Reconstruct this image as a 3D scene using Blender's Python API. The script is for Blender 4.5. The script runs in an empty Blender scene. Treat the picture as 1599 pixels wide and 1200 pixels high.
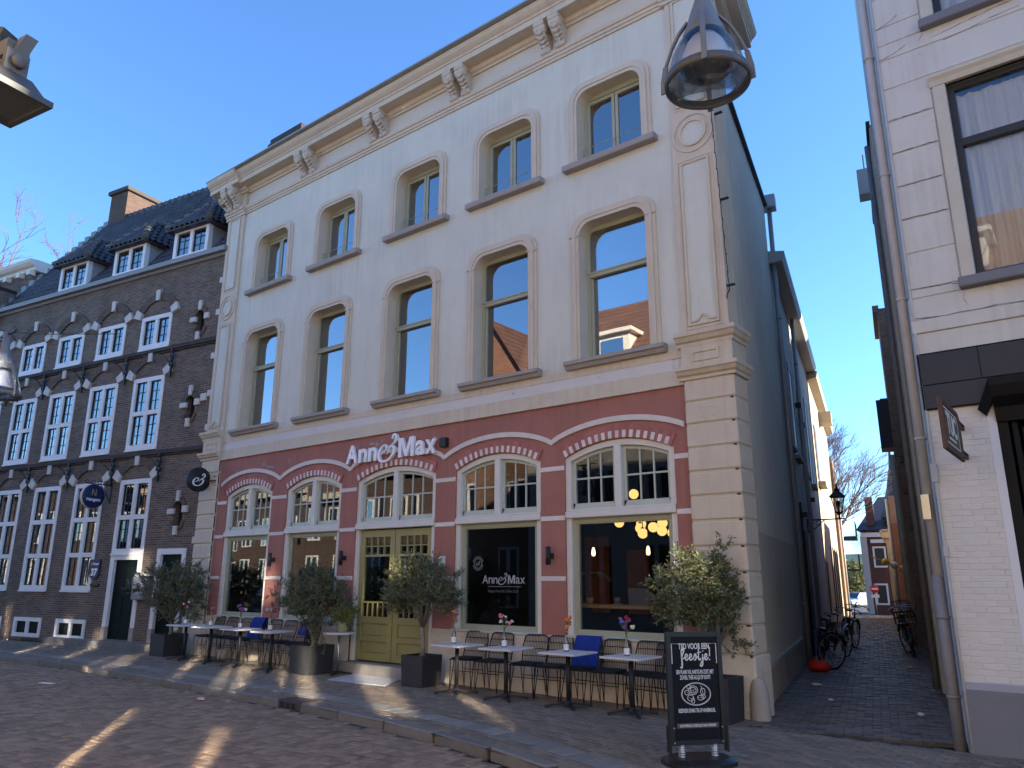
import bpy, math, random
from mathutils import Vector, Matrix
random.seed(7)
R = math.radians
scene = bpy.context.scene
COL = scene.collection

# ------------------------------------------------------------------ camera
cam_d = bpy.data.cameras.new("camera")
cam = bpy.data.objects.new("camera", cam_d)
COL.objects.link(cam)
scene.camera = cam
cam_d.sensor_width = 36.0
cam_d.lens = 36.0 * 1174.0 / 1599.0
cam_d.clip_start = 0.05
cam_d.clip_end = 3000.0
CAM = Vector((0.0, -9.97, 1.70))
yaw, pit, rol = -0.66403, 0.25336, 0.0034
Fw = Vector((math.sin(yaw) * math.cos(pit), math.cos(yaw) * math.cos(pit), math.sin(pit)))
r0 = Vector((math.cos(yaw), -math.sin(yaw), 0.0))
u0 = r0.cross(Fw)
rt = math.cos(rol) * r0 + math.sin(rol) * u0
up = -math.sin(rol) * r0 + math.cos(rol) * u0
M = Matrix(((rt.x, up.x, -Fw.x, CAM.x), (rt.y, up.y, -Fw.y, CAM.y), (rt.z, up.z, -Fw.z, CAM.z), (0, 0, 0, 1)))
cam.matrix_world = M

# ------------------------------------------------------------------ light
SUN_AZ, SUN_EL = 52.0, 21.0            # azimuth from +Y towards +X
world = bpy.data.worlds.new("World")
scene.world = world
world.use_nodes = True
wn = world.node_tree
wn.nodes.clear()
sky = wn.nodes.new("ShaderNodeTexSky")
sky.sky_type = 'NISHITA'
sky.sun_disc = False
sky.sun_elevation = R(SUN_EL)
sky.sun_rotation = R(SUN_AZ)
sky.altitude = 0.0
sky.air_density = 1.0
sky.dust_density = 0.0
sky.ozone_density = 7.5
bg = wn.nodes.new("ShaderNodeBackground")
bg.inputs['Strength'].default_value = 0.125
wo = wn.nodes.new("ShaderNodeOutputWorld")
wn.links.new(sky.outputs[0], bg.inputs['Color'])
wn.links.new(bg.outputs[0], wo.inputs['Surface'])
sun_d = bpy.data.lights.new("sun", 'SUN')
sun_d.energy = 5.0
sun_d.angle = R(0.5)
sun_d.color = (1.0, 0.84, 0.64)
sun = bpy.data.objects.new("sun", sun_d)
COL.objects.link(sun)
sdir = Vector((math.sin(R(SUN_AZ)) * math.cos(R(SUN_EL)), math.cos(R(SUN_AZ)) * math.cos(R(SUN_EL)), math.sin(R(SUN_EL))))
sun.rotation_euler = sdir.to_track_quat('Z', 'Y').to_euler()
sun.location = (20, 20, 40)
vs = scene.view_settings
vs.view_transform = 'Standard'
vs.look = 'None'
vs.exposure = 1.8
vs.gamma = 1.0
vs.use_curve_mapping = False
scene.render.engine = 'CYCLES'
cy = scene.cycles
cy.use_denoising = True
cy.max_bounces = 7
cy.diffuse_bounces = 3
cy.glossy_bounces = 4
cy.transmission_bounces = 4
cy.transparent_max_bounces = 12
cy.sample_clamp_indirect = 60.0
cy.blur_glossy = 0.0
cy.use_guiding = True
cy.guiding_training_samples = 0
cy.caustics_refractive = False

# ------------------------------------------------------------------ materials
def nodes_of(m):
    m.use_nodes = True
    return m.node_tree, m.node_tree.nodes["Principled BSDF"]

def mat(name, col, rough=0.7, var=0.12, scale=3.0, bump=0.0, bscale=60.0, metal=0.0, spec=0.35,
        rand=0.0, stain=0.0, stain_col=(0.1, 0.09, 0.08), stain_scale=(0.7, 0.7, 0.25), attr=False, stain_lo=0.55, stain_hi=0.75, rvar=0.1, streak=0.0):
    m = bpy.data.materials.new(name)
    nt, b = nodes_of(m)
    L = nt.links.new
    N = nt.nodes.new
    tc = N("ShaderNodeTexCoord")
    n1 = N("ShaderNodeTexNoise"); n1.inputs['Scale'].default_value = scale; n1.inputs['Detail'].default_value = 7
    n1.inputs['Roughness'].default_value = 0.65
    L(tc.outputs['Object'], n1.inputs['Vector'])
    mr = N("ShaderNodeMapRange"); mr.inputs[1].default_value = 0.25; mr.inputs[2].default_value = 0.75
    mr.inputs[3].default_value = 1 - var; mr.inputs[4].default_value = 1 + var
    L(n1.outputs['Fac'], mr.inputs[0])
    val = mr.outputs[0]
    if rand > 0 or attr:
        m2 = N("ShaderNodeMapRange")
        m2.inputs[3].default_value = 1 - rand; m2.inputs[4].default_value = 1 + rand
        if attr:
            at = N("ShaderNodeAttribute"); at.attribute_name = 'rnd'
            oi = N("ShaderNodeObjectInfo")
            ad = N("ShaderNodeMath"); ad.operation = 'ADD'
            L(at.outputs['Fac'], ad.inputs[0]); L(oi.outputs['Random'], ad.inputs[1])
            fr = N("ShaderNodeMath"); fr.operation = 'FRACT'
            L(ad.outputs[0], fr.inputs[0]); L(fr.outputs[0], m2.inputs[0])
        else:
            oi = N("ShaderNodeObjectInfo"); L(oi.outputs['Random'], m2.inputs[0])
        mu = N("ShaderNodeMath"); mu.operation = 'MULTIPLY'
        L(val, mu.inputs[0]); L(m2.outputs[0], mu.inputs[1]); val = mu.outputs[0]
    vm = N("ShaderNodeVectorMath"); vm.operation = 'SCALE'
    vm.inputs[0].default_value = col[:3]
    L(val, vm.inputs['Scale'])
    out = vm.outputs[0]
    if stain > 0:
        mp = N("ShaderNodeMapping"); mp.inputs['Scale'].default_value = stain_scale
        L(tc.outputs['Object'], mp.inputs['Vector'])
        n2 = N("ShaderNodeTexNoise"); n2.inputs['Scale'].default_value = 2.2; n2.inputs['Detail'].default_value = 8
        n2.inputs['Roughness'].default_value = 0.7
        L(mp.outputs[0], n2.inputs['Vector'])
        r2 = N("ShaderNodeMapRange"); r2.inputs[1].default_value = stain_lo; r2.inputs[2].default_value = stain_hi
        r2.inputs[3].default_value = 0; r2.inputs[4].default_value = stain
        L(n2.outputs['Fac'], r2.inputs[0])
        mx = N("ShaderNodeMix"); mx.data_type = 'RGBA'
        L(r2.outputs[0], mx.inputs[0]); L(out, mx.inputs[6]); mx.inputs[7].default_value = (*stain_col, 1)
        out = mx.outputs[2]
    if streak > 0:
        mp = N("ShaderNodeMapping"); mp.inputs['Scale'].default_value = (5.5, 5.5, 0.28)
        L(tc.outputs['Object'], mp.inputs['Vector'])
        n5 = N("ShaderNodeTexNoise"); n5.inputs['Scale'].default_value = 1.6; n5.inputs['Detail'].default_value = 6; n5.inputs['Roughness'].default_value = 0.6
        L(mp.outputs[0], n5.inputs['Vector'])
        n6 = N("ShaderNodeTexNoise"); n6.inputs['Scale'].default_value = 0.55; n6.inputs['Detail'].default_value = 3
        L(tc.outputs['Object'], n6.inputs['Vector'])
        mm = N("ShaderNodeMath"); mm.operation = 'MULTIPLY'; L(n5.outputs['Fac'], mm.inputs[0]); L(n6.outputs['Fac'], mm.inputs[1])
        r5 = N("ShaderNodeMapRange"); r5.inputs[1].default_value = 0.26; r5.inputs[2].default_value = 0.40; r5.inputs[3].default_value = 0; r5.inputs[4].default_value = streak
        L(mm.outputs[0], r5.inputs[0])
        mx = N("ShaderNodeMix"); mx.data_type = 'RGBA'
        L(r5.outputs[0], mx.inputs[0]); L(out, mx.inputs[6]); mx.inputs[7].default_value = (col[0] * 0.62, col[1] * 0.6, col[2] * 0.56, 1)
        out = mx.outputs[2]
    L(out, b.inputs['Base Color'])
    rr = N("ShaderNodeMapRange"); rr.inputs[3].default_value = max(0.02, rough - rvar); rr.inputs[4].default_value = min(1, rough + rvar)
    L(n1.outputs['Fac'], rr.inputs[0]); L(rr.outputs[0], b.inputs['Roughness'])
    b.inputs['Metallic'].default_value = metal
    b.inputs['Specular IOR Level'].default_value = spec
    if bump > 0:
        n3 = N("ShaderNodeTexNoise"); n3.inputs['Scale'].default_value = bscale; n3.inputs['Detail'].default_value = 5
        L(tc.outputs['Object'], n3.inputs['Vector'])
        bp = N("ShaderNodeBump"); bp.inputs['Strength'].default_value = bump; bp.inputs['Distance'].default_value = 0.02
        L(n3.outputs['Fac'], bp.inputs['Height']); L(bp.outputs[0], b.inputs['Normal'])
    return m

def brickmat(name, c1, c2, mortar, bw=0.22, bh=0.065, ms=0.008, rough=0.85, bump=0.5, plane='xz', var=0.25):
    m = bpy.data.materials.new(name)
    nt, b = nodes_of(m); L = nt.links.new; N = nt.nodes.new
    tc = N("ShaderNodeTexCoord"); sp = N("ShaderNodeSeparateXYZ"); cb = N("ShaderNodeCombineXYZ")
    L(tc.outputs['Object'], sp.inputs[0])
    # walls along local x and walls along local y share one mapping: x + y runs along either
    ad = N("ShaderNodeMath"); ad.operation = 'ADD'
    L(sp.outputs['X'], ad.inputs[0]); L(sp.outputs['Y'], ad.inputs[1])
    L(ad.outputs[0], cb.inputs[0]); L(sp.outputs['Z'], cb.inputs[1])
    br = N("ShaderNodeTexBrick")
    br.offset = 0.5
    br.inputs['Scale'].default_value = 1.0
    br.inputs['Brick Width'].default_value = bw; br.inputs['Row Height'].default_value = bh
    br.inputs['Mortar Size'].default_value = ms; br.inputs['Mortar Smooth'].default_value = 0.2
    br.inputs['Color1'].default_value = (*c1, 1); br.inputs['Color2'].default_value = (*c2, 1)
    br.inputs['Mortar'].default_value = (*mortar, 1); br.inputs['Bias'].default_value = -0.1
    nz = N("ShaderNodeTexNoise"); nz.inputs['Scale'].default_value = 1.3; nz.inputs['Detail'].default_value = 9; nz.inputs['Roughness'].default_value = 0.75
    # wobble the courses a little so that joints are not ruled lines
    nw = N("ShaderNodeTexNoise"); nw.inputs['Scale'].default_value = 4.0
    L(tc.outputs['Object'], nw.inputs['Vector'])
    vs_ = N("ShaderNodeVectorMath"); vs_.operation = 'SCALE'; vs_.inputs['Scale'].default_value = 0.018
    L(nw.outputs['Color'], vs_.inputs[0])
    va = N("ShaderNodeVectorMath"); va.operation = 'ADD'
    L(cb.outputs[0], va.inputs[0]); L(vs_.outputs[0], va.inputs[1])
    L(va.outputs[0], br.inputs['Vector']); L(tc.outputs['Object'], nz.inputs['Vector'])
    mr = N("ShaderNodeMapRange"); mr.inputs[1].default_value = 0.25; mr.inputs[2].default_value = 0.75
    mr.inputs[3].default_value = 1 - var; mr.inputs[4].default_value = 1 + var
    L(nz.outputs['Fac'], mr.inputs[0])
    vm = N("ShaderNodeVectorMath"); vm.operation = 'SCALE'
    L(br.outputs['Color'], vm.inputs[0]); L(mr.outputs[0], vm.inputs['Scale'])
    L(vm.outputs[0], b.inputs['Base Color'])
    b.inputs['Roughness'].default_value = rough
    b.inputs['Specular IOR Level'].default_value = 0.3
    n4 = N("ShaderNodeTexNoise"); n4.inputs['Scale'].default_value = 45; n4.inputs['Detail'].default_value = 4
    L(tc.outputs['Object'], n4.inputs['Vector'])
    ma = N("ShaderNodeMath"); ma.operation = 'MULTIPLY_ADD'; ma.inputs[1].default_value = -1.0
    L(br.outputs['Fac'], ma.inputs[0]); L(n4.outputs['Fac'], ma.inputs[2])
    bp = N("ShaderNodeBump"); bp.inputs['Strength'].default_value = bump; bp.inputs['Distance'].default_value = 0.015
    L(ma.outputs[0], bp.inputs['Height']); L(bp.outputs[0], b.inputs['Normal'])
    return m

def glassmat(name, tint=(0.75, 0.8, 0.8), boost=1.8, base=0.06, rough=0.0, wav=0.0):
    m = bpy.data.materials.new(name); m.use_nodes = True
    nt = m.node_tree; nt.nodes.clear(); N = nt.nodes.new; L = nt.links.new
    out = N("ShaderNodeOutputMaterial"); mx = N("ShaderNodeMixShader")
    tr = N("ShaderNodeBsdfTransparent"); tr.inputs[0].default_value = (*tint, 1)
    gl = N("ShaderNodeBsdfGlossy"); gl.inputs['Roughness'].default_value = rough
    fr = N("ShaderNodeFresnel"); fr.inputs['IOR'].default_value = 1.5
    ma = N("ShaderNodeMath"); ma.operation = 'MULTIPLY_ADD'; ma.use_clamp = True
    ma.inputs[1].default_value = boost; ma.inputs[2].default_value = base
    L(fr.outputs[0], ma.inputs[0]); L(ma.outputs[0], mx.inputs[0])
    L(tr.outputs[0], mx.inputs[1]); L(gl.outputs[0], mx.inputs[2]); L(mx.outputs[0], out.inputs[0])
    if wav > 0:
        tc = N("ShaderNodeTexCoord"); n = N("ShaderNodeTexNoise"); n.inputs['Scale'].default_value = 1.6; n.inputs['Detail'].default_value = 1
        L(tc.outputs['Object'], n.inputs['Vector'])
        bp = N("ShaderNodeBump"); bp.inputs['Strength'].default_value = wav; bp.inputs['Distance'].default_value = 0.02
        L(n.outputs['Fac'], bp.inputs['Height']); L(bp.outputs[0], gl.inputs['Normal'])
    return m

def emat(name, col, strength):
    m = bpy.data.materials.new(name); m.use_nodes = True
    nt = m.node_tree; nt.nodes.clear()
    out = nt.nodes.new("ShaderNodeOutputMaterial"); e = nt.nodes.new("ShaderNodeEmission")
    e.inputs[0].default_value = (*col, 1); e.inputs[1].default_value = strength
    nt.links.new(e.outputs[0], out.inputs[0])
    return m

# ------------------------------------------------------------------ mesh helper
class MB:
    def __init__(s):
        s.v = []; s.f = []; s.sm = []; s.rnd = None
    def add(s, vs, fs, smooth=False):
        o = len(s.v); s.v += [tuple(p) for p in vs]
        for f in fs:
            s.f.append(tuple(i + o for i in f)); s.sm.append(smooth)
        return s
    def quad(s, a, b, c, d): return s.add([a, b, c, d], [(0, 1, 2, 3)])
    def box(s, x0, x1, y0, y1, z0, z1):
        return s.add([(x0, y0, z0), (x1, y0, z0), (x1, y1, z0), (x0, y1, z0), (x0, y0, z1), (x1, y0, z1), (x1, y1, z1), (x0, y1, z1)],
                     [(0, 3, 2, 1), (4, 5, 6, 7), (0, 1, 5, 4), (1, 2, 6, 5), (2, 3, 7, 6), (3, 0, 4, 7)])
    def cbox(s, x0, x1, y0, y1, z0, z1, c=0.01):
        """box with all edges chamfered"""
        vs = []; X = (x0, x1); Y = (y0, y1); Z = (z0, z1); idx = {}
        for i in (0, 1):
            for j in (0, 1):
                for k in (0, 1):
                    sx = 1 - 2 * i; sy = 1 - 2 * j; sz = 1 - 2 * k
                    for a in range(3):
                        p = [X[i] + sx * c, Y[j] + sy * c, Z[k] + sz * c]
                        p[a] = (X[i], Y[j], Z[k])[a]
                        idx[(i, j, k, a)] = len(vs); vs.append(tuple(p))
        fs = []
        def q(l, flip): fs.append(tuple(l[::-1]) if flip else tuple(l))
        for i in (0, 1):
            q([idx[(i, 0, 0, 0)], idx[(i, 1, 0, 0)], idx[(i, 1, 1, 0)], idx[(i, 0, 1, 0)]], i == 0)
            q([idx[(0, i, 0, 1)], idx[(0, i, 1, 1)], idx[(1, i, 1, 1)], idx[(1, i, 0, 1)]], i == 0)
            q([idx[(0, 0, i, 2)], idx[(1, 0, i, 2)], idx[(1, 1, i, 2)], idx[(0, 1, i, 2)]], i == 0)
        for i in (0, 1):
            for j in (0, 1):
                q([idx[(i, j, 0, 0)], idx[(i, j, 0, 1)], idx[(i, j, 1, 1)], idx[(i, j, 1, 0)]], (i + j) % 2 == 1)
                q([idx[(i, 0, j, 0)], idx[(i, 0, j, 2)], idx[(i, 1, j, 2)], idx[(i, 1, j, 0)]], (i + j) % 2 == 0)
                q([idx[(0, i, j, 1)], idx[(0, i, j, 2)], idx[(1, i, j, 2)], idx[(1, i, j, 1)]], (i + j) % 2 == 1)
        for i in (0, 1):
            for j in (0, 1):
                for k in (0, 1):
                    q([idx[(i, j, k, 0)], idx[(i, j, k, 1)], idx[(i, j, k, 2)]], (i + j + k) % 2 == 0)
        return s.add(vs, fs)
    def prism(s, poly, y0, y1):
        """closed polygon in (x, z) extruded along y"""
        n = len(poly)
        a = sum(poly[i][0] * poly[(i + 1) % n][1] - poly[(i + 1) % n][0] * poly[i][1] for i in range(n))
        if a < 0: poly = poly[::-1]
        vs = [(p[0], y0, p[1]) for p in poly] + [(p[0], y1, p[1]) for p in poly]
        fs = [tuple(range(n)), tuple(range(2 * n - 1, n - 1, -1))]
        fs += [(i, n + i, n + (i + 1) % n, (i + 1) % n) for i in range(n)]
        return s.add(vs, fs)
    def extrude_x(s, poly, x0, x1):
        """closed polygon in (y, z) extruded along x"""
        n = len(poly)
        a = sum(poly[i][0] * poly[(i + 1) % n][1] - poly[(i + 1) % n][0] * poly[i][1] for i in range(n))
        if a < 0: poly = poly[::-1]
        vs = [(x0, p[0], p[1]) for p in poly] + [(x1, p[0], p[1]) for p in poly]
        fs = [tuple(range(n - 1, -1, -1)), tuple(range(n, 2 * n))]
        fs += [(i, (i + 1) % n, n + (i + 1) % n, n + i) for i in range(n)]
        return s.add(vs, fs)
    def ring(s, outer, inner, y0, y1, back=True):
        """band between two matching open/closed outlines in (x, z), extruded y0 (front) to y1"""
        n = len(outer)
        vs = [(p[0], y0, p[1]) for p in outer] + [(p[0], y0, p[1]) for p in inner] + [(p[0], y1, p[1]) for p in outer] + [(p[0], y1, p[1]) for p in inner]
        fs = []
        for i in range(n - 1):
            j = i + 1
            fs += [(i, j, n + j, n + i), (i, 2 * n + i, 2 * n + j, j), (n + i, n + j, 3 * n + j, 3 * n + i)]
            if back: fs.append((2 * n + i, 3 * n + i, 3 * n + j, 2 * n + j))
        fs += [(0, n, 3 * n, 2 * n), (n - 1, 3 * n - 1, 4 * n - 1, 2 * n - 1)]
        return s.add(vs, fs)
    def tube(s, pts, r, n=6, closed=False, smooth=True, caps=True):
        pts = [Vector(p) for p in pts]; m = len(pts)
        rs = r if isinstance(r, (list, tuple)) else [r] * m
        vs = []; prev = None
        for i, p in enumerate(pts):
            if closed: t = pts[(i + 1) % m] - pts[i - 1]
            else: t = pts[min(i + 1, m - 1)] - pts[max(i - 1, 0)]
            if t.length < 1e-9: t = Vector((0, 0, 1))
            t.normalize()
            if prev is None:
                a = Vector((0, 0, 1)) if abs(t.z) < 0.9 else Vector((1, 0, 0))
                u = t.cross(a).normalized()
            else:
                u = prev - t * prev.dot(t)
                if u.length < 1e-6: u = t.orthogonal()
                u.normalize()
            prev = u; w = t.cross(u)
            for k in range(n):
                a = 2 * math.pi * k / n
                vs.append(p + rs[i] * (math.cos(a) * u + math.sin(a) * w))
        fs = []
        for i in range(m if closed else m - 1):
            j = (i + 1) % m
            for k in range(n):
                l = (k + 1) % n
                fs.append((i * n + k, i * n + l, j * n + l, j * n + k))
        s.add(vs, fs, smooth)
        if caps and not closed:
            o = len(s.v) - m * n
            s.f.append(tuple(o + k for k in range(n - 1, -1, -1))); s.sm.append(False)
            s.f.append(tuple(o + (m - 1) * n + k for k in range(n))); s.sm.append(False)
        return s
    def lathe(s, prof, c=(0, 0, 0), n=20, smooth=True, ax='z'):
        vs = []
        for r, z in prof:
            for k in range(n):
                a = 2 * math.pi * k / n
                if ax == 'z': vs.append((c[0] + r * math.cos(a), c[1] + r * math.sin(a), c[2] + z))
                elif ax == 'y': vs.append((c[0] + r * math.cos(a), c[1] + z, c[2] + r * math.sin(a)))
                else: vs.append((c[0] + z, c[1] + r * math.cos(a), c[2] + r * math.sin(a)))
        fs = []
        for i in range(len(prof) - 1):
            for k in range(n):
                l = (k + 1) % n
                f = (i * n + k, i * n + l, (i + 1) * n + l, (i + 1) * n + k)
                fs.append(f if ax != 'y' else f[::-1])
        s.add(vs, fs, smooth)
        return s
    def ball(s, c, r, n=8, m=6, sq=(1, 1, 1)):
        prof = [(max(1e-4, r * math.sin(math.pi * i / m)), -r * math.cos(math.pi * i / m)) for i in range(m + 1)]
        o = len(s.v); s.lathe(prof, (0, 0, 0), n)
        for i in range(o, len(s.v)):
            p = s.v[i]; s.v[i] = (c[0] + p[0] * sq[0], c[1] + p[1] * sq[1], c[2] + p[2] * sq[2])
        return s
    def rod(s, a, b, w, h=None, n=None):
        """square bar from a to b"""
        h = h or w
        a = Vector(a); b = Vector(b); t = (b - a).normalized()
        q = Vector((0, 0, 1)) if abs(t.z) < 0.95 else Vector((0, 1, 0))
        u = t.cross(q).normalized() * (w / 2); v = u.cross(t).normalized() * (h / 2)
        vs = [a - u - v, a + u - v, a + u + v, a - u + v, b - u - v, b + u - v, b + u + v, b - u + v]
        return s.add(vs, [(0, 1, 2, 3), (7, 6, 5, 4), (0, 4, 5, 1), (1, 5, 6, 2), (2, 6, 7, 3), (3, 7, 4, 0)])
    def xf(s, m):
        s.v = [tuple(m @ Vector(p)) for p in s.v]; return s
    def mesh(s, name):
        me = bpy.data.meshes.new(name)
        me.from_pydata(s.v, [], s.f)
        if any(s.sm): me.polygons.foreach_set("use_smooth", s.sm)
        if s.rnd is not None:
            at = me.attributes.new('rnd', 'FLOAT', 'FACE'); at.data.foreach_set('value', s.rnd)
        me.update()
        return me
    def build(s, name, material, parent=None, label=None, kind=None):
        me = s.mesh(name); me.materials.append(material)
        o = bpy.data.objects.new(name, me); COL.objects.link(o)
        if parent: o.parent = parent
        if label: o['label'] = label
        if kind: o['kind'] = kind
        return o

def place(me, name, parent=None, loc=(0, 0, 0), rz=0.0, scale=None, rot=None):
    o = bpy.data.objects.new(name, me); COL.objects.link(o)
    if parent: o.parent = parent
    o.location = loc; o.rotation_euler = rot if rot else (0, 0, rz)
    if scale: o.scale = scale
    return o

def thing(name, label, cat, loc=(0, 0, 0), rz=0.0, group=None):
    o = bpy.data.objects.new(name, None); COL.objects.link(o)
    o.empty_display_size = 0.2
    o.location = loc; o.rotation_euler = (0, 0, rz)
    o['label'] = label; o['category'] = cat
    if group: o['group'] = group
    return o

def tag(o, label, cat, group=None):
    o['label'] = label; o['category'] = cat
    if group: o['group'] = group
    return o

def dup(root, loc, rz, label, group=None):
    def cp(o, par):
        c = o.copy(); COL.objects.link(c)
        if par: c.parent = par
        for ch in list(o.children): cp(ch, c)
        return c
    r = cp(root, None)
    r.location = loc; r.rotation_euler = (0, 0, rz); r['label'] = label
    if group: r['group'] = group
    return r

def arcpts(c, r, a0, a1, n):
    return [(c[0] + r * math.cos(R(a0 + (a1 - a0) * i / n)), c[1] + r * math.sin(R(a0 + (a1 - a0) * i / n))) for i in range(n + 1)]

def wall_grid(mb, x0, x1, z0, z1, holes, y, depth=0.0):
    """front face of a wall at y with rectangular holes (x0,x1,z0,z1); depth = reveal going inward (+y)"""
    xs = sorted({x0, x1, *[h[0] for h in holes], *[h[1] for h in holes]}); xs = [x for x in xs if x0 <= x <= x1]
    zs = sorted({z0, z1, *[h[2] for h in holes], *[h[3] for h in holes]}); zs = [z for z in zs if z0 <= z <= z1]
    for i in range(len(xs) - 1):
        for j in range(len(zs) - 1):
            cx = (xs[i] + xs[i + 1]) / 2; cz = (zs[j] + zs[j + 1]) / 2
            if any(h[0] < cx < h[1] and h[2] < cz < h[3] for h in holes): continue
            mb.quad((xs[i], y, zs[j]), (xs[i + 1], y, zs[j]), (xs[i + 1], y, zs[j + 1]), (xs[i], y, zs[j + 1]))
    if depth:
        for h in holes:
            a, b, c, d = h
            mb.quad((a, y, c), (a, y, d), (a, y + depth, d), (a, y + depth, c))
            mb.quad((b, y, d), (b, y, c), (b, y + depth, c), (b, y + depth, d))
            mb.quad((a, y, d), (b, y, d), (b, y + depth, d), (a, y + depth, d))
            mb.quad((b, y, c), (a, y, c), (a, y + depth, c), (b, y + depth, c))
    return mb

def text_mesh(s, size, bold=0.0, extrude=0.0, align='CENTER', spacing=1.0, shear=0.0, xs=1.0):
    """flat lettering as a mesh in the local xz plane, facing -y"""
    cu = bpy.data.curves.new("lettering", 'FONT'); cu.body = s; cu.size = size; cu.offset = bold
    cu.extrude = extrude; cu.align_x = align; cu.space_character = spacing; cu.shear = shear; cu.resolution_u = 4
    ob = bpy.data.objects.new("lettering", cu); COL.objects.link(ob)
    dg = bpy.context.evaluated_depsgraph_get()
    me = bpy.data.meshes.new_from_object(ob.evaluated_get(dg))
    bpy.data.objects.remove(ob); bpy.data.curves.remove(cu)
    me.transform(Matrix.Diagonal((xs, 1, 1, 1)))
    me.transform(Matrix.Rotation(R(90), 4, 'X'))
    me.materials.clear()
    return me

def ribbon(pts, ws):
    """tapered stroke: outline polygon strips in (x, z)"""
    out = []
    n = len(pts)
    for i in range(n):
        a = Vector(pts[max(0, i - 1)]); b = Vector(pts[min(n - 1, i + 1)])
        t = (b - a).normalized(); nn = Vector((-t.y, t.x))
        p = Vector(pts[i]); w = ws[i] / 2
        out.append((p + nn * w, p - nn * w))
    return out

def smooth_path(pts, ws, k=5):
    """Catmull-Rom through pts with widths"""
    P = [Vector((p[0], p[1], w)) for p, w in zip(pts, ws)]; res = []
    for i in range(len(P) - 1):
        p0 = P[max(0, i - 1)]; p1 = P[i]; p2 = P[i + 1]; p3 = P[min(len(P) - 1, i + 2)]
        for j in range(k):
            t = j / k
            res.append(0.5 * ((2 * p1) + (-p0 + p2) * t + (2 * p0 - 5 * p1 + 4 * p2 - p3) * t * t + (-p0 + 3 * p1 - 3 * p2 + p3) * t ** 3))
    res.append(P[-1])
    return [(p.x, p.y) for p in res], [p.z for p in res]

def stroke(mb, pts, ws, y0, y1, k=5):
    p, w = smooth_path(pts, ws, k)
    rb = ribbon(p, w)
    mb.ring([tuple(a) for a, b in rb], [tuple(b) for a, b in rb], y0, y1)
    return mb

def ampersand(mb, x, z, s, y0, y1):
    """curly ampersand, s = overall height, (x, z) = lower left"""
    def tr(l): return [(x + (px - 295) / 375 * s * 0.87, z + (765 - pz) / 375 * s) for px, pz in l]
    k = s / 375
    e = [(368, 648), (430, 632), (482, 590), (488, 548), (445, 532), (385, 555), (335, 605), (318, 660), (335, 712), (385, 745), (455, 752), (540, 735), (612, 690), (655, 635), (655, 585), (618, 560), (575, 565), (545, 592), (530, 638)]
    ew = [10, 16, 26, 30, 18, 22, 40, 48, 46, 34, 26, 26, 34, 44, 44, 30, 16, 14, 12]
    stroke(mb, tr(e), [w * k for w in ew], y0, y1)
    h = [(548, 575), (590, 548), (650, 522), (695, 482), (702, 440), (675, 408), (635, 412), (618, 440), (632, 462)]
    hw = [8, 12, 20, 36, 40, 30, 24, 28, 34]
    stroke(mb, tr(h), [w * k for w in hw], y0 - 0.001, y1)
    return mb

def in_view(p, mx=0.03):
    v = Vector(p) - CAM; d = v.dot(Fw)
    if d < 0.1: return False
    x = v.dot(rt) / d * 1174 / 1599; z = v.dot(up) / d * 1174 / 1599
    return abs(x) < 0.5 + mx and abs(z) < 0.375 + mx

# ================================================================== SETTING: ground, road, pavement, kerb, alley paving
M_road = mat("clinker_road", (0.25, 0.178, 0.122), 0.72, 0.18, 6.0, bump=0.35, bscale=90, attr=True, rand=0.28, stain=0.35, stain_col=(0.05, 0.045, 0.045), stain_scale=(0.35, 0.35, 0.35))
M_pave = mat("clinker_pavement", (0.185, 0.152, 0.115), 0.75, 0.18, 6.0, bump=0.35, bscale=90, attr=True, rand=0.22, stain=0.4, stain_col=(0.05, 0.047, 0.045), stain_scale=(0.5, 0.5, 0.5))
M_tile = mat("grey_paving_tile", (0.22, 0.212, 0.19), 0.8, 0.15, 5.0, bump=0.3, bscale=70, attr=True, rand=0.2, stain=0.3, stain_col=(0.07, 0.07, 0.07))
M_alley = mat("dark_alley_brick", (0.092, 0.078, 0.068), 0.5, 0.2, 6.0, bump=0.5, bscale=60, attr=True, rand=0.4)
M_sand = mat("joint_sand", (0.052, 0.045, 0.04), 0.95, 0.25, 20.0, bump=0.4)
M_kerb = mat("kerb_granite", (0.17, 0.16, 0.145), 0.75, 0.2, 8.0, bump=0.35, bscale=120, rand=0.12, stain=0.5, stain_col=(0.07, 0.065, 0.06))
M_earth = mat("street_ground", (0.07, 0.065, 0.06), 0.95, 0.2, 0.3)

KP = [(-60, -10.5), (-40, -6.8), (-30, -4.7), (-24, -3.6), (-20, -3.0), (-16.4, -2.72), (-13.4, -2.76), (-10.4, -2.83), (-8.8, -2.92), (-7.4, -3.06), (-6.1, -3.27), (-5, -3.54), (-3.8, -4.0), (-2, -4.6), (8, -6.5), (30, -8)]
def kerb_y(x):
    for (a, b), (c, d) in zip(KP, KP[1:]):
        if x <= c:
            t = (x - a) / (c - a); return b + (d - b) * t
    return KP[-1][1]
def alley_t(x, y): return (x + 3.84) * -0.224 + y * 0.975
def gz(x, y):
    t = alley_t(x, y)
    return -max(0.0, min(t, 110) - 30) * 0.0227
gm = MB()
XS = [-900, -300, -120, -80, -60, -50, -45, -40, -35, -30, -25, -20, -15, -10, -5, 0, 5, 10, 30, 120, 400, 900]
YS = [-900, -300, -100, -40, -20, -10, 0, 10, 20, 30, 35, 40, 50, 60, 70, 80, 90, 100, 115, 130, 200, 400, 900]
vid = [[(x, y, gz(x, y) - 0.22) for y in YS] for x in XS]
for i in range(len(XS) - 1):
    for j in range(len(YS) - 1):
        gm.quad(vid[i][j], vid[i + 1][j], vid[i + 1][j + 1], vid[i][j + 1])
gm.build("ground", M_earth, kind="structure")

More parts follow.
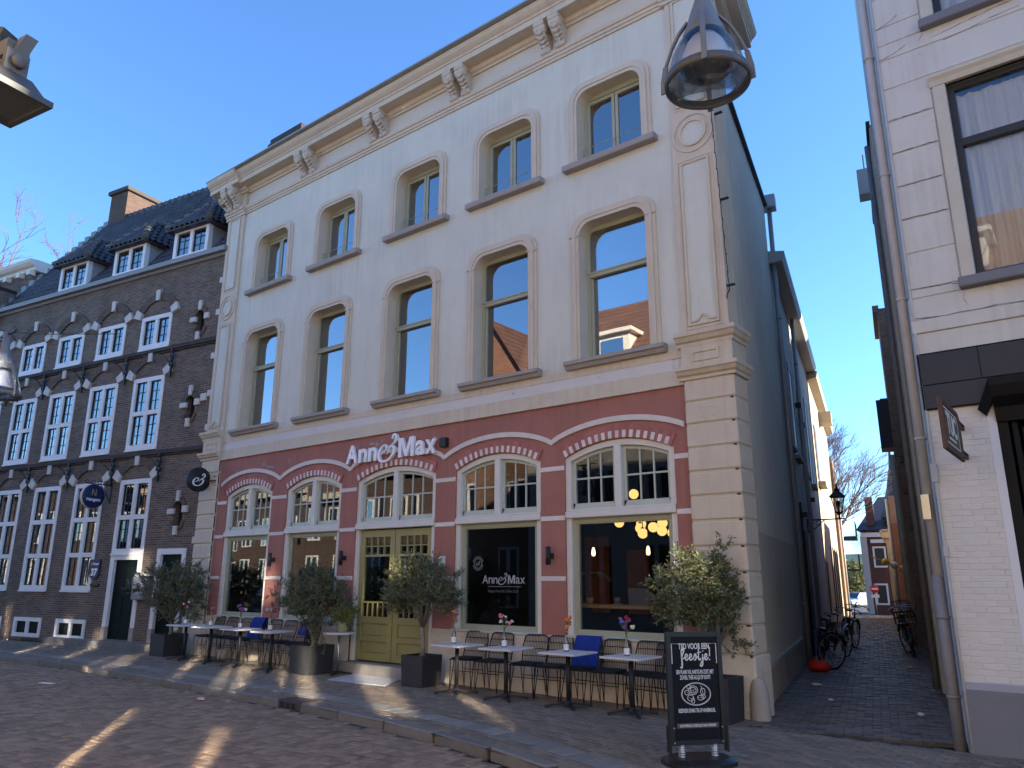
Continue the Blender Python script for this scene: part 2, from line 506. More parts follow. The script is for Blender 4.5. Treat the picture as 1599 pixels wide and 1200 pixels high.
# road bed (sand under the bricks; past the built bricks it is the surface itself)
M_roadfar = brickmat("clinker_road_far", (0.115, 0.088, 0.083), (0.09, 0.07, 0.068), (0.06, 0.052, 0.048), 0.2, 0.1, 0.006, bump=0.3)
rb = MB()
xs = [-60 + 2.0 * i for i in range(46)]
for a, b in zip(xs, xs[1:]):
    rb.quad((a, -16, -0.112), (b, -16, -0.112), (b, kerb_y(b), -0.112), (a, kerb_y(a), -0.112))
road = rb.build("road", M_sand, kind="structure")
pb = MB()
xs = [-40 + 1.0 * i for i in range(37)]
for a, b in zip(xs, xs[1:]):
    pb.quad((a, kerb_y(a), -0.012), (b, kerb_y(b), -0.012), (b, 0.6, -0.012), (a, 0.6, -0.012))
for a, b in zip([-3 + i for i in range(9)], [-2 + i for i in range(9)]):
    pb.quad((a, kerb_y(a), -0.012), (b, kerb_y(b), -0.012), (b, -0.4, -0.012), (a, -0.4, -0.012))
pavement = pb.build("pavement", M_sand, kind="structure")
al = MB()
ts = [-0.6, 2, 5, 8, 11, 14, 17, 20, 25, 30, 35, 40, 50, 60, 70, 85, 110]
def alp(t, o):  # point t metres along the alley, o metres right of its left wall
    return (-3.84 - 0.224 * t + 0.975 * o, 0.975 * t + 0.224 * o)
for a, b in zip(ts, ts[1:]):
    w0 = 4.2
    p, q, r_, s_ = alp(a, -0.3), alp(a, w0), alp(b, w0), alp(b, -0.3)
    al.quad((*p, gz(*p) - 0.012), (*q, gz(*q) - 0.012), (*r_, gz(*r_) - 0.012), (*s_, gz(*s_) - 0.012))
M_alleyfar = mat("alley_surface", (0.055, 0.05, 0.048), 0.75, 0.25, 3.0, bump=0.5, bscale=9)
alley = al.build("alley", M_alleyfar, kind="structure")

# --- bricks
def brick_mesh(name, l, w, h=0.05, c=0.006, seed=0):
    rn = random.Random(seed); a, b = l / 2, w / 2
    z = [h * 0 + rn.uniform(-0.002, 0.002) for _ in range(4)]
    vs = [(-a, -b, -h), (a, -b, -h), (a, b, -h), (-a, b, -h), (-a + c, -b + c, z[0]), (a - c, -b + c, z[1]), (a - c, b - c, z[2]), (-a + c, b - c, z[3]),
          (-a, -b, -c), (a, -b, -c), (a, b, -c), (-a, b, -c)]
    fs = [(4, 5, 6, 7), (8, 9, 5, 4), (9, 10, 6, 5), (10, 11, 7, 6), (11, 8, 4, 7), (0, 1, 9, 8), (1, 2, 10, 9), (2, 3, 11, 10), (3, 0, 8, 11)]
    me = bpy.data.meshes.new(name); me.from_pydata(vs, [], fs); return me, vs, fs

def lay(items, l, w, material, parent, name, n_parts=300, hvar=0.004, stuff_name=None):
    """items: (x, y, z, rot). The bricks that show largest become objects, the rest one mesh."""
    shapes = [brick_mesh(name, l, w, seed=i) for i in range(4)]
    for m_, _, _ in shapes: m_.materials.append(material)
    items.sort(key=lambda p: (Vector((p[0], p[1], p[2])) - CAM).length + (0 if in_view((p[0], p[1], p[2]), 0.0) else 1000))
    rn = random.Random(len(items))
    mb = MB(); rnd = []
    for i, (x, y, z, a) in enumerate(items):
        k = rn.randrange(4); dz = rn.uniform(-hvar, hvar); da = rn.uniform(-0.02, 0.02)
        tx, ty = rn.gauss(0, 0.012), rn.gauss(0, 0.012)
        if i < n_parts:
            o = bpy.data.objects.new(name, shapes[k][0]); COL.objects.link(o); o.parent = parent
            o.location = (x, y, z + dz); o.rotation_euler = (tx, ty, a + da)
        else:
            mt = Matrix.Translation((x, y, z + dz)) @ Matrix.Rotation(a + da, 4, 'Z') @ Matrix.Rotation(tx, 4, 'X') @ Matrix.Rotation(ty, 4, 'Y')
            n0 = len(mb.f)
            mb.add([mt @ Vector(v) for v in shapes[k][1]], shapes[k][2])
            q = rn.random(); rnd += [q] * (len(mb.f) - n0)
    mb.rnd = rnd
    if mb.f:
        mb.build(stuff_name or name + "s", material, parent, kind="stuff")

# road: herringbone clinkers
items = []
for i in range(-330, 40):
    for j in range(-160, 160):
        # lattice (1,1),(4,0) in units of 0.1 m
        ux, uy = i + 4 * j, i
        for hx, hy, rot in ((1.0, 0.5, 0.0), (2.5, 0.0, math.pi / 2)):
            x = (ux + hx) * 0.1; y = -3 + (uy + hy) * 0.1 + 14.0
            x2 = x * math.cos(0.05) - y * math.sin(0.05) ; y2 = x * math.sin(0.05) + y * math.cos(0.05)
            if -26 < x2 < -2.4 and -9 < y2 < kerb_y(x2) - 0.06 and in_view((x2, y2, -0.1), 0.04):
                items.append((x2, y2, -0.1, rot + 0.05))
lay(items, 0.194, 0.094, M_road, road, "paving_brick", stuff_name="road_bricks")

def front_y(x):
    if x < -17.55: return 0.05 + 0.1718 * (x + 17.55)
    if x < -3.8: return 0.0
    return -0.5
items = []; tiles = []
for row in range(0, 52):
    off = 0.22 + 0.1 * row
    x = -34.0 + (0.1 if row % 2 else 0.0)
    if 3 <= row <= 5:
        if row == 4:
            x = -34.0
            while x < 3:
                y = kerb_y(x) + off; a = math.atan2(kerb_y(x + 0.1) - kerb_y(x - 0.1), 0.2)
                if y < front_y(x) - 0.1 and in_view((x, y, 0), 0.04): tiles.append((x, y, 0.0, a))
                x += 0.305
        continue
    while x < 3:
        y = kerb_y(x) + off; a = math.atan2(kerb_y(x + 0.1) - kerb_y(x - 0.1), 0.2)
        if y < front_y(x) - 0.03 and in_view((x, y, 0), 0.04): items.append((x, y, 0.0, a))
        x += 0.2
lay(items, 0.194, 0.094, M_pave, pavement, "paving_brick", stuff_name="pavement_bricks", hvar=0.002)
lay(tiles, 0.295, 0.292, M_tile, pavement, "paving_tile", stuff_name="pavement_tiles", hvar=0.0015)
items = []
ang = math.atan2(0.224, 0.975)
for row in range(-1, 330):
    t = -0.45 + row * 0.1
    o = 0.1 if row % 2 else 0.0
    while o < 2.9:
        x, y = alp(t, o)
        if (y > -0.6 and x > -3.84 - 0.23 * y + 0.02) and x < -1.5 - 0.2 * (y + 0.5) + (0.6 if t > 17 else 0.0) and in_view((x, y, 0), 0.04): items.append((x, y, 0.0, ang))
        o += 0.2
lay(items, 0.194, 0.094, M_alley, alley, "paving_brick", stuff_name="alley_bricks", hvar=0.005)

# kerb stones
kerb = bpy.data.objects.new("kerb", None); COL.objects.link(kerb); kerb['kind'] = "structure"
ks = []
for i in range(3):
    mb = MB(); mb.cbox(-0.485, 0.485, 0.0, 0.16, -0.14, 0.004 + 0.002 * i, 0.018); me = mb.mesh("kerb_stone"); me.materials.append(M_kerb); ks.append(me)
GX = (-9.72, -9.36)
x = -34.0; i = 0
while x < 2:
    if abs(x + 0.49 - (-9.54)) > 0.6 or True:
        xm = x + 0.485; a = math.atan2(kerb_y(xm + 0.3) - kerb_y(xm - 0.3), 0.6)
        if in_view((xm, kerb_y(xm), 0), 0.08):
            place(ks[i % 3], "kerb_stone", kerb, (xm, kerb_y(xm), random.uniform(-0.004, 0.004)), a + random.uniform(-0.006, 0.006))
    x += 0.985; i += 1

# ================================================================== CAFE BUILDING
M_plaster = mat("pale_grey_plaster", (0.605, 0.60, 0.515), 0.85, 0.07, 0.9, streak=0.3, bump=0.12, bscale=35, stain=0.7, stain_col=(0.48, 0.47, 0.40), stain_scale=(0.9, 0.9, 0.22), stain_lo=0.5, stain_hi=0.8)
M_cream = mat("cream_stucco", (0.58, 0.505, 0.395), 0.8, 0.08, 1.6, streak=0.3, bump=0.10, bscale=40, stain=0.35, stain_col=(0.42, 0.365, 0.28), stain_scale=(1.2, 1.2, 0.4), stain_lo=0.55, stain_hi=0.8)
M_creamlow = mat("cream_plinth_render", (0.60, 0.54, 0.44), 0.85, 0.1, 2.0, bump=0.2, bscale=40, stain=0.6, stain_col=(0.26, 0.23, 0.2), stain_scale=(0.8, 0.8, 1.6), stain_lo=0.48, stain_hi=0.75)
M_red = mat("brick_red_paint", (0.345, 0.15, 0.118), 0.85, 0.12, 1.5, streak=0.4, bump=0.25, bscale=30, stain=0.6, stain_col=(0.255, 0.12, 0.105), stain_scale=(0.9, 0.9, 0.4), stain_lo=0.48)
M_redbrick = mat("painted_red_brick", (0.36, 0.135, 0.115), 0.75, 0.1, 10, bump=0.2, rand=0.12)
M_white = mat("old_white_paint", (0.64, 0.62, 0.56), 0.6, 0.06, 5, bump=0.05, bscale=30, stain=0.2, stain_col=(0.45, 0.42, 0.38))
M_whitebrick = mat("painted_white_brick", (0.66, 0.60, 0.55), 0.75, 0.08, 8, bump=0.15, rand=0.1)
M_band = mat("pale_plaster_band", (0.60, 0.58, 0.55), 0.8, 0.06, 3, bump=0.1, stain=0.8, stain_col=(0.24, 0.24, 0.24), stain_scale=(1.6, 1.6, 3.0), stain_lo=0.64, stain_hi=0.67)
M_sill = mat("grey_stone_sill", (0.33, 0.30, 0.275), 0.8, 0.12, 4, bump=0.2, stain=0.4, stain_col=(0.2, 0.19, 0.18))
M_greenfr = mat("sage_green_paint", (0.36, 0.375, 0.27), 0.5, 0.06, 6)
M_sage = mat("pale_sage_paint", (0.46, 0.50, 0.42), 0.5, 0.06, 6)
M_olive = mat("olive_yellow_door_paint", (0.29, 0.27, 0.11), 0.42, 0.07, 4, stain=0.2, stain_col=(0.2, 0.19, 0.06))
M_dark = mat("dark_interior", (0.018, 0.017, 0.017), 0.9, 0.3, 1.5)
M_wood = mat("pale_counter_wood", (0.45, 0.28, 0.13), 0.5, 0.15, 9)
M_room = mat("room_wall", (0.16, 0.155, 0.15), 0.9, 0.1, 1)
M_curtain = mat("white_curtain", (0.72, 0.72, 0.72), 0.9, 0.04, 3)
M_glass = glassmat("window_glass", (0.90, 0.93, 0.93), 2.8, 0.18, 0.0, 0.015)
M_shopglass = glassmat("shop_glass", (0.82, 0.84, 0.84), 0.6, 0.0, 0.0, 0.01)
M_black = mat("black_metal", (0.018, 0.018, 0.02), 0.5, 0.1, 10)
M_zinc = mat("zinc_grey", (0.32, 0.335, 0.335), 0.55, 0.12, 5, metal=0.3, stain=0.3, stain_col=(0.12, 0.13, 0.13))
M_steel = mat("thin_steel", (0.45, 0.46, 0.46), 0.35, 0.05, 8, metal=0.9)

cafe = thing("cafe_building", "tall pale plaster cafe building with brick red ground floor and cream pilasters", "building", (-10.7, 0, 0))
def C(mb, name, m, parent=None, **k):      # mesh given in street coordinates, child of the cafe
    par = parent or cafe
    base = Vector((-10.7, 0, 0))
    if parent is not None: base = parent['_o']
    mb.v = [(p[0] - base[0], p[1] - base[1], p[2] - base[2]) for p in mb.v]
    return mb.build(name, m, par, **k)

TOPC = [-15.38, -12.9, -10.3, -7.97, -5.71]
MIDC = [-15.46, -13.0, -10.4, -8.05, -5.72]
GF = [(-16.37, -14.57), (-14.03, -12.2), (-11.72, -9.56), (-9.07, -7.2), (-6.73, -4.81)]
X0, X1 = -17.55, -3.84

# upper wall
holes = [(c - 0.66, c + 0.66, 8.70, 10.10) for c in TOPC] + [(c - 0.66, c + 0.66, 5.13, 7.55) for c in MIDC]
mb = MB(); wall_grid(mb, X0, X1, 4.458, 12.0, holes, 0.0)
C(mb, "upper_wall", M_plaster)
# side wall on the alley, following the alley
mb = MB()
def sw(t): return (-3.84 - 0.23 * 0.975 * t, 0.975 * t)
prof = [(0, 12.0), (1.6, 12.0), (1.601, 9.95), (7.0, 10.45)]
for (a, za), (b, zb) in zip(prof, prof[1:]):
    p, q = sw(a), sw(b)
    if b - a < 0.01: continue
    mb.quad((*p, 2.4), (*q, 2.4), (*q, zb), (*p, za))
p, q, q2 = sw(1.6), sw(7.0), (-17.5, 6.8)
mb.quad((*p, 9.95), (*p, 12.0), (-9.0, 1.56, 12.0), (-9.0, 1.56, 9.95))
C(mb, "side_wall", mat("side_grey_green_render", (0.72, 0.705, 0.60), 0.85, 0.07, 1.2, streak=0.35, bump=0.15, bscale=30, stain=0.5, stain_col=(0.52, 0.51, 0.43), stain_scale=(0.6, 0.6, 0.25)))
mb = MB(); p, q = sw(0.02), sw(7.0)
mb.quad((p[0], p[1], 0.52), (q[0], q[1], 0.52), (q[0], q[1], 2.4), (p[0], p[1], 2.4))
C(mb, "side_dado", mat("side_green_render", (0.52, 0.52, 0.42), 0.85, 0.06, 1.2, bump=0.15, stain=0.35, stain_col=(0.40, 0.39, 0.30), stain_scale=(0.8, 0.8, 0.5)))
# worn yellowish scribble on the dado, low relief paint
mb = MB()
def swp(t, z, o=0.004): a = sw(t); return (a[0] + 0.975 * o, a[1] + 0.224 * o, z)
for pts in ([(2.9, 1.25), (3.2, 1.75), (3.4, 1.2), (3.65, 1.8), (3.8, 1.3)], [(3.9, 1.35), (4.3, 1.5), (4.0, 1.65), (4.5, 1.75)]):
    for (a, b), (c, d) in zip(pts, pts[1:]):
        mb.quad(swp(a, b), swp(a + 0.05, b), swp(c + 0.05, d), swp(c, d))
C(mb, "faded_graffiti", mat("faded_yellow_spray", (0.42, 0.40, 0.22), 0.85, 0.2, 6))
mb = MB()
for a, b, o, z0, z1 in ((0, 7, 0.02, -0.2, 0.46), (0, 7, 0.045, 0.46, 0.54)):
    p, q = sw(a), sw(b); n = (0.975 * o, 0.224 * o)
    mb.quad((p[0] + n[0], p[1] + n[1], z0), (q[0] + n[0], q[1] + n[1], z0), (q[0] + n[0], q[1] + n[1], z1), (p[0] + n[0], p[1] + n[1], z1))
    mb.quad((p[0], p[1], z1), (p[0] + n[0], p[1] + n[1], z1), (q[0] + n[0], q[1] + n[1], z1), (q[0], q[1], z1))
    mb.quad((p[0], p[1], z0), (p[0] + n[0], p[1] + n[1], z0), (p[0] + n[0], p[1] + n[1], z1), (p[0], p[1], z1))
C(mb, "side_plinth", mat("grey_side_plinth", (0.38, 0.37, 0.33), 0.85, 0.1, 2, bump=0.2, stain=0.5, stain_col=(0.13, 0.13, 0.12)))
# verge strip along the side wall top
mb = MB(); a, b = sw(1.6), sw(7.0)
mb.rod((a[0] + 0.03, a[1], 9.97), (b[0] + 0.03, b[1], 10.47), 0.1, 0.05)
C(mb, "verge_strip", M_black)
# roof and back so that light does not pass through the house
mb = MB()
mb.quad((-17.5, 0.1, 11.95), (-3.9, 0.1, 11.95), (-4.2, 1.56, 11.95), (-17.5, 1.56, 11.95))
mb.quad((-17.5, 1.56, 11.95), (-4.2, 1.56, 11.95), (-4.2, 1.56, 9.95), (-17.5, 1.56, 9.95))
mb.add([(-17.5, 1.5, 11.9), (-9.0, 1.5, 11.9), (-9.0, 7, 12.4), (-17.5, 7, 12.4), (-4.2, 1.55, 9.93), (-5.4, 6.83, 10.43)], [(0, 1, 2, 3), (1, 4, 5, 2)])
mb.quad((-17.5, 9, 0), (-17.5, 9, 12.3), (-5.9, 7, 10.43), (-5.9, 7, 0))
mb.quad((-17.55, 0, 0), (-17.55, 9, 0), (-17.55, 9, 12.3), (-17.55, 0, 12))
C(mb, "roof", mat("dark_roofing", (0.06, 0.06, 0.065), 0.8))
mb = MB(); mb.box(-17.45, -16.1, 1.0, 1.8, 11.9, 13.72); mb.box(-17.55, -16.0, 0.92, 1.88, 13.72, 13.86); mb.box(-17.5, -16.05, 0.96, 1.84, 13.86, 14.02)
C(mb, "chimney", brickmat("chimney_dark_brick", (0.055, 0.042, 0.04), (0.035, 0.03, 0.03), (0.08, 0.07, 0.065)))

# window surround builder -------------------------------------------------
def rounded(c, hw, z0, z1, r, n=8):
    L = [(c - hw, z0), (c - hw, z1 - r)]
    L += arcpts((c - hw + r, z1 - r), r, 180, 90, n)[1:]
    L += arcpts((c + hw - r, z1 - r), r, 90, 0, n)
    L += [(c + hw, z0)]
    return L

def fl(mb, *a): mb.box(*a)

def upper_window(c, z0, z1, kind, stop):
    """recessed sash window with moulded rounded surround; z0..z1 opening"""
    w = bpy.data.objects.new("window", None); COL.objects.link(w); w.parent = cafe
    w.location = (c + 10.7, 0, z0); w['_o'] = (c, 0, z0)
    # moulded surround in three steps
    s = MB()
    for (o, i, y) in ((0.81, 0.75, -0.035), (0.75, 0.69, -0.06), (0.69, 0.63, -0.045)):
        O = rounded(c, o, z0, z1 + 0.18 - (0.81 - o), 0.34 - (0.81 - o) * 0.5); I = rounded(c, i, z0, z1 + 0.18 - (0.81 - i), 0.34 - (0.81 - i) * 0.5)
        s.ring(O, I, y, 0.02, back=False)
    if kind == 'mid':
        for sx in (-1, 1):
            s.box(c + sx * 0.72 - 0.095, c + sx * 0.72 + 0.095, -0.064, 0.01, z1 - 0.22, z1 - 0.2)
    C(s, "surround", M_cream, w)
    # reveal
    s = MB(); O = rounded(c, 0.627, z0, z1 - 0.003, 0.25)
    for a, b in zip(O, O[1:]): s.quad((a[0], -0.042, a[1]), (b[0], -0.042, b[1]), (b[0], 0.26, b[1]), (a[0], 0.26, a[1]))
    C(s, "reveal", M_cream, w)
    s = MB()
    if kind == 'top':
        s.cbox(c - 0.9, c + 0.9, -0.15, 0.26, z0 - 0.115, z0, 0.012)
    else:
        s.extrude_x([(-0.16, z0 - 0.06), (-0.16, z0), (0.26, z0), (0.26, z0 - 0.13), (-0.09, z0 - 0.13), (-0.12, z0 - 0.075)], c - 0.9, c + 0.9)
    C(s, "sill", M_sill, w)
    yf = 0.2
    s = MB()   # outer frame
    O = rounded(c, 0.63, z0, z1, 0.25); I = rounded(c, 0.565, z0 + 0.07, z1 - 0.08, 0.07)
    s.ring(O, I, yf, yf + 0.09); s.box(c - 0.63, c + 0.63, yf, yf + 0.09, z0, z0 + 0.07)
    C(s, "frame", M_greenfr, w)
    if kind == 'top':
        for sx in (-1, 1):
            x0, x1 = (c - 0.565, c - 0.008) if sx < 0 else (c + 0.008, c + 0.565)
            s = MB()
            zt = z1 - 0.085
            for a in ((x0, x0 + 0.055, z0 + 0.075, zt), (x1 - 0.055, x1, z0 + 0.075, zt), (x0 + 0.055, x1 - 0.055, z0 + 0.075, z0 + 0.14), (x0 + 0.055, x1 - 0.055, zt - 0.06, zt)):
                s.box(a[0], a[1], yf + 0.02, yf + 0.07, a[2], a[3])
            C(s, "casement", M_greenfr, w)
            s = MB(); s.box(x0 + 0.05, x1 - 0.05, yf + 0.042, yf + 0.05, z0 + 0.13, zt - 0.05)
            C(s, "pane", M_glass, w)
            s = MB(); s.box(x0 + 0.06, x1 - 0.06, yf + 0.10, yf + 0.12, zt - 0.34 - 0.05 * random.random(), zt - 0.03)
            C(s, "blind", M_curtain, w)
        s = MB()
        for h in (0.10, 0.34):
            s.tube([(c - 0.6, 0.12, z0 + h), (c + 0.62, 0.12, z0 + h)], 0.007, 5)
        for x in (c - 0.6, c + 0.6): s.tube([(x, 0.12, z0 + h2) for h2 in (0.0, 0.34)], 0.007, 5)
        C(s, "guard_rail", M_greenfr, w)
    else:
        zm = z0 + 1.53
        s = MB(); s.box(c - 0.565, c + 0.565, yf - 0.02, yf + 0.06, zm - 0.035, zm + 0.03); s.box(c - 0.60, c + 0.60, yf - 0.035, yf + 0.03, zm + 0.03, zm + 0.055)
        s.box(c - 0.565, c - 0.52, yf + 0.03, yf + 0.08, z0 + 0.07, zm); s.box(c + 0.52, c + 0.565, yf + 0.03, yf + 0.08, z0 + 0.07, zm)
        s.box(c - 0.52, c + 0.52, yf + 0.03, yf + 0.08, z0 + 0.07, z0 + 0.13)
        C(s, "meeting_rail", M_greenfr, w)
        s = MB(); s.box(c - 0.54, c + 0.54, yf + 0.05, yf + 0.058, z0 + 0.11, zm - 0.02); C(s, "pane", M_glass, w)
        s = MB(); s.box(c - 0.58, c + 0.58, yf + 0.035, yf + 0.043, zm, z1 - 0.05); C(s, "pane", M_glass, w)
    # curtains, pleated
    for side in stop:
        s = MB(); n = 26; wd = 0.5 if side != 'F' else 1.2
        xa = c - 0.64 if side in 'LF' else c + 0.64 - wd
        hem = z0 + (0.02 if kind == 'mid' else 0.0)
        for i in range(n):
            u0, u1 = i / n, (i + 1) / n
            s.quad((xa + wd * u0, 0.325 + 0.028 * math.sin(u0 * 44) + 0.01 * math.sin(u0 * 97), hem), (xa + wd * u1, 0.325 + 0.028 * math.sin(u1 * 44) + 0.01 * math.sin(u1 * 97), hem),
                   (xa + wd * u1, 0.325 + 0.02 * math.sin(u1 * 44), z1), (xa + wd * u0, 0.325 + 0.02 * math.sin(u0 * 44), z1))
        C(s, "curtain", M_curtain, w)
    return w

for c, st in zip(TOPC, ['R', 'L', '', 'L', 'L']): upper_window(c, 8.70, 10.10, 'top', st)
for c, st in zip(MIDC, ['F', 'F', 'L', 'L', '']): upper_window(c, 5.13, 7.55, 'mid', st)
# rooms behind the upper windows
mb = MB()
for z0, z1 in ((4.95, 8.0), (8.4, 11.0)):
    for a, b in zip([-17.4, -14.2, -11.6, -9.15, -6.85], [-14.2, -11.6, -9.15, -6.85, -4.72]):
        mb.quad((a + .02, 3.5, z0), (b - .02, 3.5, z0), (b - .02, 3.5, z1), (a + .02, 3.5, z1))
        mb.quad((a + .02, 0.3, z0), (a + .02, 3.5, z0), (a + .02, 3.5, z1), (a + .02, 0.3, z1)); mb.quad((b - .02, 0.3, z0), (b - .02, 0.3, z1), (b - .02, 3.5, z1), (b - .02, 3.5, z0))
        mb.quad((a, .3, z0), (b, .3, z0), (b, 3.5, z0), (a, 3.5, z0)); mb.quad((a, .3, z1), (a, 3.5, z1), (b, 3.5, z1), (b, .3, z1))
C(mb, "upper_rooms", M_room)

# dado zone between the floors
mb = MB(); mb.box(-16.76, -4.58, -0.035, 0.0, 4.47, 4.70); mb.box(-16.76, -4.58, -0.02, 0.0, 4.88, 5.0)
mb.box(-16.76, -4.58, -0.05, 0.0, 4.455, 4.475)
C(mb, "cream_string_course", M_cream)
mb = MB(); mb.box(-16.6, -4.75, -0.012, 0.0, 4.70, 4.88); C(mb, "plaster_band", M_band)

# red ground floor wall with arched openings
SPR, RISE = 3.57, 0.22
mb = MB()
def archz(x, a, b, o=0.0, rise=RISE):
    c = (a + b) / 2; h = (b - a) / 2; return SPR + o + rise * (1 - ((x - c) / h) ** 2)
edges = [(-16.75, GF[0][0])] + [(GF[i][1], GF[i + 1][0]) for i in range(4)] + [(GF[4][1], -4.57)]
for a, b in edges:
    mb.quad((a, 0, 0.86), (b, 0, 0.86), (b, 0, 4.46), (a, 0, 4.46))
for a, b in GF:
    n = 20
    for i in range(n):
        xa, xb = a + (b - a) * i / n, a + (b - a) * (i + 1) / n
        mb.quad((xa, 0, archz(xa, a, b)), (xb, 0, archz(xb, a, b)), (xb, 0, 4.46), (xa, 0, 4.46))
        mb.quad((xa, 0, archz(xa, a, b)), (xa, 0.2, archz(xa, a, b)), (xb, 0.2, archz(xb, a, b)), (xb, 0, archz(xb, a, b)))
    for x in (a, b): mb.quad((x, 0, 0.0), (x, 0.2, 0.0), (x, 0.2, SPR), (x, 0, SPR))
C(mb, "red_wall", M_red)
# cream plinth
mb = MB()
for a, b in [(-16.75, GF[2][0]), (GF[2][1], -4.57)]: mb.box(a, b, -0.03, 0.05, -0.2, 0.86)
C(mb, "plinth", M_creamlow)
# pale bands across the piers
for a, b in edges:
    for z in (3.42, 2.63, 1.70):
        mb = MB(); mb.cbox(a + 0.002, b - 0.002, -0.014, 0.03, z - 0.038, z + 0.038, 0.006); C(mb, "pier_band", M_whitebrick)
# wavy hood mould over the arches
mb = MB()
ctr = [(a + b) / 2 for a, b in GF]
def wave(x):
    d = min(abs(x - c) for c in ctr); i = min(range(5), key=lambda k: abs(x - ctr[k])); hw = (GF[i][1] - GF[i][0]) / 2
    t = min(1.0, d / (hw + 0.24)); return 3.835 + 0.26 * (1 - t ** 2) ** 0.8
xs = [-16.62 + (12.0) * i / 240 for i in range(241)]
mb.ring([(x, wave(x) + 0.045) for x in xs], [(x, wave(x) - 0.04) for x in xs], -0.035, 0.0)
C(mb, "hood_mould", M_whitebrick)
# voussoirs, brick by brick
for a, b in GF:
    c = (a + b) / 2; n = 16; hw = (b - a) / 2 - 0.04
    Rr = (hw ** 2 + RISE ** 2) / (2 * RISE); cz = SPR + RISE - Rr
    amax = math.asin(hw / Rr)
    for i in range(n):
        for part in range(2):
            a0 = -amax + 2 * amax * (i + (0.0 if part == 0 else 0.52)) / n; a1 = -amax + 2 * amax * (i + (0.5 if part == 0 else 0.98)) / n
            segs = [(0.012, 0.205, M_redbrick, "red_brick")] if part else [(0.012, 0.125, M_whitebrick, "white_brick"), (0.128, 0.205, M_redbrick, "red_brick")]
            for r0_, r1_, mm, nm in segs:
                P = [(c + math.sin(q) * (Rr + rr), cz + math.cos(q) * (Rr + rr)) for q, rr in ((a0, r0_), (a1, r0_), (a1, r1_), (a0, r1_))]
                v = MB(); v.prism(P, -0.022 - random.uniform(0, 0.006), 0.0); C(v, nm, mm)

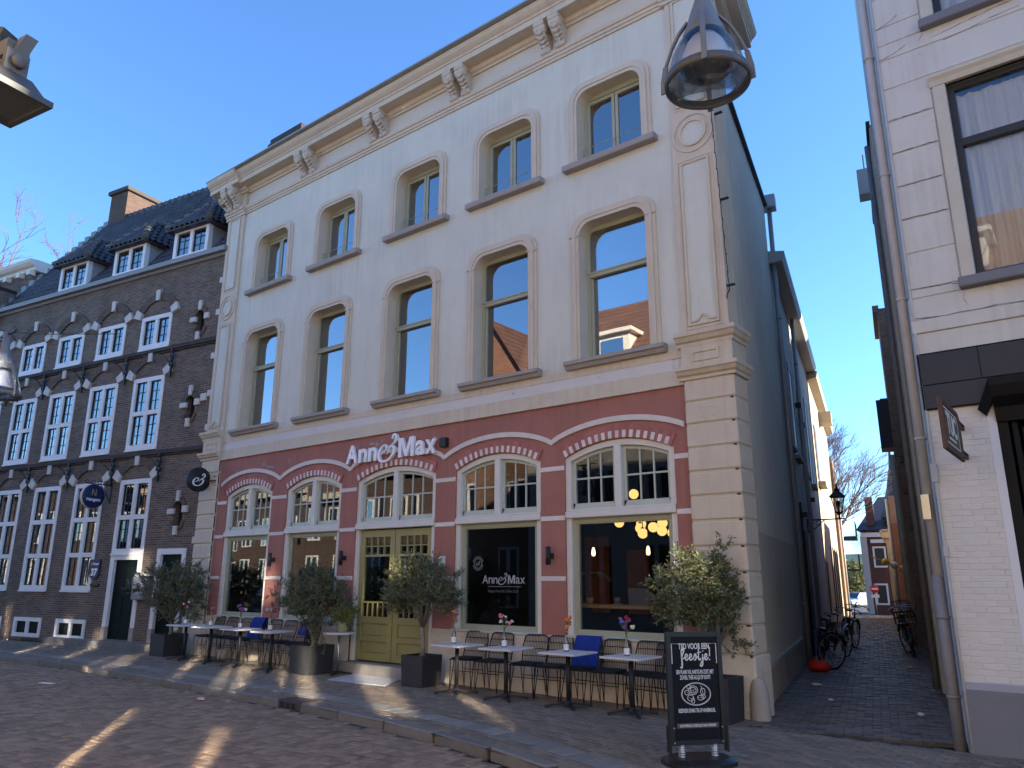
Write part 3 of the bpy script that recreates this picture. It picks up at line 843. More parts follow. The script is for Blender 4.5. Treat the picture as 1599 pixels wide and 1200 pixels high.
# pilasters
def mitre(mb, prof, stations):
    n = len(prof); vs = [f(d, z) for f in stations for d, z in prof]; fs = []
    for s_ in range(len(stations) - 1):
        for i in range(n - 1): fs.append((s_ * n + i, s_ * n + i + 1, (s_ + 1) * n + i + 1, (s_ + 1) * n + i))
    fs += [tuple(range(n)), tuple(range((len(stations) - 1) * n, len(stations) * n))]
    mb.add(vs, fs)
def pilaster(x0, x1, right):
    xa, xb = x0, x1
    # rusticated blocks
    zs = [0.75, 1.12, 1.46, 1.79, 2.13, 2.48, 2.82, 3.16, 3.50, 3.84, 4.17, 4.50]
    for a, b in zip(zs, zs[1:]):
        m_ = MB(); m_.cbox(xa + 0.012, xb + 0.012 * right, -0.075, 0.0, a + 0.012, b - 0.012, 0.02)
        if right:
            # block returns round the corner onto the alley side
            m_.cbox(xb - 0.1, xb + 0.03, -0.07, 0.42, a + 0.012, b - 0.012, 0.02)
            if a == 3.84:
                for dx in (0.24, 0.42):
                    for dz in (0.09, 0.22): m_.cbox(xa + dx - 0.012, xa + dx + 0.012, -0.085, -0.07, a + dz, a + dz + 0.024, 0.004)
        C(m_, "stone_block", M_cream)
    m_ = MB(); m_.box(xa + 0.02, xb, -0.05, 0.005, 0.7, 4.5)
    if right: m_.box(xb - 0.05, xb + 0.012, -0.05, 0.40, 0.7, 4.5)
    C(m_, "pilaster_core", M_cream)
    m_ = MB(); m_.cbox(xa - 0.02, xb + 0.035 * right, -0.1, 0.03, -0.2, 0.75, 0.012)
    if right: m_.cbox(xb - 0.12, xb + 0.05, -0.09, 0.45, -0.2, 0.75, 0.012)
    C(m_, "pilaster_base", M_creamlow)
    # two moulded caps with a panelled block between
    for z0, z1 in ((4.5, 4.68), (5.0, 5.2)):
        m_ = MB(); h = z1 - z0
        pr = [(0.0, z0), (-0.085, z0), (-0.09, z0 + 0.25 * h), (-0.13, z0 + 0.35 * h), (-0.165, z0 + 0.62 * h), (-0.19, z0 + 0.7 * h), (-0.19, z0 + h), (0.0, z0 + h)]
        if not right: m_.extrude_x(pr, xa - 0.06, xb)
        if right:
            mitre(m_, [(-p[0], p[1]) for p in pr], [lambda d, z: (xa - 0.06, -d, z), lambda d, z: (xb + 0.7 * d, -d, z), lambda d, z: (xb + 0.7 * d, 0.45, z)])
        C(m_, "pilaster_cap", M_cream)
    m_ = MB(); m_.box(xa + 0.0, xb, -0.08, 0.0, 4.68, 5.0)
    if right: m_.box(xb - 0.1, xb + 0.04, -0.078, 0.42, 4.68, 5.0)
    C(m_, "cap_block", M_cream)
    m_ = MB(); w_ = (xb - xa); A = rectp(xa + 0.16, xb - 0.16, 4.76, 4.92); Bq = rectp(xa + 0.19, xb - 0.19, 4.79, 4.89)
    m_.ring(A, Bq, -0.1, -0.07); C(m_, "cap_panel", M_cream)
    # upper shaft with sunk panels and a ring
    m_ = MB(); m_.box(xa + 0.03, xb, -0.055, 0.0, 5.2, 11.1)
    if right: m_.box(xb - 0.05, xb + 0.008, -0.054, 0.30, 5.2, 11.1)
    C(m_, "upper_shaft", M_cream)
    cx = (xa + xb) / 2 + 0.015
    for z0, z1 in ((5.34, 7.95), (9.0, 10.95)):
        m_ = MB(); m_.box(cx - 0.20, cx + 0.20, -0.062, -0.05, z0, z1); C(m_, "panel", M_plaster)
        m_ = MB(); m_.ring(rectp(cx - 0.24, cx + 0.24, z0 - 0.03, z1 + 0.03), rectp(cx - 0.20, cx + 0.20, z0, z1), -0.085, -0.05); 
        m_.ring(rectp(cx - 0.285, cx + 0.285, z0 - 0.08, z1 + 0.08), rectp(cx - 0.265, cx + 0.265, z0 - 0.06, z1 + 0.06), -0.065, -0.05)
        C(m_, "panel_moulding", M_cream)
    m_ = MB()
    for ro, ri, y in ((0.235, 0.19, -0.085), (0.34, 0.30, -0.075)):
        m_.ring(arcpts((cx, 8.47), ro, 0, 360, 32), arcpts((cx, 8.47), ri, 0, 360, 32), y, -0.05)
    C(m_, "ring_moulding", M_cream)
    m_ = MB(); m_.prism(arcpts((cx, 8.47), 0.19, 0, 360, 28)[:-1], -0.06, -0.05); C(m_, "roundel", M_plaster)
    # little scroll at the foot of the long panel
    m_ = MB(); stroke(m_, [(cx - 0.2, 5.37), (cx - 0.1, 5.38), (cx - 0.05, 5.43), (cx, 5.46), (cx + 0.05, 5.43), (cx + 0.1, 5.38), (cx + 0.2, 5.37)], [0.03] * 7, -0.09, -0.055); C(m_, "scroll", M_cream)
def rectp(a, b, c, d): return [(a, c), (a, d), (b, d), (b, c), (a, c)]
pilaster(-17.54, -16.76, 0)
pilaster(-4.58, -3.84, 1)

# entablature: architrave, frieze, cornice
mb = MB()
mb.extrude_x([(0, 11.02), (-0.03, 11.02), (-0.03, 11.07), (-0.05, 11.075), (-0.05, 11.13), (-0.075, 11.14), (-0.09, 11.19), (-0.09, 11.215), (0, 11.215)], -17.5, -3.8)
for x0, x1 in ((-17.56, -16.72), (-4.62, -3.8)):
    mb.extrude_x([(0, 11.0), (-0.09, 11.0), (-0.09, 11.07), (-0.12, 11.075), (-0.12, 11.13), (-0.15, 11.14), (-0.17, 11.19), (-0.17, 11.22), (0, 11.22)], x0, x1)
C(mb, "architrave", M_cream)
CP = [(0, 11.66), (-0.05, 11.66), (-0.06, 11.70), (-0.10, 11.72), (-0.12, 11.78), (-0.12, 11.80), (-0.36, 11.80), (-0.36, 11.92), (-0.38, 11.925), (-0.39, 11.96), (-0.43, 11.99), (-0.47, 12.03), (-0.50, 12.09), (-0.50, 12.12), (0, 12.12)]
CP = [(y, z - 0.06) for y, z in CP]
mb = MB(); mb.extrude_x(CP, -16.6, -4.7)
for x0, x1 in ((-17.9, -16.6),):
    mb.extrude_x([(y - (0.09 if y < -0.01 else 0), z + 0.002) for y, z in CP], x0, x1)
# right break and return along the alley side, mitred at the corner
b_ = sw(2.75)
mitre(mb, [((-y + 0.09) if y < -0.01 else 0.0, z + 0.002) for y, z in CP], [lambda d, z: (-4.7, -d, z), lambda d, z: (-3.84 + 0.85 * d, -d, z), lambda d, z: (b_[0] + d * 0.85, b_[1] + d * 0.2, z)])
C(mb, "cornice", M_cream)
mb = MB(); mb.box(-17.92, -3.34, -0.60, -0.02, 12.068, 12.10); C(mb, "cornice_lead", M_zinc)
mb = MB(); mb.box(-16.7, -4.6, -0.012, 0.0, 11.215, 11.6); C(mb, "frieze", mat("frieze_cream", (0.58, 0.535, 0.45), 0.85, 0.05, 2))
for x0, x1 in ((-17.54, -16.7), (-4.6, -3.83)):
    mb = MB(); mb.box(x0, x1, -0.09, 0.0, 11.22, 11.61); C(mb, "frieze_block", M_cream)

# carved console brackets in pairs
M_carved = mat("carved_console_stone", (0.55, 0.48, 0.39), 0.85, 0.12, 12, bump=0.5, bscale=28, stain=0.6, stain_col=(0.25, 0.22, 0.19), stain_scale=(6, 6, 6))
def console(x, yo):
    m_ = MB()
    prf = [(0, 11.17), (-0.08, 11.17), (-0.11, 11.22), (-0.10, 11.29), (-0.13, 11.36), (-0.2, 11.42), (-0.27, 11.48), (-0.32, 11.56), (-0.32, 11.64), (-0.34, 11.66), (-0.34, 11.735), (0, 11.735)]
    m_.extrude_x([(y + yo, z) for y, z in prf], x - 0.095, x + 0.095)
    m_.extrude_x([(y * 1.06 + yo, z) for y, z in prf[-5:]], x - 0.115, x + 0.115)
    # volutes, acanthus lumps
    m_.lathe([(0.001, -0.125), (0.05, -0.125), (0.085, -0.11), (0.085, 0.11), (0.05, 0.125), (0.001, 0.125)], (x, -0.26 + yo, 11.60), 12, ax='x')
    m_.lathe([(0.001, -0.115), (0.04, -0.11), (0.05, -0.1), (0.05, 0.1), (0.04, 0.11), (0.001, 0.115)], (x, -0.09 + yo, 11.24), 10, ax='x')
    for k, (yy, zz, rr) in enumerate(((-0.31, 11.52, 0.05), (-0.26, 11.45, 0.05), (-0.2, 11.39, 0.045), (-0.15, 11.33, 0.045), (-0.13, 11.27, 0.04))):
        m_.ball((x, yy + yo, zz), rr, 7, 5, (1.3, 0.7, 1.1))
        for sx in (-1, 1): m_.ball((x + sx * 0.065, yy + 0.01 + yo, zz + 0.02), rr * 0.7, 6, 4)
    return C(m_, "bracket", M_carved)
for c, yo in ((-17.13, -0.09), (-14.06, 0), (-11.55, 0), (-9.1, 0), (-6.78, 0), (-4.22, -0.09)):
    for s_ in (-0.165, 0.165): console(c + s_, yo)

# ground floor window frames
def shop_window(i):
    a, b = GF[i]; c = (a + b) / 2; door = (i == 2)
    w = bpy.data.objects.new("arched_window", None); COL.objects.link(w); w.parent = cafe
    w.location = (c + 10.7, 0, 0.86); w['_o'] = (c, 0, 0.86)
    y0 = 0.03; zb = 0.88 if not door else 0.2
    zt = 2.72
    # white outer frame: jambs + arch + transom + mullion
    m_ = MB(); t = 0.1; n = 20
    O = [(a + 0.004, zb)] + [(a + 0.004 + (b - a - 0.008) * k / n, archz(a + 0.004 + (b - a - 0.008) * k / n, a, b) - 0.004) for k in range(n + 1)] + [(b - 0.004, zb)]
    I = [(a + t, zb)] + [(a + t + (b - a - 2 * t) * k / n, archz(a + t + (b - a - 2 * t) * k / n, a, b) - t * 0.95) for k in range(n + 1)] + [(b - t, zb)]
    m_.ring(O, I, y0, y0 + 0.14)
    m_.cbox(a + 0.01, b - 0.01, y0 - 0.05, y0 + 0.15, zt - 0.1, zt + 0.0, 0.01)
    m_.cbox(a + 0.02, b - 0.02, y0 - 0.03, y0 + 0.1, zt, zt + 0.035, 0.008)
    m_.cbox(c - 0.06, c + 0.06, y0 - 0.02, y0 + 0.12, zt + 0.03, SPR + RISE - 0.07, 0.012)
    C(m_, "white_frame", M_white, w)
    # two arched casements with 3 x 2 panes
    for s_ in (-1, 1):
        xa, xb = (a + t + 0.005, c - 0.065) if s_ < 0 else (c + 0.065, b - t - 0.005)
        f = MB(); e = 0.05; n = 10; y1 = y0 + 0.06
        top = lambda x, o: archz(x, a, b) - t * 0.95 - 0.006 - o
        O = [(xa, zt + 0.04)] + [(xa + (xb - xa) * k / n, top(xa + (xb - xa) * k / n, 0)) for k in range(n + 1)] + [(xb, zt + 0.04)]
        I = [(xa + e, zt + 0.13)] + [(xa + e + (xb - xa - 2 * e) * k / n, top(xa + e + (xb - xa - 2 * e) * k / n, e)) for k in range(n + 1)] + [(xb - e, zt + 0.13)]
        f.ring(O, I, y1, y1 + 0.055); f.box(xa, xb, y1, y1 + 0.055, zt + 0.04, zt + 0.13)
        sash = C(f, "casement", M_sage, w); 
        sb = MB()
        zm = zt + 0.13 + (top((xa + xb) / 2, e) - zt - 0.13) * 0.52
        for k in (1, 2):
            x = xa + e + (xb - xa - 2 * e) * k / 3; sb.box(x - 0.013, x + 0.013, y1 + 0.008, y1 + 0.04, zt + 0.13, top(x, e) + 0.02)
        sb.box(xa + e, xb - e, y1 + 0.006, y1 + 0.042, zm - 0.013, zm + 0.013)
        C(sb, "glazing_bar", M_sage, w)
        for k in range(3):
            x0 = xa + e + (xb - xa - 2 * e) * k / 3 + 0.004; x1 = xa + e + (xb - xa - 2 * e) * (k + 1) / 3 - 0.004
            for zz0, zz1, arch in ((zt + 0.125, zm - 0.004, False), (zm + 0.004, 0, True)):
                p_ = MB(); ya = y1 + 0.02 + random.uniform(-0.003, 0.003); sk = random.uniform(-0.004, 0.004)
                if not arch: pts = [(x0, zz0), (x1, zz0), (x1, zz1), (x0, zz1)]
                else: pts = [(x0, zz0), (x1, zz0), (x1, top(x1, e) + 0.012), ((x0 + x1) / 2, top((x0 + x1) / 2, e) + 0.012), (x0, top(x0, e) + 0.012)]
                p_.prism(pts, ya, ya + 0.005)
                # hand-fitted panes: each leans a hair differently
                p_.v = [(q[0], q[1] + (q[0] - x0) * sk * 3 + (q[2] - zz0) * sk, q[2]) for q in p_.v]
                C(p_, "pane", M_shopglass, w)
    if not door:
        f = MB(); x0, x1 = a + t + 0.002, b - t - 0.002
        f.ring(rectp(x0, x1, zb, zt - 0.1), rectp(x0 + 0.06, x1 - 0.06, zb + 0.06, zt - 0.17), y0 + 0.05, y0 + 0.12)
        f.ring(rectp(x0 + 0.05, x1 - 0.05, zb + 0.05, zt - 0.15), rectp(x0 + 0.085, x1 - 0.085, zb + 0.08, zt - 0.19), y0 + 0.065, y0 + 0.13)
        C(f, "shop_frame", M_greenfr, w)
        f = MB(); f.box(x0 + 0.06, x1 - 0.06, y0 + 0.085, y0 + 0.097, zb + 0.06, zt - 0.16); C(f, "shop_pane", M_shopglass, w)
        f = MB(); f.cbox(a - 0.01, b + 0.01, -0.05, 0.12, 0.835, 0.88, 0.01); C(f, "window_sill", M_sage, w)
    return w
wins = [shop_window(i) for i in range(5)]

# entrance doors
def door_leaf(x0, x1, hinge):
    d = bpy.data.objects.new("door", None); COL.objects.link(d); d.parent = cafe; d.location = (x0 + 10.7, 0.07, 0.22); d['_o'] = (x0, 0.07, 0.22)
    y0, y1 = 0.07, 0.13; z0, z1 = 0.22, 2.60
    m_ = MB(); e = 0.125
    m_.cbox(x0, x0 + e, y0, y1, z0, z1, 0.006); m_.cbox(x1 - e, x1, y0, y1, z0, z1, 0.006)
    m_.box(x0 + e, x1 - e, y0 + 0.004, y1 - 0.004, z1 - 0.13, z1); m_.box(x0 + e, x1 - e, y0 + 0.004, y1 - 0.004, 0.88, 1.0)
    m_.box(x0 + e, x1 - e, y0 + 0.004, y1 - 0.004, 0.56, 0.66); m_.box(x0 + e, x1 - e, y0 + 0.004, y1 - 0.004, z0, 0.36)
    C(m_, "door_frame", M_olive, d)
    for za, zb_ in ((0.36, 0.56), (0.66, 0.88)):
        m_ = MB(); m_.cbox(x0 + e + 0.002, x1 - e - 0.002, y0 + 0.025, y1 - 0.01, za, zb_, 0.012); C(m_, "panel", M_olive, d)
    m_ = MB()
    m_.box(x0 + e, x1 - e, y0 + 0.008, y1 - 0.008, 2.10, 2.14); m_.box(x0 + e, x1 - e, y0 + 0.008, y1 - 0.008, 2.285, 2.305)
    for k in range(1, 4):
        x = x0 + e + (x1 - x0 - 2 * e) * k / 4; m_.box(x - 0.012, x + 0.012, y0 + 0.01, y1 - 0.01, 2.14, z1 - 0.13)
    C(m_, "glazing_bar", M_olive, d)
    m_ = MB(); m_.box(x0 + e, x1 - e, y0 + 0.004, y1 - 0.004, 1.245, 1.275)
    for k in range(1, 5):
        x = x0 + e + (x1 - x0 - 2 * e) * k / 5; m_.box(x - 0.012, x + 0.012, y0 + 0.006, y1 - 0.03, 1.0, 1.245)
    C(m_, "baluster", M_olive, d)
    m_ = MB(); m_.box(x0 + e - 0.01, x1 - e + 0.01, y0 + 0.034, y0 + 0.042, 1.0, z1 - 0.12); C(m_, "pane", M_shopglass, d)
    if hinge:
        m_ = MB(); m_.tube([(x1 - 0.06, y0 - 0.05, 1.05), (x1 - 0.06, y0 - 0.05, 1.5)], 0.014, 8); m_.tube([(x1 - 0.06, y0 - 0.05, 1.1), (x1 - 0.06, y0, 1.1)], 0.01, 6); m_.tube([(x1 - 0.06, y0 - 0.05, 1.45), (x1 - 0.06, y0, 1.45)], 0.01, 6)
        C(m_, "handle", M_steel, d)
door_leaf(-11.61, -10.65, True); door_leaf(-10.63, -9.67, False)
mb = MB(); mb.cbox(-11.9, -9.5, -0.22, 0.25, -0.1, 0.19, 0.012); C(mb, "door_step", mat("worn_step_stone", (0.25, 0.24, 0.23), 0.75, 0.15, 6, bump=0.2))

# interior of the cafe
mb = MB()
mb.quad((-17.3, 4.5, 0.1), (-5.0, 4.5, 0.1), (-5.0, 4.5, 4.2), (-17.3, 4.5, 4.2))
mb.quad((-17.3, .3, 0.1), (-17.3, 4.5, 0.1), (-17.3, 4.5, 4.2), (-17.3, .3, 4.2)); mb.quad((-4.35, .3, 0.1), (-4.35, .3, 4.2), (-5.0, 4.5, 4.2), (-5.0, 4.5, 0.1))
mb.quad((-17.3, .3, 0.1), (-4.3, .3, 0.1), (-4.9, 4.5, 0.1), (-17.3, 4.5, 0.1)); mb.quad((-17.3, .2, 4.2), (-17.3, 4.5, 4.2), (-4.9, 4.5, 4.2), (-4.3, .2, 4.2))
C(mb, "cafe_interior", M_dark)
mb = MB()
for k, (x, h, w_) in enumerate(((-15.3, 2.4, 0.7), (-13.3, 2.1, 0.5), (-8.9, 2.6, 0.6), (-7.9, 2.3, 0.5), (-6.2, 2.5, 0.45))):
    mb.box(x - w_ / 2, x + w_ / 2, 4.42, 4.47, 1.0, h)
C(mb, "orange_wall_panel", mat("burnt_orange_panel", (0.30, 0.10, 0.03), 0.8, 0.3, 2))
M_globe = emat("lit_globe", (1.0, 0.56, 0.17), 0.62)
M_bulb = emat("lit_bulb", (1.0, 0.72, 0.30), 1.6)

# ================================================================== DARK BRICK BUILDING (local x runs right along the front, local y goes in)
M_brick = brickmat("dark_brown_brick", (0.155, 0.112, 0.082), (0.075, 0.056, 0.046), (0.21, 0.18, 0.15), 0.21, 0.058, 0.009, var=0.4)
M_brickarch = brickmat("dark_arch_brick", (0.11, 0.074, 0.052), (0.06, 0.043, 0.035), (0.16, 0.135, 0.11), 0.06, 0.21, 0.008)
M_wstone = mat("white_stone_block", (0.56, 0.54, 0.49), 0.8, 0.08, 5, bump=0.15, stain=0.4, stain_col=(0.36, 0.35, 0.33))
M_wpaint = mat("white_window_paint", (0.70, 0.70, 0.69), 0.5, 0.05, 5, stain=0.25, stain_col=(0.5, 0.49, 0.47), stain_scale=(1, 1, .4))
M_muntin = mat("black_muntin", (0.016, 0.017, 0.022), 0.5)
M_oldglass = glassmat("old_leaded_glass", (0.85, 0.88, 0.88), 2.4, 0.10, 0.0, 0.05)
M_tileroof = mat("blue_black_pantile", (0.042, 0.046, 0.058), 0.42, 0.2, 4, bump=0.2, rand=0.3, attr=True, stain=0.4, stain_col=(0.085, 0.08, 0.075), stain_scale=(0.8, 0.8, 0.8))
M_lead = mat("lead_grey", (0.23, 0.25, 0.27), 0.55, 0.1, 4, stain=0.3, stain_col=(0.15, 0.16, 0.17))
M_ddoor = mat("dark_green_door", (0.006, 0.012, 0.011), 0.5, 0.1, 3, spec=0.08)
M_cheek = mat("blue_grey_dormer_cheek", (0.26, 0.31, 0.35), 0.7, 0.08, 2)
M_stringbrick = brickmat("string_course_brick", (0.055, 0.042, 0.038), (0.04, 0.032, 0.03), (0.08, 0.07, 0.06), 0.1, 0.06)
brick = thing("brick_building", "long dark brown brick building with white cross windows and three dormers", "building", (-17.55, 0.05, 0), R(9.75))
def rect_frame(mb, x0, x1, z0, z1, t, y0, y1): mb.ring(rectp(x0, x1, z0, z1), rectp(x0 + t, x1 - t, z0 + t, z1 - t), y0, y1)

COLS = [-2.60, -4.56, -6.50, -8.42, -10.36, -12.3]
W = 1.27
h_top = [(c - W / 2, c + W / 2, 7.86, 8.82) for c in COLS]
h_mid = [(c - W / 2, c + W / 2, 5.03, 7.02) for c in COLS]
h_gf = [(c - W / 2, c + W / 2, 1.36, 4.22) for c in COLS[1:]]
h_door = [(COLS[0] - W / 2, COLS[0] + W / 2, 0.18, 4.22)]
h_door2 = [(-1.42, -0.36, 0.18, 2.40)]
h_bas = [(c - 0.64, c + 0.64, 0.11, 0.62) for c in COLS[1:]]
LX = -13.4
niches = []
for (nx, nz) in ((-0.83, 3.28), (-0.82, 6.02), (-0.81, 8.38)): niches.append((nx - 0.17, nx + 0.17, nz - 0.36, nz + 0.26))
mb = MB(); wall_grid(mb, LX, 0.12, -0.2, 10.22, h_top + h_mid + h_gf + h_door + h_door2 + h_bas + niches, 0.0, 0.16)
mb.quad((LX, 0, -0.2), (LX, 6.6, -0.2), (LX, 6.6, 10.2), (LX, 0, 10.2))
mb.build("wall", M_brick, brick)
mb = MB()
for a in niches: mb.quad((a[0], 0.16, a[2]), (a[1], 0.16, a[2]), (a[1], 0.16, a[3]), (a[0], 0.16, a[3]))
mb.build("niche_back", M_dark, brick)
# dim rooms behind the windows
mb = MB()
for z0, z1 in ((0.1, 4.6), (4.9, 7.5), (7.7, 10.1)):
    mb.quad((LX, 2.6, z0), (0, 2.6, z0), (0, 2.6, z1), (LX, 2.6, z1)); mb.quad((LX, .3, z0), (0, .3, z0), (0, 2.6, z0), (LX, 2.6, z0)); mb.quad((LX, .3, z1), (LX, 2.6, z1), (0, 2.6, z1), (0, .3, z1))
mb.quad((-.1, .3, 0), (-.1, 2.6, 0), (-.1, 2.6, 10), (-.1, .3, 10)); mb.quad((LX, .3, 0), (LX, 2.6, 0), (LX, 2.6, 10), (LX, .3, 10))
mb.build("rooms", M_room, brick)

def cross_window(c, z0, z1, rows, w=W, door=False):
    """white cross window; rows = list of z splits between transoms"""
    wo = bpy.data.objects.new("window", None); COL.objects.link(wo); wo.parent = brick; wo.location = (c, 0, z0)
    zs = [0.0] + [r_ - z0 for r_ in rows] + [z1 - z0]
    h = w / 2; t = 0.12; y0 = -0.02; y1 = 0.10
    m_ = MB(); m_.ring(rectp(-h, h, 0, z1 - z0), rectp(-h + t, h - t, t, z1 - z0 - t), y0, y1)
    m_.box(-0.065, 0.065, y0 + 0.004, y1, t, z1 - z0 - t)
    for z in zs[1:-1]:
        m_.box(-h + t, -0.065, y0 + 0.004, y1, z - 0.06, z + 0.06); m_.box(0.065, h - t, y0 + 0.004, y1, z - 0.06, z + 0.06)
    m_.build("frame", M_wpaint, wo)
    for j in range(len(zs) - 1):
        za = zs[j] + (t if j == 0 else 0.06); zb = zs[j + 1] - (t if j == len(zs) - 2 else 0.06)
        for sx in (-1, 1):
            xa, xb = (-h + t, -0.065) if sx < 0 else (0.065, h - t)
            m_ = MB(); rect_frame(m_, xa, xb, za, zb, 0.02, 0.03, 0.075)
            xm = (xa + xb) / 2; m_.box(xm - 0.008, xm + 0.008, 0.035, 0.07, za + 0.02, zb - 0.02)
            for k in (1, 2):
                z = za + (zb - za) * k / 3; m_.box(xa + 0.02, xb - 0.02, 0.036, 0.069, z - 0.008, z + 0.008)
            m_.build("sash", M_muntin, wo)
            tilt = random.uniform(-0.006, 0.006)
            m_ = MB(); m_.box(xa + 0.02, xb - 0.02, 0.05, 0.056, za + 0.02, zb - 0.02)
            m_.v = [(p[0], p[1] + (p[0] - xm) * tilt * 2 + (p[2] - za) * tilt, p[2]) for p in m_.v]
            m_.build("pane", M_oldglass, wo)
    m_ = MB(); m_.box(-h - 0.0, h, -0.05, 0.0, -0.05, -0.002); m_.build("sill", M_wpaint, wo)
    if random.random() < 0.75 and not door:
        m_ = MB(); hh = (z1 - z0)
        for sx in (-1, 1):
            x = sx * 0.3
            for i in range(8):
                m_.quad((x - 0.24 + 0.06 * i, 0.2 + 0.02 * (i % 2), 0.05), (x - 0.18 + 0.06 * i, 0.2 + 0.02 * ((i + 1) % 2), 0.05), (x - 0.18 + 0.06 * i, 0.2 + 0.02 * ((i + 1) % 2), hh), (x - 0.24 + 0.06 * i, 0.2 + 0.02 * (i % 2), hh))
        m_.build("curtain", M_curtain, wo)
    return wo
for c in COLS[:5]:
    cross_window(c, 7.86, 8.82, [])
    cross_window(c, 5.03, 7.02, [6.02])
for c in COLS[1:5]: cross_window(c, 1.36, 4.22, [2.28, 3.22])
cross_window(COLS[0], 2.30, 4.22, [3.23], door=True)
# basement lights
for c in COLS[1:5]:
    wo = bpy.data.objects.new("basement_window", None); COL.objects.link(wo); wo.parent = brick; wo.location = (c, 0, 0.11)
    m_ = MB(); rect_frame(m_, -0.64, 0.64, 0, 0.51, 0.1, -0.03, 0.08); m_.box(-0.05, 0.05, -0.026, 0.08, 0.1, 0.41); m_.build("frame", M_wpaint, wo)
    for sx in (-1, 1):
        m_ = MB(); m_.box(sx * 0.295 - 0.245, sx * 0.295 + 0.245, 0.03, 0.05, 0.1, 0.41); m_.build("shutter", M_ddoor, wo)
# doors
d = bpy.data.objects.new("door", None); COL.objects.link(d); d.parent = brick; d.location = (COLS[0], 0, 0.18)
m_ = MB(); m_.ring([(-W / 2, 0.3), (-W / 2, 2.12), (W / 2, 2.12), (W / 2, 0.3)], [(-W / 2 + 0.16, 0.3), (-W / 2 + 0.16, 1.96), (W / 2 - 0.16, 1.96), (W / 2 - 0.16, 0.3)], -0.02, 0.1); m_.build("frame", M_wpaint, d)
m_ = MB(); m_.box(-W / 2, -W / 2 + 0.16, -0.03, 0.1, -0.2, 0.3); m_.box(W / 2 - 0.16, W / 2, -0.03, 0.1, -0.2, 0.3); m_.build("plinth_block", M_sill, d)
m_ = MB(); m_.box(-0.475, 0.475, 0.06, 0.11, 0.0, 1.96)
for za, zb in ((0.12, 0.36), (0.5, 1.05), (1.2, 1.85)):
    for sx in (-1, 1): m_.cbox(sx * 0.22 - 0.17, sx * 0.22 + 0.17, 0.05, 0.07, za, zb, 0.008)
m_.build("leaf", M_ddoor, d)
d = bpy.data.objects.new("door", None); COL.objects.link(d); d.parent = brick; d.location = (-0.89, 0, 0.18)
m_ = MB(); m_.ring([(-0.53, 0.3), (-0.53, 2.22), (0.53, 2.22), (0.53, 0.3)], [(-0.39, 0.3), (-0.39, 2.08), (0.39, 2.08), (0.39, 0.3)], -0.02, 0.1); m_.build("frame", M_wpaint, d)
m_ = MB(); m_.box(-0.53, -0.39, -0.03, 0.1, -0.2, 0.3); m_.box(0.39, 0.53, -0.03, 0.1, -0.2, 0.3); m_.build("plinth_block", M_sill, d)
m_ = MB(); m_.box(-0.39, 0.39, 0.06, 0.11, 0.0, 2.08); m_.build("leaf", M_ddoor, d)
mb = MB(); mb.cbox(-5.2, 0.05, -0.32, 0.0, -0.15, 0.155, 0.015); mb.build("front_step", mat("front_step_stone", (0.15, 0.145, 0.135), 0.85, 0.2, 5, bump=0.3), brick)

# blind arches with white stones
def blind_arch(c, zs, zk):
    """spring at zs, crown of the intrados at zk"""
    hw = 0.66; rise = zk - zs
    Rr = (hw ** 2 + rise ** 2) / (2 * rise); cz = zk - Rr; am = math.asin(hw / Rr)
    A = [(c + math.sin(-am + 2 * am * i / 14) * Rr, cz + math.cos(-am + 2 * am * i / 14) * Rr) for i in range(15)]
    B_ = [(c + math.sin(-am + 2 * am * i / 14) * (Rr + 0.23), cz + math.cos(-am + 2 * am * i / 14) * (Rr + 0.23)) for i in range(15)]
    m_ = MB(); m_.ring(B_, A, -0.045, 0.0); m_.build("arch", M_brickarch, brick)
    for ang_, w_ in ((-am * 0.98, 0.125), (0, 0.085), (am * 0.98, 0.125)):
        m_ = MB(); r0_, r1_ = Rr - 0.02, Rr + (0.29 if ang_ == 0 else 0.25)
        q = [(c + math.sin(ang_) * r + math.cos(ang_) * s_, cz + math.cos(ang_) * r - math.sin(ang_) * s_) for r, s_ in ((r0_, -w_ * .8), (r1_, -w_), (r1_, w_), (r0_, w_ * .8))]
        m_.prism(q, -0.085, 0.0); m_.build("keystone" if ang_ == 0 else "springer_stone", M_wstone, brick)
for c in COLS[:5]:
    blind_arch(c, 8.84, 9.26); blind_arch(c, 7.06, 7.46); blind_arch(c, 4.25, 4.60)
# string courses, gutter
for z in (7.74, 4.88):
    mb = MB(); mb.box(LX, 0.05, -0.09, 0.0, z - 0.05, z + 0.05); mb.box(LX, 0.05, -0.05, 0.0, z - 0.1, z - 0.05); mb.build("string_course", M_stringbrick, brick)
mb = MB(); mb.extrude_x([(0, 10.1), (-0.06, 10.1), (-0.1, 10.16), (-0.22, 10.17), (-0.24, 10.29), (0.1, 10.32)], -10.75, 0.1); mb.build("gutter", M_lead, brick)
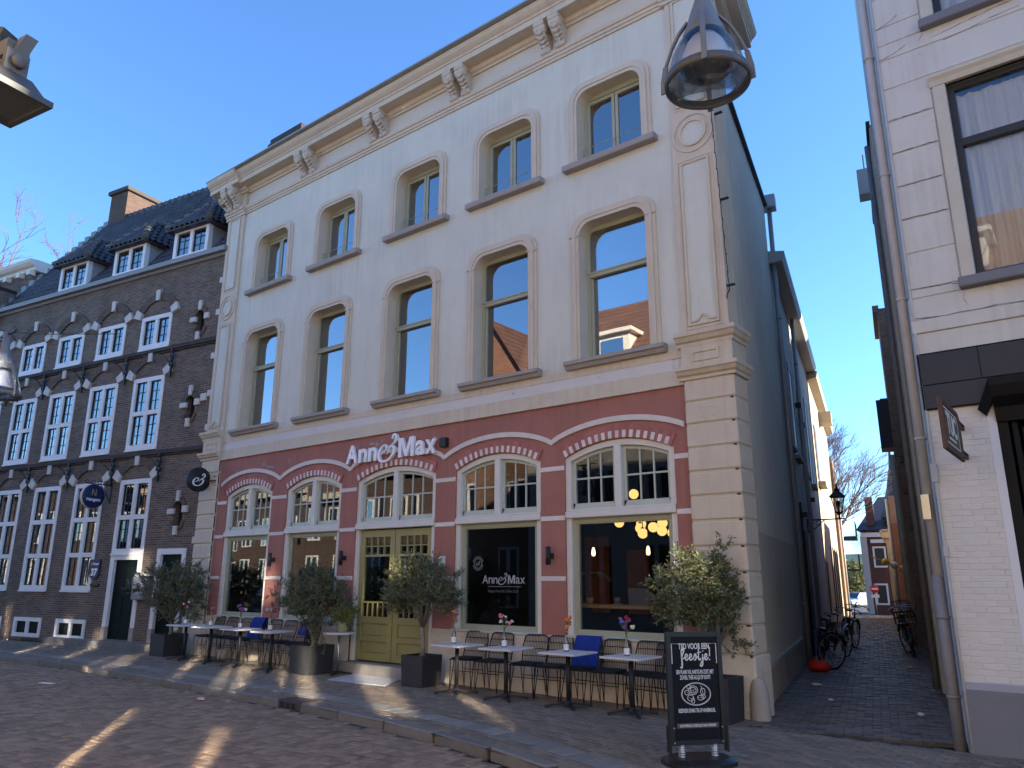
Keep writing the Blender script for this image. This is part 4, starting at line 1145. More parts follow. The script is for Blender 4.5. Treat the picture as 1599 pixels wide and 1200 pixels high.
# niches: white blocks round the little openings
for (nx, nz) in ((-0.83, 3.28), (-0.82, 6.02), (-0.81, 8.38)):
    for (x0, x1, z0, z1) in ((nx - 0.06, nx + 0.06, nz + 0.28, nz + 0.55), (nx - 0.34, nx - 0.1, nz - 0.04, nz + 0.1), (nx + 0.2, nx + 0.38, nz - 0.01, nz + 0.16), (nx - 0.06, nx + 0.07, nz - 0.56, nz - 0.33)):
        m_ = MB(); m_.cbox(x0, x1, -0.08, 0.0, z0, z1, 0.012); m_.build("white_block", M_wstone, brick)
    A = arcpts((nx, nz + 0.1), 0.17, 180, 0, 8); B_ = arcpts((nx, nz + 0.1), 0.3, 180, 0, 8)
    m_ = MB(); m_.ring(B_, A, -0.04, 0.0)
    A = arcpts((nx, nz - 0.2), 0.17, 180, 360, 8); B_ = arcpts((nx, nz - 0.2), 0.27, 180, 360, 8)
    m_.ring(B_, A, -0.03, 0.0); m_.build("niche_ring", M_brickarch, brick)
for z in (0.62, 1.3, 2.0, 2.5, 5.3, 6.2, 7.2, 8.4, 9.3):
    m_ = MB(); x = random.uniform(-0.12, -0.02); m_.cbox(x - 0.12, x + 0.1, -0.05, 0.0, z, z + 0.17, 0.01)
    if z > 2.2 or z < 1: m_.build("white_block", M_wstone, brick)
m_ = MB(); m_.cbox(-0.42, -0.2, -0.06, 0.0, 6.1, 6.3, 0.01); m_.build("white_block", M_wstone, brick)
# wrought iron wall anchors
for z, zz in ((4.30, 4.75), (7.1, 7.62)):
    for c in (-1.68, -3.58, -5.53, -7.46, -9.39):
        m_ = MB(); m_.box(c - 0.02, c + 0.02, -0.1, -0.05, z - 0.2, zz)
        for k, (dx, dz, r_) in enumerate(((0, 0.0, 0.07), (0.05, -0.12, 0.05), (-0.05, -0.12, 0.05), (0.05, 0.12, 0.05), (-0.05, 0.12, 0.05), (0, 0.25, 0.06))):
            m_.ball((c + dx, -0.09, (z + zz) / 2 + 0.02 + dz), r_, 7, 5, (1, 0.5, 1.1))
        m_.build("wall_anchor", M_black, brick)

# roof: pantiles one by one
PIT = math.atan2(4.75, 3.35); RZ = 10.28
def tile_geo(w=0.25, l=0.34, seed=0):
    """S-shaped pantile in local x (across), y (up slope); z = height above the slope"""
    n = 6; vs = []; fs = []
    for j in range(2):
        for i in range(n + 1):
            u = i / n; z = 0.036 * math.sin(u * 2 * math.pi - 0.6) + (0.03 if j == 0 else 0.004)
            vs.append(((u - 0.5) * (w + 0.012), j * (l + 0.05), z))
    for i in range(n): fs.append((i, i + 1, n + 2 + i, n + 1 + i))
    for i in range(n + 1): vs.append((vs[i][0], 0.0, vs[i][2] - 0.02))
    o = 2 * (n + 1)
    for i in range(n): fs.append((o + i, o + i + 1, i + 1, i))
    return vs, fs
TV, TF = tile_geo()
tile_me = bpy.data.meshes.new("roof_tile"); tile_me.from_pydata(TV, [], TF); tile_me.polygons.foreach_set("use_smooth", [True] * len(TF)); tile_me.materials.append(M_tileroof)
roof = bpy.data.objects.new("roof", None); COL.objects.link(roof); roof.parent = brick
m_ = MB(); hgt = 4.75
m_.quad((-10.75, -0.05, RZ - 0.03), (0.1, -0.05, RZ - 0.03), (0.1, 3.32, RZ + hgt - 0.05), (-10.75, 3.32, RZ + hgt - 0.05))
m_.quad((-10.75, 6.7, RZ), (-10.75, 3.3, RZ + hgt - 0.05), (0.1, 3.3, RZ + hgt - 0.05), (0.1, 6.7, RZ))
m_.quad((0.1, 0, RZ), (0.1, 3.3, RZ + hgt), (0.1, 6.7, RZ), (0.1, 3.3, RZ - 1)); m_.add([(-10.75, 0, RZ), (-10.75, 3.3, RZ + hgt - .05), (-10.75, 6.7, RZ)], [(0, 1, 2)])
m_.build("roof_deck", M_dark, roof)
DORM = [-1.56, -4.23, -6.93]
Lr = math.hypot(3.35, 4.75)
cand = []
nr = int(Lr / 0.34)
for j in range(nr + 1):
    for i in range(43):
        x = -10.62 + 0.25 * i; s_ = j * 0.34
        y = -0.06 + s_ * math.cos(PIT); z = RZ + s_ * math.sin(PIT)
        if any(abs(x - dx) < 0.74 and z < 11.5 for dx in DORM): continue
        cand.append((x, y, z, 'r'))
q = Matrix.Rotation(R(9.75), 4, 'Z'); 
def lay_tiles(cand, parent, rotm, nparts):
    mb = MB(); rnd = []
    cand = sorted(cand, key=lambda p: p[2] + random.random() * 0.2)
    for k, (x, y, z, _) in enumerate(cand):
        mt = Matrix.Translation((x, y, z)) @ Matrix.Rotation(random.gauss(0, 0.012), 4, 'Z') @ rotm @ Matrix.Rotation(random.gauss(0, 0.012), 4, 'X')
        if k < nparts:
            o = bpy.data.objects.new("roof_tile", tile_me); COL.objects.link(o); o.parent = parent; o.matrix_local = mt
        else:
            n0 = len(mb.f); mb.add([mt @ Vector(v) for v in TV], TF, True); rnd += [random.random()] * (len(mb.f) - n0)
    if mb.f:
        mb.rnd = rnd; mb.build("roof_tiles", M_tileroof, parent, kind="stuff")
lay_tiles(cand, roof, Matrix.Rotation(PIT, 4, 'X'), 300)
# ridge and verge
m_ = MB()
for i in range(31):
    x = -10.7 + 0.35 * i; m_.lathe([(0.12, 0), (0.135, 0.02), (0.12, 0.37), (0.10, 0.37)], (x, 3.3, RZ + hgt - 0.02), 10, ax='x')
m_.build("ridge_tile", M_tileroof, roof)
m_ = MB()
for k in range(16):
    s_ = k / 16 * Lr; m_.box(-10.95, -10.68, s_ * math.cos(PIT) - 0.05, s_ * math.cos(PIT) + 0.3, RZ + s_ * math.sin(PIT) - 0.1, RZ + s_ * math.sin(PIT) + 0.26)
m_.build("stepped_flashing", M_lead, roof)

# dormers with hipped tiled roofs
def dormer(c):
    dm = bpy.data.objects.new("dormer", None); COL.objects.link(dm); dm.parent = brick; dm.location = (c, 0, 10.36)
    y0 = -0.02
    h = 0.71
    m_ = MB(); rect_frame(m_, -h, h, 0, 0.93, 0.12, y0, y0 + 0.14); m_.box(-0.06, 0.06, y0 + 0.004, y0 + 0.13, 0.12, 0.81)
    m_.box(-h - 0.02, h + 0.02, y0 - 0.05, y0 + 0.1, -0.04, 0.05); m_.build("frame", M_wpaint, dm)
    for sx in (-1, 1):
        xa, xb = (-h + 0.12, -0.06) if sx < 0 else (0.06, h - 0.12)
        m_ = MB(); rect_frame(m_, xa, xb, 0.12, 0.81, 0.03, y0 + 0.05, y0 + 0.09)
        xm = (xa + xb) / 2; m_.box(xm - 0.011, xm + 0.011, y0 + 0.055, y0 + 0.085, 0.15, 0.78)
        for k in (1, 2): m_.box(xa + .03, xb - .03, y0 + 0.056, y0 + 0.084, 0.12 + 0.69 * k / 3 - 0.011, 0.12 + 0.69 * k / 3 + 0.011)
        m_.build("sash", M_muntin, dm)
        m_ = MB(); m_.box(xa + 0.02, xb - 0.02, y0 + 0.066, y0 + 0.072, 0.14, 0.79); m_.build("pane", M_oldglass, dm)
    m_ = MB(); m_.quad((-h, 0.9, 0.1), (h, 0.9, 0.1), (h, 0.9, 0.9), (-h, 0.9, 0.9)); m_.build("room", M_dark, dm)
    m_ = MB()
    for sx in (-1, 1):
        x = sx * (h - 0.01); yb = 0.93 / math.tan(PIT)
        vs_ = [(x, y0 + 0.05, 0), (x, y0 + 0.05, 0.93), (x, yb + 0.1, 0.93 + 0.1)]
        vs_ += [(p[0] - sx * 0.05, p[1], p[2]) for p in vs_]
        m_.add(vs_, [(0, 1, 2), (5, 4, 3), (0, 3, 4, 1)])
    m_.build("cheek", M_cheek, dm)
    # hipped roof: overhanging eaves, hip rising to a short ridge that runs back into the slope
    e = h + 0.17; ye = -0.2; ze = 0.92
    ap = (0.0, 0.62, 1.95)
    back = (0.0, 1.95 / math.tan(PIT) + 0.2, 1.95 + 0.12)
    sl = [(-e, ye, ze), (e, ye, ze)]
    yr = (ze + 0.0) / math.tan(PIT) + 0.15
    L_, R_ = (-e, yr + 0.1, ze), (e, yr + 0.1, ze)
    m_ = MB(); m_.add([sl[0], sl[1], ap, L_, R_, back], [(0, 1, 2), (1, 4, 5, 2), (3, 0, 2, 5)])
    m_.add([(p[0], p[1], p[2] - 0.06) for p in (sl[0], sl[1], R_, L_)], [(3, 2, 1, 0)])
    for a, b in ((sl[0], sl[1]), (sl[1], R_), (L_, sl[0])):
        m_.quad((a[0], a[1], a[2] - 0.06), (b[0], b[1], b[2] - 0.06), b, a)
    m_.build("roof_deck", M_tileroof, dm)
    # tile rows lying on the three hips
    mb = MB(); rnd = []
    def face(p0, p1, top, flat):
        p0, p1, top = Vector(p0), Vector(p1), Vector(top)
        ax = (p1 - p0).normalized(); wd = (p1 - p0).length
        nrm = ax.cross(top - p0).normalized()
        if nrm.z < 0: nrm = -nrm
        upv = nrm.cross(ax).normalized(); H_ = (top - p0).dot(upv); tx = (top - p0).dot(ax)
        for j in range(int(H_ / 0.26) + 1):
            v = j * 0.26 - 0.03
            fr = max(0, v) / H_
            a = tx * fr; b = flat if flat else wd + (tx - wd) * fr
            if flat: b = wd
            x = a + 0.06
            while x < b - 0.04:
                o = p0 + ax * (x + 0.06) + upv * v + nrm * 0.02
                mt = Matrix(((ax.x, upv.x, nrm.x, o.x), (ax.y, upv.y, nrm.y, o.y), (ax.z, upv.z, nrm.z, o.z), (0, 0, 0, 1)))
                n0 = len(mb.f); mb.add([mt @ Vector((p[0] * 0.84, p[1] * 0.8, p[2])) for p in TV], TF, True); rnd.extend([random.random()] * (len(mb.f) - n0))
                x += 0.21
    face(sl[0], sl[1], ap, None)
    face(sl[1], R_, ap, 1); 
    # mirrored hip
    k = len(mb.v)
    mb2v = mb.v
    face((-e, yr + 0.1, ze), (-e, ye, ze), (0, 0.62, 1.95), None)
    mb.rnd = rnd; mb.build("dormer_tiles", M_tileroof, dm, kind="stuff")
    m_ = MB()
    for a, b in ((sl[0], ap), (sl[1], ap), (ap, back)):
        a, b = Vector(a), Vector(b); n_ = max(2, int((b - a).length / 0.3))
        for i in range(n_):
            p, q_ = a.lerp(b, i / n_), a.lerp(b, (i + 1.12) / n_)
            m_.tube([p + Vector((0, 0, 0.03)), q_ + Vector((0, 0, 0.0))], [0.105, 0.085], 8)
    m_.build("hip_tile", mat("weathered_hip_tile", (0.13, 0.125, 0.12), 0.7, 0.25, 5, bump=0.3) if 'weathered_hip_tile' not in bpy.data.materials else bpy.data.materials['weathered_hip_tile'], dm)
for c in DORM: dormer(c)
# chimney at the far end of the ridge
chm = bpy.data.objects.new("chimney", None); COL.objects.link(chm); chm.parent = brick; chm.location = (-10.2, 3.9, 13.6)
M_chb = brickmat("chimney_brick", (0.12, 0.07, 0.05), (0.075, 0.05, 0.042), (0.14, 0.12, 0.10), 0.21, 0.062)
m_ = MB(); m_.box(-0.5, 0.5, -0.8, 1.0, 0, 2.45); m_.build("stack", M_chb, chm)
m_ = MB(); m_.cbox(-0.6, 0.6, -0.9, 1.1, 2.45, 2.62, 0.02); m_.build("cap", mat("chimney_cap", (0.08, 0.075, 0.07), 0.9, 0.1, 4), chm)
m_ = MB()
for k in range(5): m_.box(0.5, 0.52, -0.8 + 0.28 * k, -0.45 + 0.28 * k, 0.2 + 0.2 * k - 0.3, 0.95 + 0.2 * k - 0.3)
m_.box(-0.5, 0.5, -0.82, -0.8, 0, 0.5); m_.build("flashing", mat("white_flashing", (0.6, 0.6, 0.6), 0.6), chm)

# neighbour further left with a white corniced gable
gab = thing("gabled_house", "dark brick gable with white moulded cornice at the far left end", "building", (-17.55, 0.05, 0), R(9.75))
m_ = MB(); m_.box(-13.6, -10.95, 0.9, 2.2, 8, 12.25); m_.box(-13.9, -10.78, -0.35, 0.9, 9.9, 11.05); m_.box(-22, -13.4, -0.3, 6, -0.2, 10.6); m_.box(-13.6, -13.2, 0.2, 6, 0, 12)
m_.build("wall", M_brick, gab)
m_ = MB(); m_.extrude_x([(0.9, 12.1), (0.82, 12.13), (0.78, 12.22), (0.68, 12.27), (0.6, 12.36), (0.56, 12.46), (0.9, 12.5), (2.3, 12.5), (2.3, 12.1)], -13.7, -10.7)
for x in (-13.2, -12.4, -11.6, -10.95): m_.box(x - 0.1, x + 0.1, 0.7, 0.9, 11.95, 12.13)
m_.build("cornice", mat("white_wood_cornice", (0.72, 0.68, 0.6), 0.6, 0.06, 4), gab)
m_ = MB(); m_.box(-13.95, -10.75, -0.42, 0.92, 11.05, 11.15); m_.build("coping", M_black, gab)

# ================================================================== WHITE CORNER BUILDING ON THE RIGHT
M_wplas = mat("white_grooved_plaster", (0.55, 0.55, 0.52), 0.8, 0.06, 1.5, streak=0.35, bump=0.15, bscale=30, stain=0.45, stain_col=(0.38, 0.37, 0.335), stain_scale=(0.6, 0.6, 1.6), stain_lo=0.55, stain_hi=0.8)
M_wbrick = mat("white_painted_brick", (0.58, 0.575, 0.55), 0.7, 0.05, 6, bump=0.25, bscale=25, rand=0.025)
M_greypl = mat("blue_grey_plinth", (0.17, 0.18, 0.205), 0.8, 0.08, 3, bump=0.2, stain=0.4, stain_col=(0.14, 0.15, 0.17))
M_fascia = mat("dark_slate_fascia", (0.018, 0.026, 0.042), 0.45, 0.1, 3)
M_dwood = mat("black_shopfront_wood", (0.006, 0.0065, 0.009), 0.5, 0.2, 6, spec=0.15)
M_dframe = mat("dark_window_frame", (0.03, 0.032, 0.034), 0.45)
M_pipe = mat("pale_downpipe", (0.42, 0.42, 0.42), 0.6, 0.1, 6, stain=0.4, stain_col=(0.3, 0.3, 0.3))
M_pipeg = mat("grey_downpipe", (0.20, 0.20, 0.21), 0.6, 0.15, 8, stain=0.5, stain_col=(0.1, 0.1, 0.1))
wb = thing("corner_building", "white painted plaster corner building with dark shopfront fascia and tall curtained window", "building", (-1.45, -0.5, 0))
RX, RY = -1.45, -0.5
def Wb(mb, name, m, parent=None, **k):
    base = Vector((RX, RY, 0)) if parent is None else Vector(parent['_o'])
    mb.v = [(p[0] - base[0], p[1] - base[1], p[2] - base[2]) for p in mb.v]
    return mb.build(name, m, parent or wb, **k)
XE = 7.0
mb = MB(); hs = [(-0.75, 0.85, 5.02, 7.52), (-0.75, 0.85, 8.46, 10.9)]
wall_grid(mb, RX, XE, 4.15, 13.6, hs, RY, 0.22)
mb.quad((RX, RY, -0.2), (RX - 0.2 * 5, RY + 4.9, -0.2), (RX - 0.2 * 5, RY + 4.9, 13.6), (RX, RY, 13.6))
mb.quad((RX, RY, 13.6), (RX - 1, RY + 4.9, 13.6), (XE, RY + 4.9, 13.6), (XE, RY, 13.6)); mb.quad((XE, RY, -0.2), (XE, RY + 5, -0.2), (XE, RY + 5, 13.6), (XE, RY, 13.6))
mb.quad((RX - 1, RY + 4.9, 0), (XE, RY + 4.9, 0), (XE, RY + 4.9, 13.6), (RX - 1, RY + 4.9, 13.6))
Wb(mb, "wall", M_wplas)
# grooved plaster courses, butted with recessed joints
zc = [4.90, 5.01, 5.47, 5.91, 6.36, 6.81, 7.26, 7.72, 8.14, 8.36, 8.62, 9.07, 9.52, 9.97, 10.42]
for a, b in zip(zc, zc[1:]):
    segs = [(RX + 0.002, -0.90), (1.0, 3.2)] if (5.0 <= a < 7.6 or a >= 8.36) else [(RX + 0.002, 3.2)]
    for x0, x1 in segs:
        m_ = MB(); m_.cbox(x0, x1, RY - 0.014, RY + 0.01, a + 0.004, b - 0.004, 0.008); Wb(m_, "plaster_course", M_wplas)
for z0, z1, o in ((4.63, 4.89, 0.02), (4.47, 4.625, 0.035), (4.22, 4.465, 0.015)):
    m_ = MB(); m_.cbox(RX - 0.01, XE, RY - o, RY, z0, z1, 0.006); Wb(m_, "belt_course", M_wplas)
M_archi = mat('pale_window_architrave', (0.50, 0.475, 0.405), 0.7, 0.08, 4)
M_curtglass = glassmat('curtained_window_glass', (0.93, 0.95, 0.95), 1.1, 0.03, 0.0, 0.015)
def tall_window(z0, z1):
    wo = bpy.data.objects.new("window", None); COL.objects.link(wo); wo.parent = wb; wo.location = (0.05 - RX, 0, z0); wo['_o'] = (0.05, RY, z0)
    xl, xr = -0.75, 0.85
    m_ = MB()
    m_.cbox(xl - 0.14, xl + 0.0, RY - 0.05, RY + 0.1, z0 - 0.02, z1 + 0.0, 0.01); m_.cbox(xr, xr + 0.14, RY - 0.05, RY + 0.1, z0 - 0.02, z1, 0.01)
    m_.extrude_x([(RY + 0.05, z1), (RY - 0.05, z1), (RY - 0.07, z1 + 0.06), (RY - 0.10, z1 + 0.1), (RY - 0.10, z1 + 0.14), (RY + 0.05, z1 + 0.14)], xl - 0.16, xr + 0.16)
    Wb(m_, "architrave", M_archi, wo)
    m_ = MB(); m_.cbox(xl - 0.17, xr + 0.17, RY - 0.13, RY + 0.22, z0 - 0.12, z0, 0.012); Wb(m_, "sill", M_greypl, wo)
    m_ = MB(); rect_frame(m_, xl, xr, z0, z1, 0.075, RY + 0.06, RY + 0.14)
    zm = z0 + 1.72; m_.box(xl + 0.07, xr - 0.07, RY + 0.045, RY + 0.13, zm - 0.05, zm + 0.04); Wb(m_, "frame", M_dframe, wo)
    for za, zb in ((z0 + 0.06, zm - 0.04), (zm + 0.03, z1 - 0.06)):
        m_ = MB(); m_.box(xl + 0.06, xr - 0.06, RY + 0.095, RY + 0.103, za, zb); Wb(m_, "pane", M_curtglass, wo)
    m_ = MB(); n = 120
    f = lambda u: 0.036 * (0.55 + 0.45 * math.sin(u * 8.3 + 1)) * math.sin(u * 60 + 3.2 * math.sin(u * 7) + 1.5 * math.sin(u * 17)) + 0.010 * math.sin(u * 137 + 4 * u * u)
    for i in range(n):
        u0, u1 = i / n, (i + 1) / n; x0, x1 = xl + 0.02 + 1.56 * u0, xl + 0.02 + 1.56 * u1
        m_.quad((x0, RY + 0.19 + f(u0), z0 + 0.02), (x1, RY + 0.19 + f(u1), z0 + 0.02), (x1, RY + 0.19 + f(u1) * 0.8, z1 - 0.1), (x0, RY + 0.19 + f(u0) * 0.8, z1 - 0.1))
    Wb(m_, "curtain", M_curtain, wo)
    m_ = MB(); m_.quad((xl, RY + 1.2, z0 - .1), (xr, RY + 1.2, z0 - .1), (xr, RY + 1.2, z1 + .1), (xl, RY + 1.2, z1 + .1)); m_.quad((xl, RY + .2, z0), (xl, RY + 1.2, z0), (xl, RY + 1.2, z1), (xl, RY + .2, z1)); Wb(m_, "room", M_room, wo)
tall_window(5.02, 7.52); tall_window(8.46, 10.9)
# hairline cracks in the plaster
M_crack = mat("plaster_crack", (0.12, 0.11, 0.10), 0.9)
for pts in ([(-1.42, 8.16), (-1.2, 8.2), (-1.1, 8.26)], [(-1.40, 8.62), (-1.25, 8.66), (-1.15, 8.72)], [(-0.9, 8.32), (-0.97, 8.18), (-0.96, 8.02)], [(-0.8, 8.22), (-0.4, 8.27), (-0.1, 8.30), (0.3, 8.31)], [(-0.7, 8.12), (-0.3, 8.17), (0.1, 8.2)],
            [(-1.44, 5.03), (-1.0, 5.0), (-0.93, 4.98)], [(-1.42, 4.645), (-1.1, 4.63), (-0.6, 4.638), (0.2, 4.63)], [(-0.88, 4.9), (-0.9, 4.78), (-0.86, 4.7)], [(-1.41, 7.28), (-1.2, 7.275), (-0.95, 7.27)], [(-1.41, 6.82), (-1.1, 6.825), (-0.93, 6.82)], [(-1.41, 6.36), (-1.15, 6.355), (-0.93, 6.36)], [(-1.41, 5.92), (-1.15, 5.92), (-0.93, 5.915)]):
    m_ = MB(); m2 = []
    for (a, b), (c, d_) in zip(pts, pts[1:]):
        for k in range(4): m2.append((a + (c - a) * k / 4 + random.uniform(-.006, .006), b + (d_ - b) * k / 4 + random.uniform(-.008, .008)))
    m2.append(pts[-1])
    for (a, b), (c, d_) in zip(m2, m2[1:]):
        w_ = random.uniform(0.002, 0.006); m_.quad((a, RY - 0.016 if b > 4.9 else RY - 0.037, b - w_), (c, RY - 0.016 if d_ > 4.9 else RY - 0.037, d_ - w_), (c, RY - 0.016 if d_ > 4.9 else RY - 0.037, d_ + w_), (a, RY - 0.016 if b > 4.9 else RY - 0.037, b + w_))
    Wb(m_, "crack", M_crack)
# shopfront
for x0, x1, z0, z1 in ((RX + 0.02, -0.85, 3.845, 4.20), (-0.844, 3.0, 3.845, 4.20), (RX + 0.02, -0.70, 3.57, 3.838), (3.01, XE, 3.57, 4.2)):
    m_ = MB(); m_.cbox(x0, x1, RY - 0.05, RY + 0.1, z0, z1, 0.004); Wb(m_, "fascia_panel", M_fascia)
m_ = MB(); m_.box(RX, XE, RY - 0.035, RY + 0.1, 3.56, 4.22); Wb(m_, "fascia_backing", M_dwood)
m_ = MB(); m_.box(RX + 0.006, -0.86, RY + 0.003, RY + 0.4, 0.68, 3.57); Wb(m_, "pier_core", M_wbrick)
# painted bricks of the pier, one by one
zz = 0.685; row = 0
bm_ = {}
def wbrick(w):
    k = round(w, 3)
    if k not in bm_:
        m_ = MB(); m_.cbox(-w / 2, w / 2, -0.012, 0.0, 0, 0.059, 0.004); me = m_.mesh("painted_brick"); me.materials.append(M_wbrick); bm_[k] = me
    return bm_[k]
while zz < 3.5:
    x = RX + 0.006; first = 0.105 if row % 2 else 0.21
    while x < -0.86 - 0.03:
        w_ = min(first, -0.86 - x); first = 0.21
        place(wbrick(w_ - 0.005), "painted_brick", wb, (x + w_ / 2 - RX, 0.012 + random.uniform(-0.003, 0.002), zz), 0, rot=(random.gauss(0, 0.008), random.gauss(0, 0.004), random.gauss(0, 0.006)))
        x += w_
    zz += 0.0625; row += 1
m_ = MB(); m_.box(-0.86, -0.78, RY + 0.0, RY + 0.35, 0.68, 3.57); Wb(m_, "pier_reveal", mat("white_reveal_paint", (0.62, 0.64, 0.68), 0.7, 0.04, 4))
m_ = MB(); m_.cbox(RX - 0.01, -0.84, RY - 0.03, RY + 0.4, -0.2, 0.60, 0.01); m_.cbox(-0.84 + 0.001, -0.77, RY - 0.02, RY + 0.4, -0.2, 0.6, 0.01); Wb(m_, "plinth", M_greypl)
m_ = MB(); m_.cbox(RX - 0.008, -0.79, RY - 0.022, RY + 0.4, 0.60, 0.68, 0.008); Wb(m_, "plinth_band", mat("light_plinth_band", (0.30, 0.32, 0.37), 0.75, 0.06, 4))
# dark timber portal
m_ = MB()
m_.cbox(-0.80, -0.68, RY + 0.02, RY + 0.45, 0.0, 3.45, 0.01); m_.cbox(-0.66, -0.60, RY + 0.06, RY + 0.45, 0.0, 3.4, 0.01)
m_.cbox(-0.58, -0.42, RY + 0.10, RY + 0.45, 0.0, 3.3, 0.012)
m_.extrude_x([(RY + 0.4, 3.35), (RY - 0.02, 3.35), (RY - 0.05, 3.5), (RY - 0.16, 3.6), (RY - 0.2, 3.72), (RY - 0.2, 3.80), (RY + 0.4, 3.80)], -0.78, XE)
m_.add([(-0.86, RY - 0.06, 3.42), (-0.70, RY - 0.2, 3.72), (-0.78, RY - 0.2, 3.80), (-0.93, RY - 0.06, 3.5), (-0.86, RY + 0.1, 3.42), (-0.70, RY + 0.1, 3.72), (-0.78, RY + 0.1, 3.80), (-0.93, RY + 0.1, 3.5)], [(0, 1, 2, 3), (4, 7, 6, 5), (0, 4, 5, 1), (1, 5, 6, 2), (2, 6, 7, 3), (3, 7, 4, 0)])
Wb(m_, "portal_frame", M_dwood)
m_ = MB(); m_.box(-0.42, XE, RY + 0.30, RY + 0.36, 0, 3.35)
for z in (0.9, 2.35): m_.box(-0.42, 1.0, RY + 0.26, RY + 0.30, z, z + 0.12)
Wb(m_, "shop_door", mat("dark_shop_door", (0.02, 0.02, 0.022), 0.25, 0.2, 3))
m_ = MB(); m_.box(-0.40, 0.6, RY + 0.275, RY + 0.283, 1.05, 2.33); Wb(m_, "door_pane", M_shopglass)
m_ = MB(); m_.tube([(-0.33, RY + 0.2, 1.0), (-0.33, RY + 0.2, 1.5)], 0.015, 8); Wb(m_, "handle", M_steel)
# downpipes and conduits
m_ = MB(); px_ = RX - 0.10
m_.tube([(px_, RY + 0.10, z) for z in (1.73, 13.4)], 0.055, 10)
for z in (3.25, 4.94, 6.6, 8.3, 10): m_.lathe([(0.055, 0), (0.068, 0.0), (0.068, 0.025), (0.055, 0.025)], (px_, RY + 0.10, z), 10)
Wb(m_, "downpipe", M_pipe)
m_ = MB(); m_.tube([(px_ - 0.01, RY + 0.10, z) for z in (-0.1, 1.75)], 0.062, 10)
for z in (0.5, 1.3): m_.lathe([(0.062, 0), (0.075, 0.0), (0.075, 0.025), (0.062, 0.025)], (px_ - 0.01, RY + 0.1, z), 10)
Wb(m_, "downpipe_shoe", M_pipeg)
m_ = MB(); m_.tube([(RX + 0.015, RY - 0.02, 0.0), (RX + 0.015, RY - 0.02, 1.6), (RX + 0.02, RY - 0.02, 4.2), (RX + 0.02, RY - 0.03, 13)], 0.016, 6)
m_.box(RX + 0.0, RX + 0.05, RY - 0.05, RY - 0.015, 1.95, 2.05); m_.box(RX - 0.01, RX + 0.05, RY - 0.06, RY - 0.012, 2.75, 2.95)
Wb(m_, "conduit", M_pipe)
m_ = MB(); m_.box(px_ - 0.05, px_ + 0.03, RY - 0.04, RY + 0.02, 2.35, 2.62); Wb(m_, "small_lamp_box", M_steel)

# projecting plate sign
sg = thing("projecting_sign", "rusty framed brown plate sign projecting from white brick pier beside the dark shop door", "sign", (-1.10, -0.5, 3.18))
m_ = MB(); rect_frame2 = lambda mb, y0, y1, z0, z1, t, x0, x1: [mb.box(x0, x1, y0, y1, z0, z0 + t), mb.box(x0, x1, y0, y1, z1 - t, z1), mb.box(x0, x1, y0, y0 + t, z0 + t, z1 - t), mb.box(x0, x1, y1 - t, y1, z0 + t, z1 - t)]
M_rust = mat("rusty_brown_steel", (0.085, 0.05, 0.038), 0.7, 0.25, 9, bump=0.2)
rect_frame2(m_, -1.42, -0.46, -0.27, 0.23, 0.055, -0.02, 0.02); m_.build("frame", M_rust, sg)
m_ = MB(); m_.box(-0.012, 0.012, -1.37, -0.51, -0.22, 0.18); m_.build("plate", mat("brown_plate", (0.10, 0.08, 0.065), 0.6, 0.15, 5), sg)
m_ = MB(); rect_frame2(m_, -1.35, -0.53, -0.20, 0.16, 0.012, -0.0145, 0.0145); m_.build("border_line", M_white, sg)
m_ = MB()
m_.tube([(0, -0.46, 0.23), (0, -0.40, 0.23), (0, -0.33, 0.16), (0, -0.33, -0.27), (0, -0.46, -0.27)], 0.016, 6)
for z in (0.14, -0.18): rect_frame2(m_, -0.47, 0.0, z - 0.03, z + 0.03, 0.014, -0.015, 0.015)
m_.build("bracket", M_rust, sg)
for sd_ in (-1, 1):
    me = text_mesh("TUC", 0.30, 0.008, 0.002, xs=0.95); me.transform(Matrix.Rotation(R(90 * sd_), 4, 'Z')); me.materials.append(M_white)
    place(me, "lettering", sg, (0.0175 * sd_, -0.96, -0.09))
m_ = MB(); m_.box(-0.0155, 0.0155, -1.16, -0.76, -0.145, -0.125); m_.build("underline", M_white, sg)

# ================================================================== ALLEY, RIGHT SIDE
def rp(t, o): return (-1.5 - 0.2 * t - 0.98 * o, -0.5 + 0.98 * t - 0.2 * o)
def ralley(name, label, t0, t1, o, ztop, m, depth=5.0, zb=-0.4):
    a = rp(t0, o); b = rp(t1, o)
    h = thing(name, label, "building", (a[0], a[1], 0), math.atan2(0.98, -0.2))
    m_ = MB(); m_.box(0, t1 - t0, -depth, 0, zb, ztop); m_.build("wall", m, h)
    return h
M_ggrey = mat("grey_green_render", (0.44, 0.44, 0.40), 0.85, 0.1, 1.5, bump=0.2, stain=0.4, stain_col=(0.24, 0.24, 0.22))
M_brown = brickmat("weathered_brown_brick", (0.30, 0.18, 0.11), (0.20, 0.13, 0.085), (0.3, 0.25, 0.2), 0.21, 0.065, var=0.3)
h = ralley("alley_house", "tall narrow grey green rendered house right of the alley behind the pale downpipe", 4.6, 9.0, 0.0, 10.0, M_ggrey)
m_ = MB(); m_.tube([(0.6, 0.06, -0.2), (0.6, 0.06, 9.9)], 0.05, 8); m_.build("downpipe", M_pipeg, h)
m_ = MB(); m_.box(2.6, 3.0, 0.0, 0.28, 9.9, 10.5); m_.box(2.9, 2.95, 0.1, 0.13, 10.5, 11.0); m_.build("meter_box", mat("grey_box", (0.42, 0.43, 0.42), 0.6), h)
m_ = MB(); m_.box(-0.02, 4.42, -0.02, 0.05, 9.95, 10.08); m_.build("eaves_board", M_black, h)
